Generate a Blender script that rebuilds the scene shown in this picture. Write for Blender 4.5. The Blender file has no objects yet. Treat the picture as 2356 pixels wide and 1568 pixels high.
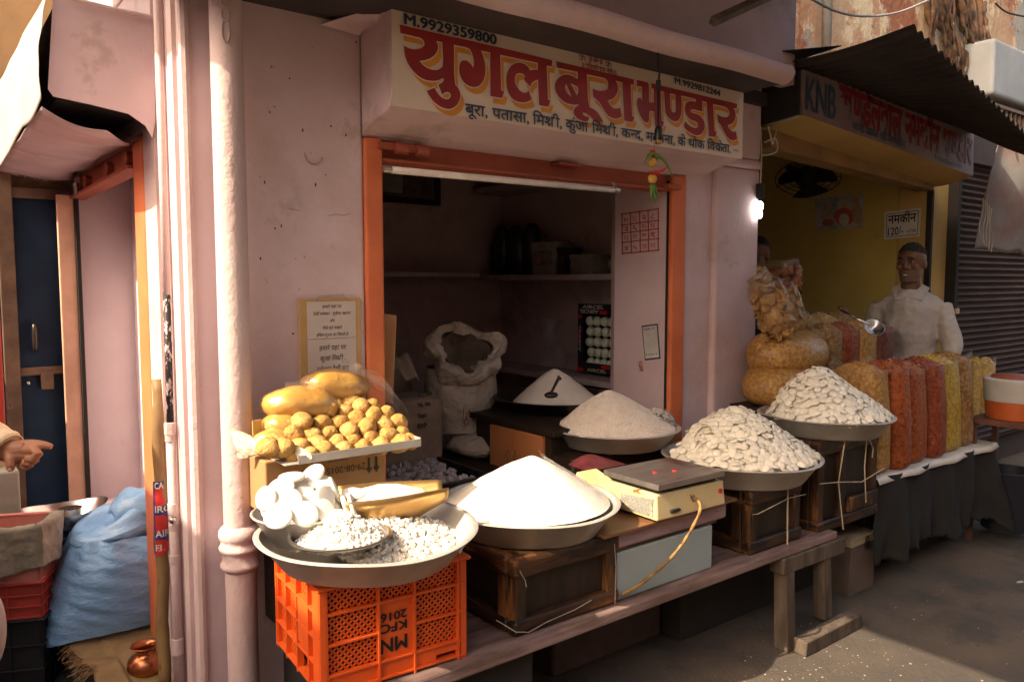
import bpy, bmesh, math, random
import numpy as np
from mathutils import Vector, Matrix, noise as mnoise
R = math.radians
rnd = random.Random(7)
SC = bpy.context.scene
COL = SC.collection

# ---------------------------------------------------------------- camera
YAW, PITCH, EYE = R(52.42143), R(4.44779), 1.6      # angle from +X, downward tilt, height
cam = bpy.data.cameras.new('camera'); cam.sensor_width = 36.0; cam.lens = 27.457
cam.clip_start = 0.05; cam.clip_end = 500.0
co = bpy.data.objects.new('camera', cam); COL.objects.link(co)
co.location = (0, 0, EYE); co.rotation_euler = (R(90) - PITCH, 0, YAW - R(90))
SC.camera = co

# ---------------------------------------------------------------- light
SUN_EL = R(41.0); SUN_AZ = R(2.5)                   # light travels along +X, a hair towards the street
w = bpy.data.worlds.new('World'); SC.world = w; w.use_nodes = True
nt = w.node_tree; bg = nt.nodes['Background']
sky = nt.nodes.new('ShaderNodeTexSky'); sky.sky_type = 'NISHITA'; sky.sun_disc = False
sky.sun_elevation = SUN_EL; sky.sun_rotation = R(-92.5); sky.dust_density = 5.0; sky.air_density = 1.0
sky.ozone_density = 0.6
wm = nt.nodes.new('ShaderNodeMix'); wm.data_type = 'RGBA'; wm.blend_type = 'MULTIPLY'; wm.inputs[0].default_value = 1.0
wm.inputs[7].default_value = (1.09, .96, .80, 1)     # dusty, hazy winter air
nt.links.new(sky.outputs['Color'], wm.inputs[6]); nt.links.new(wm.outputs[2], bg.inputs['Color']); bg.inputs['Strength'].default_value = 0.15
sl = bpy.data.lights.new('sun', 'SUN'); sl.energy = 3.1; sl.angle = R(0.5); sl.color = (1.0, 0.84, 0.62)
so = bpy.data.objects.new('sun', sl); COL.objects.link(so)
sd = Vector((math.cos(SUN_EL)*math.cos(SUN_AZ), -math.cos(SUN_EL)*math.sin(SUN_AZ), -math.sin(SUN_EL)))
so.rotation_euler = sd.to_track_quat('-Z', 'Y').to_euler()
SC.view_settings.view_transform = 'Standard'; SC.view_settings.look = 'None'
SC.view_settings.exposure = 1.62; SC.view_settings.gamma = 1.0
SC.cycles.max_bounces = 8; SC.cycles.transparent_max_bounces = 12; SC.cycles.caustics_reflective = False
SC.cycles.caustics_refractive = False

# ---------------------------------------------------------------- helpers
_f = Vector((math.cos(YAW)*math.cos(PITCH), math.sin(YAW)*math.cos(PITCH), -math.sin(PITCH)))
_r = Vector((math.sin(YAW), -math.cos(YAW), 0)); _u = _r.cross(_f)
FP = 3124.0*2356/4096
def ray(x, y): return _f + _r*((x-1178)/FP) - _u*((y-784)/FP)
def at(x, y, ax, v):                                 # sight line through a photo pixel meets the plane axis = v
    d = ray(x, y); c = Vector((0, 0, EYE)); ax = 'XYZ'.index(ax)
    return c + d*((v-c[ax])/d[ax])
def dp(x, y, t): return Vector((0, 0, EYE)) + ray(x, y)*t
def V(*a): return Vector(a)

def tag(o, label=None, cat=None, group=None, kind=None):
    if label: o['label'] = label
    if cat: o['category'] = cat
    if group: o['group'] = group
    if kind: o['kind'] = kind
    return o
def thing(name, loc, label, cat, group=None, rz=0.0):
    o = bpy.data.objects.new(name, None); COL.objects.link(o); o.location = loc
    o.rotation_euler = (0, 0, rz); o.empty_display_size = 0.1
    return tag(o, label, cat, group)
class MB:
    def __init__(s): s.v = []; s.f = []; s.mi = []
    def add(s, vs, fs, m=0):
        n = len(s.v); s.v += [tuple(v) for v in vs]; s.f += [tuple(i+n for i in f) for f in fs]; s.mi += [m]*len(fs); return s
    def box(s, lo, hi, rz=0, piv=None, m=0, jit=0):
        x0, y0, z0 = lo; x1, y1, z1 = hi
        vs = [V(x, y, z) for z in (z0, z1) for x, y in ((x0, y0), (x1, y0), (x1, y1), (x0, y1))]
        if jit: vs = [v + V(rnd.uniform(-jit, jit), rnd.uniform(-jit, jit), rnd.uniform(-jit, jit)) for v in vs]
        if rz:
            p = Vector(piv) if piv is not None else V((x0+x1)/2, (y0+y1)/2, 0)
            Mz = Matrix.Rotation(rz, 3, 'Z'); vs = [Mz @ (v-V(p.x, p.y, 0)) + V(p.x, p.y, 0) for v in vs]
        return s.add(vs, [(3, 2, 1, 0), (4, 5, 6, 7), (0, 1, 5, 4), (1, 2, 6, 5), (2, 3, 7, 6), (3, 0, 4, 7)], m)
    def hexa(s, vs, m=0):                            # eight corners: bottom ring then top ring
        return s.add(vs, [(3, 2, 1, 0), (4, 5, 6, 7), (0, 1, 5, 4), (1, 2, 6, 5), (2, 3, 7, 6), (3, 0, 4, 7)], m)
    def poly(s, pts, t, m=0):                        # polygon extruded by the vector t
        n = len(pts); a = [Vector(p) for p in pts]; b = [p+Vector(t) for p in a]
        s.add(a+b, [tuple(range(n))[::-1], tuple(range(n, 2*n))] + [(i, (i+1) % n, n+(i+1) % n, n+i) for i in range(n)], m); return s
    def tube(s, pts, r, seg=10, cap=True, m=0, flat=1.0):
        pts = [Vector(p) for p in pts]; n = len(pts)
        rs = r if isinstance(r, (list, tuple)) else [r]*n
        t0 = (pts[1]-pts[0]).normalized(); up = V(0, 0, 1) if abs(t0.z) < .9 else V(1, 0, 0)
        a = t0.cross(up).normalized(); vs = []
        for i, p in enumerate(pts):
            t = (pts[min(i+1, n-1)]-pts[max(i-1, 0)]).normalized()
            a = (a - t*a.dot(t)).normalized(); b = t.cross(a)
            for k in range(seg):
                an = 2*math.pi*k/seg; vs.append(p + a*math.cos(an)*rs[i] + b*math.sin(an)*rs[i]*flat)
        fs = [(i*seg+k, i*seg+(k+1) % seg, (i+1)*seg+(k+1) % seg, (i+1)*seg+k) for i in range(n-1) for k in range(seg)]
        if cap: fs += [tuple(range(seg))[::-1], tuple((n-1)*seg+k for k in range(seg))]
        return s.add(vs, fs, m)
    def lathe(s, prof, c, seg=48, m=0, ell=1.0, close=False, rot=None):   # profile of (radius, height)
        vs = []; n = len(prof); c = Vector(c)
        for rr, z in prof:
            for k in range(seg):
                a = 2*math.pi*k/seg; p = V(rr*math.cos(a), rr*math.sin(a)*ell, z)
                if rot is not None: p = rot @ p
                vs.append(c+p)
        fs = [(i*seg+k, i*seg+(k+1) % seg, (i+1)*seg+(k+1) % seg, (i+1)*seg+k) for i in range(n-1) for k in range(seg)]
        if close: fs += [((n-1)*seg+k, (n-1)*seg+(k+1) % seg, (k+1) % seg, k) for k in range(seg)]
        return s.add(vs, fs, m)
    def ball(s, c, r, seg=12, rings=8, m=0, rot=None):
        r = r if hasattr(r, '__len__') else (r, r, r); c = Vector(c); vs = [V(0, 0, -1)]
        for i in range(1, rings):
            a = -math.pi/2 + math.pi*i/rings
            vs += [V(math.cos(a)*math.cos(2*math.pi*k/seg), math.cos(a)*math.sin(2*math.pi*k/seg), math.sin(a)) for k in range(seg)]
        vs.append(V(0, 0, 1)); vs = [V(v.x*r[0], v.y*r[1], v.z*r[2]) for v in vs]
        if rot is not None: vs = [rot @ v for v in vs]
        fs = [(0, 1+(k+1) % seg, 1+k) for k in range(seg)]
        for i in range(rings-2):
            b = 1+i*seg; fs += [(b+k, b+(k+1) % seg, b+seg+(k+1) % seg, b+seg+k) for k in range(seg)]
        b = 1+(rings-2)*seg; e = len(vs)-1; fs += [(b+k, b+(k+1) % seg, e) for k in range(seg)]
        return s.add([c+v for v in vs], fs, m)
    def sheet(s, fn, nu, nv, m=0, wrap=False):
        vs = [Vector(fn(i/nu, j/nv)) for j in range(nv+1) for i in range(nu+1)]
        W = nu+1; fs = [(j*W+i, j*W+i+1, (j+1)*W+i+1, (j+1)*W+i) for j in range(nv) for i in range(nu)]
        return s.add(vs, fs, m)
    def mesh(s, name, mats, smooth=False):
        me = bpy.data.meshes.new(name); me.from_pydata(s.v, [], s.f)
        for mm in (mats if isinstance(mats, (list, tuple)) else [mats]): me.materials.append(mm)
        if any(s.mi): me.polygons.foreach_set('material_index', s.mi)
        me.update()
        bm = bmesh.new(); bm.from_mesh(me)
        if len(bm.faces) < 60000: bmesh.ops.recalc_face_normals(bm, faces=bm.faces)
        bm.to_mesh(me); bm.free()
        if smooth: me.polygons.foreach_set('use_smooth', [True]*len(me.polygons))
        return me
    def build(s, name, mats, parent=None, smooth=False, bevel=0, seg=2, solid=0, sub=0, auto=None):
        me = s.mesh(name, mats, smooth or bool(auto)); o = bpy.data.objects.new(name, me); COL.objects.link(o)
        if auto:
            try: me.set_sharp_from_angle(angle=R(auto))
            except Exception: pass
        if parent is not None:
            o.parent = parent; pm = Matrix.Translation(parent_loc(parent)); o.matrix_parent_inverse = pm.inverted()
        if solid:
            md = o.modifiers.new('solid', 'SOLIDIFY'); md.thickness = solid; md.offset = 0
        if sub:
            md = o.modifiers.new('sub', 'SUBSURF'); md.levels = sub; md.render_levels = sub
        if bevel:
            md = o.modifiers.new('bevel', 'BEVEL'); md.width = bevel; md.segments = seg; md.limit_method = 'ANGLE'; md.angle_limit = R(40)
        return o
def parent_loc(p):
    l = Vector((0, 0, 0))
    if p.type == 'EMPTY': l = Vector(p.location)
    return l
def remesh(o, vox, it=6, fac=.5):
    md = o.modifiers.new('remesh', 'REMESH'); md.mode = 'VOXEL'; md.voxel_size = vox; md.use_smooth_shade = True
    md = o.modifiers.new('smooth', 'SMOOTH'); md.iterations = it; md.factor = fac
    return o
def lumpy(o, strength, scale, tex='CLOUDS', seed=0):
    t = bpy.data.textures.new('lump', tex); t.noise_scale = scale
    md = o.modifiers.new('lump', 'DISPLACE'); md.texture = t; md.strength = strength; md.mid_level = .5; md.texture_coords = 'GLOBAL'
    return o

# ---------------------------------------------------------------- materials
def mat(name, col, rough=.75, metal=0.0, col2=None, vs=6.0, va=.28, bump=0.0, bs=60.0, stain=None, ss=3.0, st=.62, sw=.08,
        stretch=None, spec=.4, coat=0.0, sss=0.0, emit=None, trans=0.0, detail=5.0, obj=True, bdist=.004, alpha=1.0, rv=0.0):
    m = bpy.data.materials.new(name); m.use_nodes = True; t = m.node_tree; N = t.nodes; L = t.links
    b = N['Principled BSDF']; b.inputs['Roughness'].default_value = rough; b.inputs['Metallic'].default_value = metal
    b.inputs['Specular IOR Level'].default_value = spec; b.inputs['Coat Weight'].default_value = coat
    b.inputs['Transmission Weight'].default_value = trans; b.inputs['Alpha'].default_value = alpha
    if sss: b.inputs['Subsurface Weight'].default_value = sss; b.inputs['Subsurface Radius'].default_value = (.02, .015, .01)
    tc = N.new('ShaderNodeTexCoord'); mp = N.new('ShaderNodeMapping')
    L.new(tc.outputs['Object' if obj else 'Generated'], mp.inputs['Vector'])
    if stretch: mp.inputs['Scale'].default_value = stretch
    def noise(sc, d=detail, ro=.6):
        n = N.new('ShaderNodeTexNoise'); n.inputs['Scale'].default_value = sc; n.inputs['Detail'].default_value = d
        n.inputs['Roughness'].default_value = ro; L.new(mp.outputs[0], n.inputs['Vector']); return n
    c2 = col2 if col2 is not None else tuple(c*.72 for c in col)
    n1 = noise(vs); rp = N.new('ShaderNodeValToRGB'); rp.color_ramp.elements[0].position = .5-va/2+.0; rp.color_ramp.elements[1].position = .5+va/2
    rp.color_ramp.elements[0].color = (*c2, 1); rp.color_ramp.elements[1].color = (*col, 1)
    L.new(n1.outputs['Fac'], rp.inputs['Fac']); out = rp.outputs['Color']
    for (sc_, pos, wd, c_) in ([(ss, st, sw, stain)] if stain is not None and not isinstance(stain, list) else (stain or [])):
        n2 = noise(sc_, 8, .68); r2 = N.new('ShaderNodeValToRGB'); r2.color_ramp.elements[0].position = pos; r2.color_ramp.elements[1].position = pos+wd
        L.new(n2.outputs['Fac'], r2.inputs['Fac']); mx = N.new('ShaderNodeMix'); mx.data_type = 'RGBA'
        L.new(r2.outputs['Color'], mx.inputs[0]); L.new(out, mx.inputs[6]); mx.inputs[7].default_value = (*c_, 1); out = mx.outputs[2]
    L.new(out, b.inputs['Base Color'])
    if rv:
        n4 = noise(vs*1.7); r4 = N.new('ShaderNodeMapRange'); r4.inputs['To Min'].default_value = max(rough-rv, .05); r4.inputs['To Max'].default_value = min(rough+rv, 1)
        L.new(n4.outputs['Fac'], r4.inputs['Value']); L.new(r4.outputs[0], b.inputs['Roughness'])
    if bump:
        n3 = noise(bs, 4, .55); bp = N.new('ShaderNodeBump'); bp.inputs['Strength'].default_value = bump; bp.inputs['Distance'].default_value = bdist
        L.new(n3.outputs['Fac'], bp.inputs['Height']); L.new(bp.outputs[0], b.inputs['Normal'])
    if emit: b.inputs['Emission Color'].default_value = (*emit[:3], 1); b.inputs['Emission Strength'].default_value = emit[3]
    return m
def film(name, tint=(.95, .95, .95), op=.18, rough=.10, bump=.6, bs=22):
    """clear film: see-through with Fresnel glints on its creases, plus a little milky haze"""
    m = bpy.data.materials.new(name); m.use_nodes = True; t = m.node_tree; N = t.nodes; L = t.links
    N.remove(N['Principled BSDF']); o = N['Material Output']
    tr = N.new('ShaderNodeBsdfTransparent'); gl = N.new('ShaderNodeBsdfGlossy'); gl.inputs['Roughness'].default_value = rough; gl.inputs['Color'].default_value = (*tint, 1)
    df = N.new('ShaderNodeBsdfTranslucent'); d2 = N.new('ShaderNodeBsdfDiffuse'); d2.inputs['Color'].default_value = (*tint, 1); df.inputs['Color'].default_value = (*tint, 1)
    fr = N.new('ShaderNodeLayerWeight'); fr.inputs['Blend'].default_value = .5; pw = N.new('ShaderNodeMath'); pw.operation = 'POWER'; pw.inputs[1].default_value = 4.0; mr = N.new('ShaderNodeMapRange'); mr.inputs['To Min'].default_value = .05; mr.inputs['To Max'].default_value = .55
    m1 = N.new('ShaderNodeMixShader'); m2 = N.new('ShaderNodeMixShader'); m3 = N.new('ShaderNodeMixShader')
    tc = N.new('ShaderNodeTexCoord'); n = N.new('ShaderNodeTexNoise'); n.inputs['Scale'].default_value = bs; n.inputs['Detail'].default_value = 3; n.inputs['Distortion'].default_value = 1.4
    L.new(tc.outputs['Object'], n.inputs['Vector']); bp = N.new('ShaderNodeBump'); bp.inputs['Strength'].default_value = bump; bp.inputs['Distance'].default_value = .012
    L.new(n.outputs['Fac'], bp.inputs['Height'])
    for k in (gl, fr): L.new(bp.outputs[0], k.inputs['Normal'])
    L.new(fr.outputs['Facing'], pw.inputs[0]); L.new(pw.outputs[0], mr.inputs['Value']); L.new(mr.outputs[0], m1.inputs[0]); L.new(tr.outputs[0], m1.inputs[1]); L.new(gl.outputs[0], m1.inputs[2])
    m3.inputs[0].default_value = .5; L.new(df.outputs[0], m3.inputs[1]); L.new(d2.outputs[0], m3.inputs[2])
    m2.inputs[0].default_value = op; L.new(m1.outputs[0], m2.inputs[1]); L.new(m3.outputs[0], m2.inputs[2]); L.new(m2.outputs[0], o.inputs['Surface']); return m

M = {}
M['lilac'] = mat('lilac_paint', (.69, .54, .57), .78, col2=(.60, .45, .46), vs=1.6, va=.25, bump=.55, bs=34, bdist=.006,
                 stain=[(1.1, .50, .22, (.52, .37, .33)), (2.6, .60, .06, (.52, .40, .38)), (34, .715, .03, (.13, .09, .08)), (5, .68, .03, (.68, .57, .55)), (3.3, .70, .06, (.36, .25, .24)), (70, .73, .03, (.20, .13, .12))])
M['lilac_pipe'] = mat('lilac_pipe_paint', (.63, .50, .49), .6, col2=(.55, .42, .41), vs=3, bump=1.0, bs=42, bdist=.004,
                      stain=[(40, .69, .04, (.22, .12, .10)), (9, .70, .05, (.45, .33, .34))])
M['inner'] = mat('inner_paint', (.48, .36, .36), .9, col2=(.38, .27, .27), vs=1.6, bump=.2, bs=40, stain=[(1.3, .54, .2, (.16, .105, .10))])  # paint taken darker, with dark patches, to deepen the indoor shade
M['inner_dark'] = mat('deep_inner_paint', (.16, .115, .13), .9, col2=(.10, .07, .08), vs=1.5, stain=[(2.5, .58, .2, (.05, .035, .04))])  # still darker copy of the inner paint, for indoor shade
M['orange'] = mat('orange_frame_paint', (.72, .20, .075), .62, col2=(.60, .15, .06), vs=4, bump=.25, bs=30,
                  stain=[(9, .70, .04, (.25, .07, .04)), (30, .72, .04, (.08, .04, .03))])
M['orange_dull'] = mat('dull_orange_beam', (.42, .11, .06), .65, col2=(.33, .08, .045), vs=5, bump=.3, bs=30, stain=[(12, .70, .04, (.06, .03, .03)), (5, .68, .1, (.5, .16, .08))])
M['ground'] = mat('worn_asphalt', (.105, .080, .060), .85, col2=(.066, .054, .045), vs=2.3, bump=.8, bs=50,
                  stain=[(2.2, .50, .12, (.052, .045, .040)), (.9, .52, .2, (.12, .085, .058)), (55, .665, .03, (.46, .40, .33)), (11, .68, .04, (.24, .19, .15)), (4.5, .70, .02, (.04, .034, .03)), (120, .66, .03, (.05, .04, .035))], bdist=.006, rv=.15)
M['dark'] = mat('flat_dark', (.03, .025, .022), .9)  # near-black for dark parts and for shade filled into gaps
M['slab'] = mat('dark_soffit', (.07, .052, .05), .9, col2=(.04, .03, .03), vs=3)  # near-black brown for the ledge underside, shutters and step
# ================================================================ setting
D = 2.65                                             # wall plane of the shop fronts
XC = 0.726                                           # left flank of the pink building
mb = MB(); mb.sheet(lambda u, v: (-40+u*80, -40+v*80, 0), 4, 4)
tag(mb.build('ground', M['ground']), kind='structure')
of = thing('added_opposite_house', (0, -2.6, 0), 'unseen plain house front across the street, added to cut sky light', 'building')  # out of view, added to lower the sky fill on the shop fronts
b = MB(); b.box((-9, -5, 0), (14, -2.6, 4.3)); b.build('wall', mat('buff_house_paint', (.42, .33, .27), .9, vs=1), of)
for k in range(6): b = MB(); b.box((-7.5+k*3.3, -2.62, .1), (-5.6+k*3.3, -2.59, 2.3)); b.build('shutter', M['slab'], of)

# ---------------------------------------------------------------- pink shop building
bld = thing('shop_building', (XC, D, 0), 'lilac painted shop house on the corner with orange shutter frame and dark open shop', 'building')
OX0, OX1 = 1.348, 3.15                               # opening
OZ0, OZ1 = .45, 2.125
XR = 3.725                                           # right end of the house
ZT = 2.72
wall = MB()
wall.box((XC, D, 0), (OX0, D+.22, ZT)); wall.box((OX1, D, 0), (XR, D+.22, ZT))
wall.box((OX0, D+.002, OZ1+.0), (OX1, D+.222, ZT)); wall.box((OX0, D+.004, 0), (OX1, D+.222, OZ0-.002))
# left flank (faces the lane): solid up to the jamb, then door opening, then beyond
wall.box((XC+.003, D+.22, 0), (XC+.2, 3.215, ZT)); wall.box((XC+.003, 3.215, 2.16), (XC+.2, 4.95, ZT)); wall.box((XC+.003, 4.95, 0), (XC+.2, 8, ZT))
wall.box((XC+.004, 3.215, -.2), (XC+.2, 4.95, .12))
wall.box((XC, D+.01, ZT), (XR, 8, 6.5))              # upper storeys
wall.box((XR-.002, D+.222, 0), (XR-.14, 5.0, ZT))
wall.build('wall', M['lilac'], bld, bevel=.012)
mk = MB()
mk.tube([at(x, y, 'Y', D-.001) for x, y in ((700, 352), (704, 366), (713, 376), (725, 378), (735, 372), (741, 362))], .006, 5, flat=.3); mk.build('smudge', mat('pencil_smudge', (.40, .30, .31), .9), bld)
for pts in (((755, 497), (772, 492), (790, 496), (806, 490)), ((664, 480), (690, 484)), ((610, 640), (616, 652))):
    mk = MB(); mk.tube([at(x, y, 'Y', D-.0005) for x, y in pts], .0012, 4, flat=.5); mk.build('crack', mat('crack_shadow', (.30, .21, .20), .9), bld)
for k in range(26):
    q = at(rnd.uniform(590, 825), rnd.uniform(60, 860), 'Y', D-.0004); mk = MB(); r_ = rnd.uniform(.0015, .0038); mk.ball(q, (r_, .0008, r_*rnd.uniform(1, 2.2)), 7, 5); mk.build('paint_chip', mat('dark_chip', (.10, .06, .055), .9), bld)
# raised plaster rib on the flank and ridges round the corner
rib = MB()
rib.tube([(XC-.004, 2.90, 0), (XC-.004, 2.90, ZT)], .012, 8); rib.box((XC-.014, 2.74, 0), (XC+.004, 2.80, ZT))
rib.tube([(XC-.002, D-.002, 0), (XC-.002, D-.002, ZT)], .016, 8)
rib.box((XC-.010, 3.02, 0), (XC+.004, 3.19, ZT))
o = rib.build('plaster_rib', M['lilac_pipe'], bld, smooth=True, auto=40); lumpy(o, .006, .08)
pil = MB(); pil.box((3.36, D-.035, 0), (XR+.01, D+.01, 2.20)); pil.box((3.34, D-.05, 2.2), (XR+.015, D+.012, 2.25)); pil.box((3.36, D-.04, 2.25), (XR+.008, D+.011, ZT))
pil.build('pilaster', M['lilac'], bld, bevel=.02, seg=3)
# rooms
rm = MB()
rm.box((3.06, D+.036, .3), (3.10, 3.06, 2.5))                                   # reveal pillar with the number grid
rm.build('reveal', mat('reveal_paint', (.72, .56, .59), .8, col2=(.63, .47, .50), vs=2.5, bump=.3, bs=36, stain=[(24, .71, .04, (.2, .12, .11)), (3, .64, .2, (.46, .31, .34))]), bld, bevel=.006)
rm = MB()
rm.box((3.10, 3.06, .3), (3.45, 3.12, 2.7)); rm.box((3.40, 3.12, .3), (3.46, 4.6, 2.7))   # alcove side wall
rm.box((1.0, 4.55, .3), (3.46, 4.62, 2.7))                                     # back wall
rm.box((1.05, D+.23, .3), (1.10, 4.6, 2.7))
rm.box((1.0, D+.23, .3), (3.5, 4.6, .448)); rm.box((1.0, D+.24, 2.6), (3.5, 4.6, 2.66))
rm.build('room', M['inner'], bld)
sh = MB()
sh.box((1.12, 4.25, 1.62), (3.0, 4.55, 1.65)); sh.box((3.12, 3.13, 1.60), (3.40, 4.5, 1.635))
sh.box((3.12, 3.13, 2.19), (3.40, 4.5, 2.23)); sh.box((3.12, 3.13, .985), (3.40, 4.5, 1.02))
sh.build('shelf', mat('shelf_paint', (.40, .30, .31), .8), bld, bevel=.004)
# lane shop inside: far reveal, floor
rm = MB(); rm.box((XC+.01, 4.80, .3), (2.6, 4.86, 2.4)); rm.box((XC+.02, 3.25, 0), (1.0, 4.8, .38)); rm.box((1.0, 3.2, 0), (1.04, 4.8, 2.6)); rm.box((XC+.2, 3.216, 2.3), (1.03, 4.8, 2.36))
rm.build('lane_room', mat('brightened_lane_paint', (.72, .60, .63), .8, col2=(.62, .50, .53), vs=1.5, bump=.4, bs=30, stain=[(28, .71, .03, (.4, .3, .3)), (1.5, .55, .2, (.58, .46, .48))]), bld)  # lilac lightened in colour to stand for daylight from the lane
# orange frame of the big opening
fr = MB(); fr.box((OX0, D-.012, OZ0), (1.424, D+.10, OZ1)); fr.build('shutter_jamb', M['orange'], bld, bevel=.012, seg=3)
fr = MB(); fr.box((3.047, D-.012, OZ0), (OX1, D+.02, OZ1)); fr.box((3.115, D+.021, OZ0), (3.147, D+.2, OZ1-.01))
fr.build('shutter_jamb', M['orange'], bld, bevel=.012, seg=3)
hd = MB(); hd.box((1.425, D+.03, 2.045), (3.046, D+.1, OZ1+.02)); hd.box((1.425, D-.005, 2.045), (3.046, D+.03, 2.056))
for x in (1.47, 1.56): hd.tube([(x, D-.02, 2.095), (x+.05, D-.02, 2.095)], .022, 12)
hd.box((1.40, D-.024, 2.085), (1.60, D-.010, 2.112)); hd.box((2.28, D-.03, 2.105), (2.42, D+.03, 2.118)); hd.box((2.99, D-.03, 2.05), (3.09, D+.0, 2.075))
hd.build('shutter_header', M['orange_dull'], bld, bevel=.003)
# near-black bar set between frame and reveal as the shade of the gap
g = MB(); g.box((3.052, D+.021, OZ0), (3.112, D+.0345, 2.1)); g.build('shutter_groove', M['dark'], bld)
# overhanging ledge with rounded lip, soffit, and an unseen balcony slab added to cast shade
lg = MB()
def lip(u, v):
    a = -math.pi*.5 + math.pi*1.1*v
    x = .52 + u*(3.30-.52)
    return (x, 2.20 - .065*math.cos(a), 2.562 + .046*math.sin(a) + .004*math.sin(x*7))
lg.sheet(lip, 60, 10); lg.poly([(3.30, 2.2, 2.513), (3.30, 2.155, 2.53), (3.30, 2.138, 2.565), (3.30, 2.155, 2.60), (3.30, 2.2, 2.615)], (.003, 0, 0))
lg.build('ledge_lip', M['lilac'], bld, smooth=True)
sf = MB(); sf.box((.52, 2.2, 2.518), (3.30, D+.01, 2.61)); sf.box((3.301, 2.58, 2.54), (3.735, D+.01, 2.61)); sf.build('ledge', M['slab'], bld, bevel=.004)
pb = MB(); pb.box((1.0, 2.40, 2.612), (3.70, 2.48, 3.13)); pb.box((-.28, .2, 3.2), (3.70, D+.005, 3.36)); pb.box((-.28, D+.006, 3.201), (XC-.002, 3.7, 3.359)); pb.build('balcony', M['inner'], bld)  # unseen slabs overhead, placed for the shade line on pipe and street
# ================================================================ lettering
def glyphs(s, off=0.0):
    cu = bpy.data.curves.new('letters', 'FONT'); cu.body = s; cu.size = 1.0; cu.offset = off; cu.resolution_u = 3
    ob = bpy.data.objects.new('letters', cu); COL.objects.link(ob)
    dg = bpy.context.evaluated_depsgraph_get(); dg.update()
    me = bpy.data.meshes.new_from_object(ob.evaluated_get(dg)); bpy.data.objects.remove(ob); bpy.data.curves.remove(cu)
    bm = bmesh.new(); bm.from_mesh(me); bpy.data.meshes.remove(me); return bm
def lettering(parts, off=0.0):
    """strings, ('h', letter) for a half letter, ('r', letter) for a letter with a joined ra stroke; returns verts, faces in em units"""
    vs, fs, x = [], [], 0.0
    if isinstance(parts, str): parts = [parts]
    for p in parts:
        k = 's'
        if not isinstance(p, str): k, p = p
        if p == ' ': x += .3; continue
        bm = glyphs(p, off)
        if not bm.verts: bm.free(); continue
        xs = [v.co.x for v in bm.verts]; x0, x1 = min(xs), max(xs)
        if k == 'h':
            bmesh.ops.bisect_plane(bm, geom=bm.verts[:]+bm.edges[:]+bm.faces[:], plane_co=(x1-.20, 0, 0), plane_no=(1, 0, 0), clear_outer=True); x1 -= .20
        bm.verts.index_update(); n = len(vs)
        vs += [(v.co.x-x0+x, v.co.y) for v in bm.verts]; fs += [tuple(q.index+n for q in f.verts) for f in bm.faces]
        if k == 'r':
            sx = x+(x1-x0)*.66; n = len(vs)
            vs += [(sx, .16), (sx, .25), (sx-.2, .03), (sx-.24, .10)]; fs += [(n, n+1, n+3, n+2)]
        x += x1-x0 - (.10 if k == 'r' else .015 if any(ord(c) > 0x900 for c in p) else -.06); bm.free()
        if p[-1] == ' ': x += .26
    return vs, fs
def write(name, parts, o, U, W, Vv, H, m, parent, off=0.0, heavy=0.0):
    """lay the text on the plane through o along unit U (width W metres) and unit Vv (letter height H of one em-cap)"""
    vs, fs = lettering(parts, off)
    xs = [v[0] for v in vs]; x0, x1 = min(xs), max(xs); o = Vector(o); U = Vector(U); Vv = Vector(Vv)
    sx = W/(x1-x0); sy = H/.68
    mb = MB(); n = U.cross(Vv).normalized()
    for i, (bx_, by_) in enumerate([(0, 0)] if not heavy else [(-heavy, 0), (heavy, 0), (0, heavy), (0, -heavy)]):
        mb.add([o + n*(.0004*i) + U*((v[0]-x0+bx_)*sx) + Vv*((v[1]+by_)*sy) for v in vs], fs)
    me = bpy.data.meshes.new(name); me.from_pydata(mb.v, [], mb.f); me.materials.append(m); me.update()
    ob = bpy.data.objects.new(name, me); COL.objects.link(ob)
    if parent is not None:
        ob.parent = parent; ob.matrix_parent_inverse = Matrix.Translation(parent_loc(parent)).inverted()
    return ob
def outline(name, polys, fn, m, parent, grow=0.0, lift=0.0, shift=(0, 0)):
    """filled outlines (first = outer ring, later = holes) on a plane; fn maps traced points to plane metres"""
    cu = bpy.data.curves.new(name, 'CURVE'); cu.dimensions = '2D'; cu.fill_mode = 'BOTH'; cu.offset = grow
    for ring in polys:
        pts = [fn(p) for p in ring]; sp = cu.splines.new('POLY'); sp.points.add(len(pts)-1); sp.use_cyclic_u = True
        for q, (a, b) in zip(sp.points, pts): q.co = (a+shift[0], b+shift[1], 0, 1)
    ob = bpy.data.objects.new(name, cu); COL.objects.link(ob)
    dg = bpy.context.evaluated_depsgraph_get(); dg.update()
    me = bpy.data.meshes.new_from_object(ob.evaluated_get(dg)); bpy.data.objects.remove(ob); bpy.data.curves.remove(cu); return me
def smooth_ring(r, sharp=70):
    """cut the corners of shallow bends so traced brush curves read round"""
    out = []; n = len(r)
    for i in range(n):
        p, q, s = [Vector((*r[j % n], 0)) for j in (i-1, i, i+1)]
        a, b = q-p, s-q
        ang = math.degrees(a.angle(b)) if a.length > 0 and b.length > 0 else 180
        if ang > sharp: out.append((q.x, q.y))
        else:
            x = q-a*.25; y = q+b*.25; z = q*.75+(p+s)*.125 - (q*0)
            out += [(x.x, x.y), (y.x, y.y)]
    return out

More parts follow.
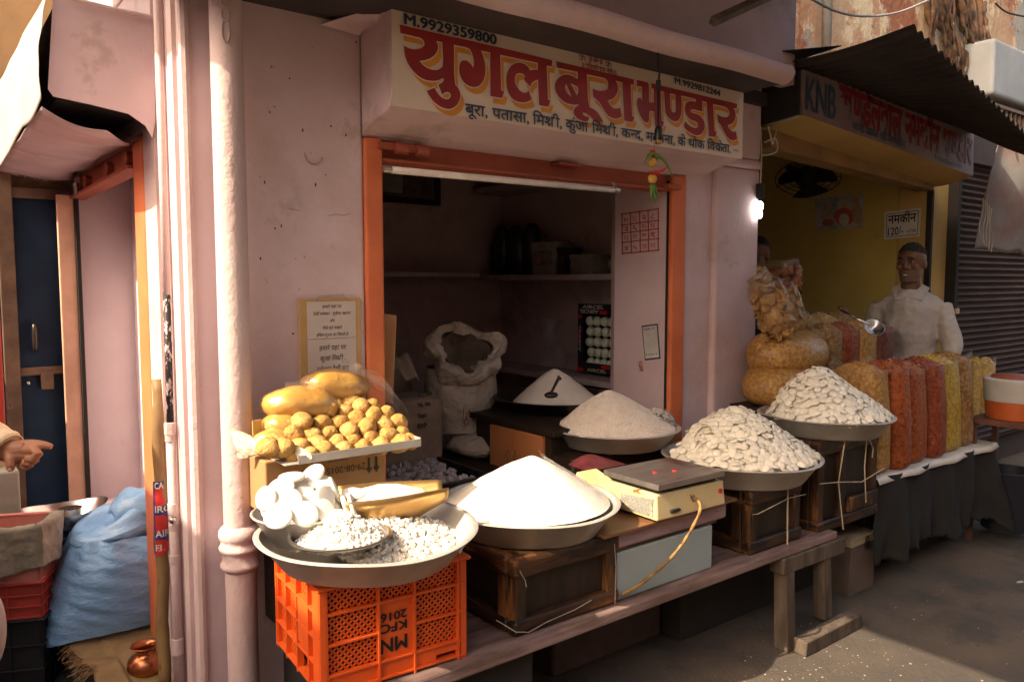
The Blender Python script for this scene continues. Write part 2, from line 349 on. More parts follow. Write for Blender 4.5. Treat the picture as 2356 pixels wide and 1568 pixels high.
# ---------------------------------------------------------------- the main signboard
SY = 2.42
sign = thing('signboard', (1.342, SY, 2.2), 'long cream signboard with big red hand painted lettering above the open lilac shop', 'signboard')
M['sign'] = mat('sign_cream', (.75, .63, .50), .55, col2=(.68, .55, .43), vs=2, stain=[(30, .73, .03, (.3, .2, .15)), (2, .62, .2, (.58, .42, .36))])
M['red'] = mat('sign_red', (.34, .022, .016), .45, col2=(.25, .015, .013), vs=5)
M['yellow'] = mat('sign_yellow', (.72, .30, .03), .5, col2=(.62, .24, .025), vs=8)
M['navy'] = mat('sign_navy', (.035, .055, .10), .5)
SX0, SX1, SZ0, SZ1 = 1.342, 3.30, 2.197, 2.526
b = MB()
prof = [(SY, SZ1), (SY, SZ0+.03), (SY+.012, SZ0+.006), (SY+.05, SZ0-.012), (SY+.15, SZ0-.03), (D-.02, SZ0-.052), (D+.0, SZ0-.068), (D+.0, SZ1)]
n = len(prof)
b.add([(SX0, y, z) for y, z in prof]+[(SX1, y, z) for y, z in prof], [tuple(range(n)), tuple(range(n, 2*n))[::-1]]+[(i, n+i, n+(i+1) % n, (i+1) % n) for i in range(n)])
b.build('sign_box', [M['lilac']], sign, bevel=.006)
b = MB(); b.box((SX0+.002, SY-.003, SZ0+.0), (SX1-.002, SY-.0005, SZ1-.002)); b.build('sign_face', M['sign'], sign)
b = MB(); b.poly([(SX0-.005, SY-.005, SZ1+.012), (SX0-.005, SY+.03, SZ1+.012), (SX0-.16, D-.01, SZ1-.035), (SX0-.01, D-.01, SZ1-.045), (SX0-.004, SY+.08, SZ1-.03)], (.006, 0, .006)); b.build('sheet_flap', M['lilac'], sign)
def s2(p):                                           # traced point (crop of the photo) on the sign plane, as (X, Z)
    q = at((1550+p[0]/3.733)*.57520, (60+p[1]/3.733)*.57520, 'Y', SY-.004); return (q.x, q.z)
def s4(p):
    q = at((2480+p[0]/3.919)*.57520, (280+p[1]/3.919)*.57520, 'Y', SY-.004); return (q.x, q.z)
W1 = [[(175,150),(760,285),(1300,405),(2053,580),(2450,681),(2445,776),(2370,761),(2388,1271),(2425,1274),(2392,1376),(2255,1348),(2240,968),(2180,991),(2140,1026),(2120,1081),(2080,1030),(2025,966),(2045,926),(2030,891),(1980,871),(1925,876),(1900,916),(1895,976),(1900,1020),(1925,1076),(1970,1136),(2020,1168),(2070,1164),(2105,1131),(2120,1196),(2145,1271),(2070,1306),(1980,1311),(1890,1281),(1820,1216),(1780,1126),(1765,1016),(1770,896),(1810,791),(1880,731),(1960,711),(2030,731),(2090,776),(2120,831),(2180,821),(2235,821),(2235,721),(1675,600),(1690,1130),(1735,1140),(1705,1245),(1530,1215),(1525,565),(1390,538),(1430,640),(1458,780),(1455,880),(1430,980),(1370,1060),(1290,1085),(1200,1065),(1110,990),(1065,880),(1060,790),(1080,710),(1120,680),(1180,685),(1240,740),(1270,795),(1285,740),(1275,640),(1245,550),(1205,495),(985,453),(990,1035),(1040,1080),(1080,1160),(1080,1250),(1040,1340),(970,1395),(900,1410),(800,1385),(690,1310),(620,1220),(578,1138),(695,1090),(730,1160),(790,1230),(860,1265),(910,1258),(940,1215),(930,1170),(890,1150),(840,1165),(810,1195),(780,1120),(750,1045),(830,1000),(828,945),(740,985),(650,990),(540,970),(430,900),(340,800),(275,690),(245,580),(235,460),(290,495),(370,518),(450,515),(520,490),(550,440),(530,380),(480,345),(400,328),(290,300),(185,275)],
      [(720,395),(810,412),(828,760),(770,815),(700,832),(620,815),(540,770),(470,692),(560,680),(650,645),(720,580),(750,510),(745,450)]]
_w2 = [[(830,358),(1990,630),(1988,715),(1940,705),(1965,1180),(2000,1190),(1970,1268),(1850,1245),(1820,675),(1720,650),(1750,720),(1755,790),(1730,860),(1680,920),(1600,945),(1630,1000),(1680,1060),(1730,1070),(1785,1050),(1810,1185),(1750,1215),(1680,1215),(1600,1170),(1540,1080),(1490,985),(1430,925),(1380,885),(1378,768),(1450,800),(1530,805),(1590,785),(1612,730),(1600,660),(1560,615),(1500,600),(1290,555),(1310,1040),(1380,1065),(1440,1110),(1490,1180),(1530,1255),(1440,1275),(1400,1230),(1330,1165),(1260,1125),(1225,1130),(1230,1155),(1270,1180),(1330,1190),(1300,1258),(1220,1250),(1150,1215),(1100,1160),(1088,1100),(1110,1050),(1165,1020),(1165,1003),(1090,1010),(980,985),(890,920),(830,830),(808,740),(820,670),(860,610),(930,565),(990,555),(1070,575),(1150,625),(1150,520),(840,455)],
       [(980,700),(1060,885),(1020,860),(980,810),(955,750)], [(1045,685),(1110,720),(1160,745),(1160,830),(1140,870)]]
W2 = [[(x+1680, y+336) for x, y in r] for r in _w2]
W3 = [[(480,210),(1830,535),(1820,610),(1770,600),(1800,660),(1805,740),(1780,810),(1740,850),(1680,870),(1710,930),(1760,975),(1810,965),(1825,1085),(1770,1110),(1720,1100),(1660,1040),(1610,940),(1570,860),(1525,815),(1515,690),(1560,725),(1620,745),(1680,740),(1710,700),(1700,640),(1660,590),(1600,570),(1450,540),(1470,960),(1505,965),(1490,1055),(1385,1040),(1350,510),(1280,490),(1285,655),(1220,640),(1120,615),(1095,640),(1110,670),(1160,685),(1220,700),(1280,750),(1320,830),(1320,920),(1280,1000),(1210,1035),(1130,1010),(1050,960),(985,890),(1015,810),(1060,860),(1120,900),(1180,915),(1215,890),(1215,840),(1180,810),(1110,790),(1060,750),(1015,680),(1005,600),(1020,530),(1060,495),(1120,490),(1180,505),(1180,460),(950,405),(960,520),(955,650),(940,740),(900,800),(850,815),(780,780),(720,710),(695,620),(685,345),(630,335),(645,800),(680,810),(660,895),(540,885),(530,655),(455,645),(450,700),(450,790),(430,825),(400,832),(350,790),(300,700),(265,600),(255,500),(270,450),(295,438),(325,455),(345,490),(335,265),(255,260),(255,160),(400,190),(440,210),(445,260),(450,505),(525,515),(520,300),(485,295)],
      [(775,372),(860,388),(868,640),(850,672),(825,670),(790,630),(782,560)]]
for wd, fn in ((W1, s2), (W2, s2), (W3, s4)):
    wd = [smooth_ring(r) for r in wd]
    for nm, grow, lift, sh_, mm in (('letter_shade', .0015, .0045, (.016, -.021), 'yellow'), ('letter_outline', .0045, .0060, (0, 0), 'sign'), ('red_letters', 0, .0075, (0, 0), 'red')):
        me = outline(nm, wd, fn, None, None, grow=grow, shift=sh_)
        for v in me.vertices: v.co = (v.co.x, SY-lift, v.co.y)
        me.materials.clear(); me.materials.append(M[mm]); me.update()
        for pl in me.polygons: pl.material_index = 0
        ob = bpy.data.objects.new(nm, me); COL.objects.link(ob); ob.parent = sign; ob.matrix_parent_inverse = Matrix.Translation(sign.location).inverted()
def on_sign(name, parts, pl, pr, H, m, off=.012, plane=SY-.009, parent=None, heavy=0):
    a = at(*pl, 'Y', plane); c = at(*pr, 'Y', plane); U = (c-a); Wd = U.length
    return write(name, parts, a, U.normalized(), Wd, (0, 0, 1), H, m, parent or sign, off, heavy)
on_sign('phone_number', 'M.9929359800', (931, 55), (1142, 103), .034, M['navy'], .0, heavy=.035)
on_sign('phone_number', 'M.9929812244', (1553, 193), (1657, 222), .028, M['navy'], .0, heavy=.028)
hk = ['बूरा, पतासा, ', 'िम', ('r', 'श'), 'ी, ', 'कुंजा', ' ', 'िम', ('r', 'श'), 'ी, क', ('h', 'न'), 'द, मखाना, के ', 'थोक ', 'िव', ('r', 'के'), 'ता.']
on_sign('goods_line', hk, (1070, 262), (1682, 352), .040, M['navy'], .016)
on_sign('blessing', '卐 ॥ॐ॥ 卐', (1333, 136), (1407, 154), .022, M['red'], .02)
on_sign('blessing', ['॥ ', ('r', 'श'), 'ीगणेशाय नमः॥'], (1340, 156), (1418, 173), .021, M['red'], .02)
on_sign('painter_mark', 'पेन्टर', (1687, 348), (1700, 350), .010, M['navy'], .0)
# ================================================================ goods of the pink shop
M['alu'] = mat('dented_aluminium', (.60, .57, .53), .42, .3, col2=(.47, .44, .40), vs=7, bump=.15, bs=14, rv=.14, stain=[(14, .68, .10, (.30, .26, .22))])
M['steel'] = mat('steel', (.70, .68, .64), .22, .95, col2=(.5, .48, .45), vs=9, rv=.1, bump=.08, bs=12)
M['blackpan'] = mat('blackened_iron', (.10, .085, .075), .38, .8, col2=(.05, .04, .035), vs=6, rv=.12, stain=[(5, .64, .12, (.34, .20, .12))])
M['wood'] = mat('dark_crate_wood', (.060, .026, .009), .45, col2=(.014, .007, .004), vs=9, va=.22, bump=1.0, bs=30, stretch=(3, 3, .5), rv=.2, stain=[(3, .56, .10, (.22, .095, .03)), (5, .60, .05, (.010, .006, .004))])
M['woodh'] = mat('dark_rail_wood', (.065, .028, .010), .45, col2=(.014, .007, .004), vs=9, va=.22, bump=1.0, bs=30, stretch=(.6, .6, 3), rv=.2, stain=[(4, .55, .10, (.24, .10, .032)), (6, .60, .05, (.010, .006, .004))])
M['woodp'] = mat('dark_crate_panel', (.030, .016, .009), .6, col2=(.014, .008, .005), vs=9, bump=.7, bs=30, stretch=(2, 2, .25), rv=.1)
M['plank'] = mat('paint_worn_plank', (.27, .18, .17), .8, col2=(.13, .08, .065), vs=7, bump=.7, bs=30, stretch=(.5, 3, 3), stain=[(8, .60, .07, (.10, .055, .035)), (40, .66, .05, (.5, .38, .37))])
M['grey_wood'] = mat('weathered_grey_wood', (.125, .092, .068), .85, col2=(.06, .042, .03), vs=6, bump=.8, bs=30, stretch=(3, 3, .7))
M['crate_orange'] = mat('orange_crate_plastic', (.78, .125, .018), .45, col2=(.68, .09, .012), vs=6, bump=.12, bs=40, stain=[(7, .66, .14, (.46, .20, .12))], spec=.5, rv=.12)
M['sugar'] = mat('powder_sugar', (.86, .83, .76), .9, col2=(.82, .78, .70), vs=5, bump=.25, bs=160, sss=.0, bdist=.003)
M['disc'] = mat('sugar_disc', (.84, .80, .70), .62, col2=(.78, .73, .62), vs=14, bump=.1, bs=60, spec=.35)
M['disc_white'] = mat('white_sugar_cake', (.86, .82, .74), .7, col2=(.82, .77, .68), vs=9, bump=.12, bs=50)
M['crystal'] = mat('rock_sugar', (.84, .80, .73), .3, col2=(.76, .70, .61), vs=20, bump=.2, bs=80, spec=.5)
M['jaggery'] = mat('jaggery', (.56, .34, .115), .9, col2=(.42, .22, .06), vs=14, bump=1.0, bs=75, bdist=.008, stain=[(22, .58, .08, (.66, .46, .20)), (15, .68, .05, (.28, .13, .03))], spec=.2)
M['film'] = film('clear_film', op=.07)
M['film3'] = film('thin_clear_film', op=.012, bump=.8, bs=26)
M['film2'] = film('cloudy_film', (.92, .90, .86), op=.26, rough=.2)
M['cardboard'] = mat('brown_cardboard', (.43, .25, .11), .85, col2=(.37, .20, .085), vs=3, bump=.15, bs=60)
M['black'] = mat('black_ink', (.012, .012, .014), .6)
M['greenink'] = mat('dark_green_ink', (.05, .07, .045), .8)
M['brass'] = mat('worn_brass', (.52, .33, .13), .38, .85, col2=(.40, .24, .09), vs=8, rv=.15, bump=.1, bs=20, stain=[(14, .66, .1, (.25, .14, .06))])

# ---------------------------------------------------------------- the bench
bench = thing('plank_bench', (2.0, 2.2, 0), 'long low plank bench with worn lilac paint carrying the crates before the shop', 'bench')
b = MB(); b.box((1.02, 1.89, .405), (3.36, 2.14, .44), jit=.004); b.build('plank', M['plank'], bench, bevel=.006)
b = MB(); b.box((.98, 2.135, .40), (3.30, 2.42, .438), jit=.004); b.build('plank', M['plank'], bench, bevel=.006)
b = MB(); b.box((1.98, 2.30, 0), (2.62, 2.62, .398)); b.build('pier_and_fill', mat('pier_plaster', (.12, .085, .08), .85, col2=(.07, .05, .045), vs=5, bump=.6, bs=20), bench, bevel=.015)  # plaster colour darkened to deepen the shade under the bench
b = MB(); b.box((2.64, 2.2, 0), (3.9, 2.62, .39)); b.build('pier_and_fill', M['dark'], bench, bevel=.01)  # near-black block closing the space under the plank end
b = MB(); b.box((.98, 1.96, 0), (1.6, 2.6, .40)); b.build('pier_and_fill', M['dark'], bench, bevel=.01)  # dark filler added to keep sun from passing under the bench
trs = thing('trestle', (3.12, 1.90, 0), 'rough grey wooden trestle standing on the street under the plank end', 'trestle')
b = MB(); b.box((2.93, 1.88, .33), (3.42, 1.96, .402), jit=.004); b.build('beam', M['grey_wood'], trs, bevel=.006)
b = MB(); b.hexa([(2.92, 1.85, 0), (2.985, 1.85, 0), (2.985, 1.92, 0), (2.92, 1.92, 0), (2.95, 1.885, .335), (3.015, 1.885, .335), (3.015, 1.95, .335), (2.95, 1.95, .335)]); b.build('leg', M['grey_wood'], trs, bevel=.006)
b = MB(); b.hexa([(3.30, 1.90, .02), (3.365, 1.90, .02), (3.365, 1.96, .02), (3.30, 1.96, .02), (3.25, 1.89, .335), (3.315, 1.89, .335), (3.315, 1.95, .335), (3.25, 1.95, .335)]); b.build('leg', M['grey_wood'], trs, bevel=.006)
b = MB(); b.box((2.95, 1.785, 0), (3.42, 1.845, .065), rz=R(1), jit=.004); b.build('foot', M['grey_wood'], trs, bevel=.006)
blk = thing('wood_block', (.86, 1.9, 0), 'broken raw wood block with frayed splinters at the near end of the bench', 'wood block')
b = MB(); b.box((.72, 1.80, .0), (1.0, 2.06, .435), rz=R(-12), jit=.012); b.build('block', mat('raw_split_wood', (.40, .26, .15), .9, col2=(.27, .16, .09), vs=9, bump=.9, bs=36, stretch=(1, 4, 4)), blk, bevel=.01)
b = MB()
for k in range(90):
    p = V(rnd.uniform(.72, .98), rnd.uniform(1.80, 2.0), .434); d = V(rnd.gauss(0, .035), rnd.gauss(-.02, .035), rnd.uniform(.0, .03)); b.tube([p, p+d*.6+V(0, 0, .008), p+d], .0011, 4)
b.build('splinters', mat('straw_fibre', (.48, .33, .19), .9), blk)['kind'] = 'stuff'

# ---------------------------------------------------------------- pans
def pan_mesh(b, c, Rr, zr, dp_, base=.76, lip=.020, seg=72, wob=0.0):
    Rb = Rr*base; z0 = zr-dp_
    prof = [(0.001, z0+.003), (Rb-.012, z0+.003), (Rb+.002, z0+.010), (Rr-lip*1.0, zr-.006), (Rr-lip*.8, zr+.000), (Rr-.003, zr+.001), (Rr+.001, zr-.002), (Rr-.002, zr-.0065), (Rr-lip*.75, zr-.008), (Rb+.008, z0+.006), (Rb-.008, z0-.002), (0.001, z0-.002)]
    n0 = len(b.v); b.lathe(prof, (c[0], c[1], 0), seg)
    if wob:
        for i in range(n0, len(b.v)):
            x, y, z = b.v[i]; a = math.atan2(y-c[1], x-c[0]); b.v[i] = (x, y, z + wob*math.sin(2*a+1)*(math.hypot(x-c[0], y-c[1])/Rr)**2 + wob*.4*math.sin(5*a))
def pan(name, c, Rr, zr, dep, label, cat='pan', m='alu', group=None, **k):
    b = MB(); pan_mesh(b, c, Rr, zr, dep, **k); o = b.build(name, M[m], None, smooth=True, auto=50)
    # object origin at the base
    o.data.transform(Matrix.Translation((-c[0], -c[1], -(zr-dep)))); o.location = (c[0], c[1], zr-dep)
    return tag(o, label, cat, group)
G = 'wide metal pans of sugar sweets'
pan('pan', (1.034, 2.035), .322, .878, .088, 'widest grey aluminium pan on the orange crate holding bowls and rock sugar', group=G, wob=.004)
pan('pan', (1.758, 2.19), .338, .80, .10, 'grey aluminium pan under the bright white powdered sugar cone', group=G, wob=.003)
pan('pan', (2.93, 2.12), .352, .822, .10, 'grey aluminium pan of white sugar discs beside the weighing scale', group=G, wob=.003)
pan('pan', (3.53, 2.07), .318, .952, .092, 'grey aluminium pan of white sugar discs on the tall wooden crate, nearest the snack shop', group=G, wob=.003)
pan('pan', (2.66, 2.65), .318, .902, .088, 'dull metal pan of tiny white sugar balls behind the scale', m='alu', group=G)
pan('pan', (2.72, 3.14), .34, .985, .07, 'blackened pan of sugar on the counter deep in the shop', m='blackpan', group=G)
pan('bowl', (.875, 2.135), .145, .936, .095, 'steel bowl heaped with large flat white sugar cakes', 'bowl', m='alu', base=.55, lip=.008)
pan('plate', (.925, 1.99), .143, .893, .035, 'small shallow steel plate of white sugar lumps in the widest pan', 'plate', m='steel', base=.6, lip=.012)

# ---------------------------------------------------------------- heaps
def heap(name, c, Rr, z0, h, m, label, cat, pw=1.25, amp=.006, nz=22, seg=64, rings=26, off=(0, 0), kind='stuff', tip=.0):
    b = MB(); vs = []
    for i in range(rings+1):
        t = i/rings
        for k in range(seg):
            a = 2*math.pi*k/seg; r = Rr*t; x = c[0]+r*math.cos(a)+off[0]*(1-t); y = c[1]+r*math.sin(a)+off[1]*(1-t)
            tt = math.sqrt(t*t+tip*tip) if tip else t
            z = z0 + h*(1-min(1, tt)**pw) + amp*mnoise.noise(V(x*nz, y*nz, 3.1))*(1-t*.7)
            vs.append((x, y, z))
    fs = [(i*seg+k, i*seg+(k+1) % seg, (i+1)*seg+(k+1) % seg, (i+1)*seg+k) for i in range(rings) for k in range(seg)]
    b.add(vs, fs); o = b.build(name, m, None, smooth=True); return tag(o, label, cat, kind=kind)
heap('sugar_heap', (1.758, 2.19), .300, .795, .168, M['sugar'], 'tall smooth cone of bright white powdered sugar', 'sugar', pw=1.18, amp=.006, nz=14, off=(.02, 0), kind=None, tip=.05)
heap('sugar_heap', (2.72, 3.14), .235, .955, .185, mat('coarse_sugar', (.80, .72, .64), .9, col2=(.72, .64, .56), vs=9, bump=.6, bs=160), 'cone of pale coarse sugar with a scoop on the counter deep in the shop', 'sugar', pw=1.15, amp=.006, nz=26, off=(-.02, 0), kind=None, tip=.08)
# clear wrinkled film thrown over the right side of the sugar cone
b = MB()
def drape(u, v):
    a = R(-78)+R(95)*u; t = .16+.84*v; r = .295*t; x = 1.778*(1-t)+1.758*t + r*math.cos(a); y = 2.19+r*math.sin(a)
    z = .797+.168*(1-math.sqrt(t*t+.0025)**1.18) + .006 + .009*abs(mnoise.noise(V(x*11, y*11, v*2))) + .006*mnoise.noise(V(x*40, y*40, 2))
    if u > .8: z += (u-.8)*.10*(1-v)
    return (x, y, z)
b.sheet(drape, 40, 30); tag(b.build('plastic_sheet', M['film2'], None, smooth=True), 'crumpled clear plastic sheet covering the right side of the white sugar cone', 'plastic sheet')

def ico(sub):
    bm = bmesh.new(); bmesh.ops.create_icosphere(bm, subdivisions=sub, radius=1); v = [x.co.copy() for x in bm.verts]; f = [tuple(q.index for q in p.verts) for p in bm.faces]; bm.free(); return v, f
I1 = ico(1); I2 = ico(2); I3 = ico(3)
def balls_on_heap(name, c, Rr, z0, h, r, n, m, label, pw, off=(0, 0), tip=.08, base=I1):
    b = MB(); v0, f0 = base
    for _ in range(n):
        t = math.sqrt(rnd.random()); a = rnd.uniform(0, 2*math.pi); x = c[0]+Rr*t*math.cos(a)+off[0]*(1-t); y = c[1]+Rr*t*math.sin(a)+off[1]*(1-t)
        if y > c[1]+Rr*.45: continue
        z = z0+h*(1-min(1, math.sqrt(t*t+tip*tip))**pw)+rnd.uniform(-.3, .7)*r; rr = r*rnd.uniform(.8, 1.15)
        b.add([(x+v.x*rr, y+v.y*rr, z+v.z*rr) for v in v0], f0)
    vs = []; seg, rings = 40, 16
    for i in range(rings+1):
        for k in range(seg):
            t = i/rings*.98; a = 2*math.pi*k/seg; vs.append((c[0]+Rr*t*math.cos(a)+off[0]*(1-t), c[1]+Rr*t*math.sin(a)+off[1]*(1-t), z0-.002+h*(1-min(1, math.sqrt(t*t+tip*tip))**pw)))
    b.add(vs, [(i*seg+k, i*seg+(k+1) % seg, (i+1)*seg+(k+1) % seg, (i+1)*seg+k) for i in range(rings) for k in range(seg)])
    o = b.build(name, m, None, smooth=True); return tag(o, label, 'sugar balls', kind='stuff')
mm = mat('sugar_ball', (.80, .72, .65), .7, col2=(.72, .63, .56), vs=30)
balls_on_heap('sugar_balls', (2.66, 2.65), .29, .894, .188, .0040, 15000, mm, 'heap of tiny white sugar balls in the pan behind the scale', 1.15, (-.04, 0))

def sharp(me, a):
    me.set_sharp_from_angle(angle=R(a)); return me
# white sugar discs: the largest in view one by one, the rest of each heap as one mass
def disc_mesh(r, h, seg=14):
    b = MB(); b.lathe([(0.0001, h), (r*.5, h*.90), (r*.82, h*.58), (r*.97, h*.22), (r, -h*.02), (r*.93, -h*.28), (r*.6, -h*.5), (0.0001, -h*.55)], (0, 0, 0), seg); return b
discs = [sharp(disc_mesh(.0212*k, .0058*q, 18).mesh('disc', M['disc'], True), 38) for k, q in ((1, 1), (.92, 1.15), (1.08, .9), (.85, 1.05))]
def disc_heap(c, Rr, z0, h, pw, n, nsolo, label, group, off, tip=.10, slump=0.0):
    pts = []; tries = 0
    while len(pts) < n and tries < 40000:
        tries += 1; t = math.sqrt(rnd.random()); a = rnd.uniform(0, 2*math.pi)
        x = c[0]+Rr*t*math.cos(a)+off[0]*(1-t); y = c[1]+Rr*t*math.sin(a)+off[1]*(1-t)
        if y > c[1]+Rr*.5: continue
        lay = rnd.random()
        if any((x-p[0])**2+(y-p[1])**2 < (.0255 if lay < .7 else .021)**2 and abs(lay-p[3]) < .42 for p in pts): continue
        z = z0+h*(1-min(1, math.sqrt(t*t+tip*tip))**pw) + .014*mnoise.noise(V(x*10, y*10, 1))
        pts.append((x, y, z, lay, t, a))
    pts.sort(key=lambda p: (p[0]**2+p[1]**2+(p[2]-1.6)**2) - (p[3] > .3)*.25)
    rest = MB()
    for i, (x, y, z, lay, t, a) in enumerate(pts):
        sl = math.atan(h*pw/Rr*max(t, .25)**(pw-1)); nrm = V(math.sin(sl)*math.cos(a), math.sin(sl)*math.sin(a), math.cos(sl))
        nrm = (nrm + V(rnd.gauss(0, .30), rnd.gauss(0, .30), rnd.gauss(0, .2))).normalized()
        q = nrm.to_track_quat('Z', 'Y'); p = V(x, y, z) + nrm*(-.002+.018*lay) + V(0, 0, .006*max(0, t-.85)/.15); s = rnd.uniform(.84, 1.10)
        if i < nsolo:
            o = bpy.data.objects.new('sugar_disc', discs[i % 4]); COL.objects.link(o); o.location = p; o.rotation_euler = q.to_euler(); o.scale = (s, s*rnd.uniform(.92, 1), s)
            tag(o, label, 'sugar disc', group)
        else:
            Mx = Matrix.Translation(p) @ q.to_matrix().to_4x4() @ Matrix.Scale(s, 4); src = discs[i % 4]
            rest.add([Mx @ v.co for v in src.vertices], [tuple(f.vertices) for f in src.polygons])
    # the packed core of the heap
    seg, rings = 40, 14; vs = []
    for i in range(rings+1):
        t = i/rings*.97
        for k in range(seg):
            a = 2*math.pi*k/seg; x = c[0]+Rr*t*math.cos(a)+off[0]*(1-t); y = c[1]+Rr*t*math.sin(a)+off[1]*(1-t)
            vs.append((x, y, z0-.009+h*(1-min(1, math.sqrt(t*t+tip*tip))**pw)+.014*mnoise.noise(V(x*10, y*10, 1))))
    rest.add(vs, [(i*seg+k, i*seg+(k+1) % seg, (i+1)*seg+(k+1) % seg, (i+1)*seg+k) for i in range(rings) for k in range(seg)])
    return rest
r1 = disc_heap((2.93, 2.12), .318, .815, .225, 1.22, 780, 160, 'small round white sugar disc heaped in the pan beside the weighing scale', 'sugar discs in the pan beside the scale', (-.05, 0))
tag(r1.build('sugar_disc_heap', M['disc'], None, smooth=True), 'mass of small round white sugar discs in the pan beside the scale', 'sugar discs', kind='stuff')
r2 = disc_heap((3.53, 2.07), .284, .945, .235, 1.22, 700, 140, 'small round white sugar disc heaped on the tall wooden crate pan', 'sugar discs on the tall crate pan', (-.10, 0))
tag(r2.build('sugar_disc_heap', M['disc'], None, smooth=True), 'mass of small round white sugar discs in the pan on the tall crate', 'sugar discs', kind='stuff')

# big sugar cakes in the steel bowl
def cake_mesh(r, h, seg=26):
    b = MB(); b.lathe([(0.0001, h), (r*.80, h*.98), (r*.93, h*.78), (r*.99, h*.25), (r, -h*.2), (r*.96, -h*.75), (r*.86, -h), (0.0001, -h)], (0, 0, 0), seg); return sharp(b.mesh('cake', M['disc_white'], True), 50)
cakes = [cake_mesh(.0385, .0062), cake_mesh(.0355, .007), cake_mesh(.042, .006)]
CK = [(370,148,(-.05,-.05,1),2.13), (490,128,(-.55,-.2,.8),2.15), (525,172,(.1,-.3,.95),2.12), (310,212,(-.4,-.45,.8),2.10), (228,268,(-.85,-.45,.3),2.09), (350,287,(-.2,-.8,.55),2.055), (440,258,(0,-.65,.75),2.075), (555,258,(.35,-.85,.4),2.06),
      (415,200,(-.1,-.3,.95),2.12), (445,352,(-.1,-.8,.6),2.02), (548,332,(.15,-.8,.6),2.03), (612,218,(.85,-.35,.4),2.11), (715,238,(.05,-.15,1),2.10), (665,312,(.93,-.3,.25),2.07), (712,312,(.85,-.45,.35),2.06), (295,368,(-.3,-.55,.75),2.03),
      (262,318,(-.75,-.6,.35),2.08), (620,290,(.7,-.6,.45),2.10), (480,300,(.1,-.7,.7),2.12), (400,310,(-.2,-.6,.8),2.12)]
for i, (x, y, nn, Y) in enumerate(CK):
    o = bpy.data.objects.new('sugar_cake', cakes[i % 3]); COL.objects.link(o); o.location = at((900+x/1.386)*.5752, (1800+y/1.386)*.5752, 'Y', Y)
    nrm = Vector(nn).normalized(); o.rotation_euler = nrm.to_track_quat('Z', 'Y').to_euler()
    tag(o, 'large smooth flat white sugar cake piled in the steel bowl', 'sugar cake', 'large sugar cakes in the steel bowl')

def chunks(name, c, Rr, z0, h, r, n, m, label, pw=1.2, off=(0, 0), flat=.75, ymax=9, sy=1.0, tip=.2, grow=.5):
    b = MB(); v0, f0 = I1
    for _ in range(n):
        t = math.sqrt(rnd.random()); a = rnd.uniform(0, 2*math.pi); x = c[0]+Rr*t*math.cos(a)+off[0]*(1-t); y = c[1]+Rr*sy*t*math.sin(a)+off[1]*(1-t)
        z = z0+h*(1-min(1, math.sqrt(t*t+tip*tip))**pw)+rnd.uniform(-.3, .8)*r; rr = r*rnd.uniform(1-grow, 1+grow*.6)
        q = Matrix.Rotation(rnd.uniform(0, 6.3), 3, (rnd.random()-.5, rnd.random()-.5, rnd.random()-.5)); s = V(rnd.uniform(.8, 1.25), rnd.uniform(.7, 1), rnd.uniform(.55, .9))
        b.add([V(x, y, z) + q @ V(v.x*s.x*rr*(1+rnd.uniform(-.22, .22)), v.y*s.y*rr*(1+rnd.uniform(-.2, .2)), v.z*s.z*rr) for v in v0], f0)
    seg, rings = 32, 8; vs = []
    for i in range(rings+1):
        t = i/rings
        for k in range(seg):
            a = 2*math.pi*k/seg; vs.append((c[0]+Rr*t*math.cos(a)+off[0]*(1-t), c[1]+Rr*sy*t*math.sin(a)+off[1]*(1-t), z0-.004+h*(1-min(1, math.sqrt(t*t+tip*tip))**pw)))
    b.add(vs, [(i*seg+k, i*seg+(k+1) % seg, (i+1)*seg+(k+1) % seg, (i+1)*seg+k) for i in range(rings) for k in range(seg)])
    return tag(b.build(name, m, None), label, 'sugar lumps', kind='stuff')
chunks('sugar_lumps', (.925, 1.99), .118, .878, .078, .0075, 900, mat('white_lump', (.86, .83, .77), .6, col2=(.80, .76, .68), vs=30), 'heap of small bright white sugar lumps on the small steel plate', off=(.0, .01), tip=.15)
chunks('rock_sugar', (1.135, 2.03), .20, .815, .125, .0095, 1700, M['crystal'], 'heap of pale rock sugar lumps in the widest pan beside the plate', off=(-.075, .06), sy=1.0, tip=.25, pw=1.05)
# brass scoop with sugar
sc_ = thing('scoop', at(920, 1190, 'Z', .90), 'boat shaped brass scale scoop of white sugar resting in the widest pan', 'scoop')
b = MB(); A = V(.995, 2.13, .962); Bx = V(.30, -.105, -.006)
def scoop(u, v):
    wdt = .100*(1-.62*max(0, u-.35)**1.2*1.3); dpt = .125*(1-.75*max(0, u-.5)*1.6); a = math.pi*(v-.5)*2
    x = max(-1, min(1, (v-.5)*2)); prof = 1-abs(x)**2.6
    nrm = V(.33, .94, 0)
    return A + Bx*u + nrm*(x*wdt) + V(0, 0, -dpt*prof + .012*u)
b.sheet(scoop, 20, 18); b.build('pan_body', M['brass'], sc_, smooth=True, solid=.003)
b = MB()
def scs(u, v):
    x = (v-.5)*1.8; uu = .08+u*.72; wdt = .085*(1-.62*max(0, uu-.35)**1.2*1.3)
    return A+Bx*uu+V(.33, .94, 0)*(x*wdt*.96)+V(0, 0, -.010+.030*(1-x*x)*math.sin(math.pi*min(1, u*1.0))+.003*mnoise.noise(V(u*20, v*20, 0)))
b.sheet(scs, 24, 16); tag(b.build('sugar_grains', mat('sugar_grain', (.85, .82, .76), .7, col2=(.74, .70, .62), vs=120, bump=.8, bs=220), None, smooth=True), 'coarse white sugar grains filling the brass scoop', 'sugar', kind='stuff')

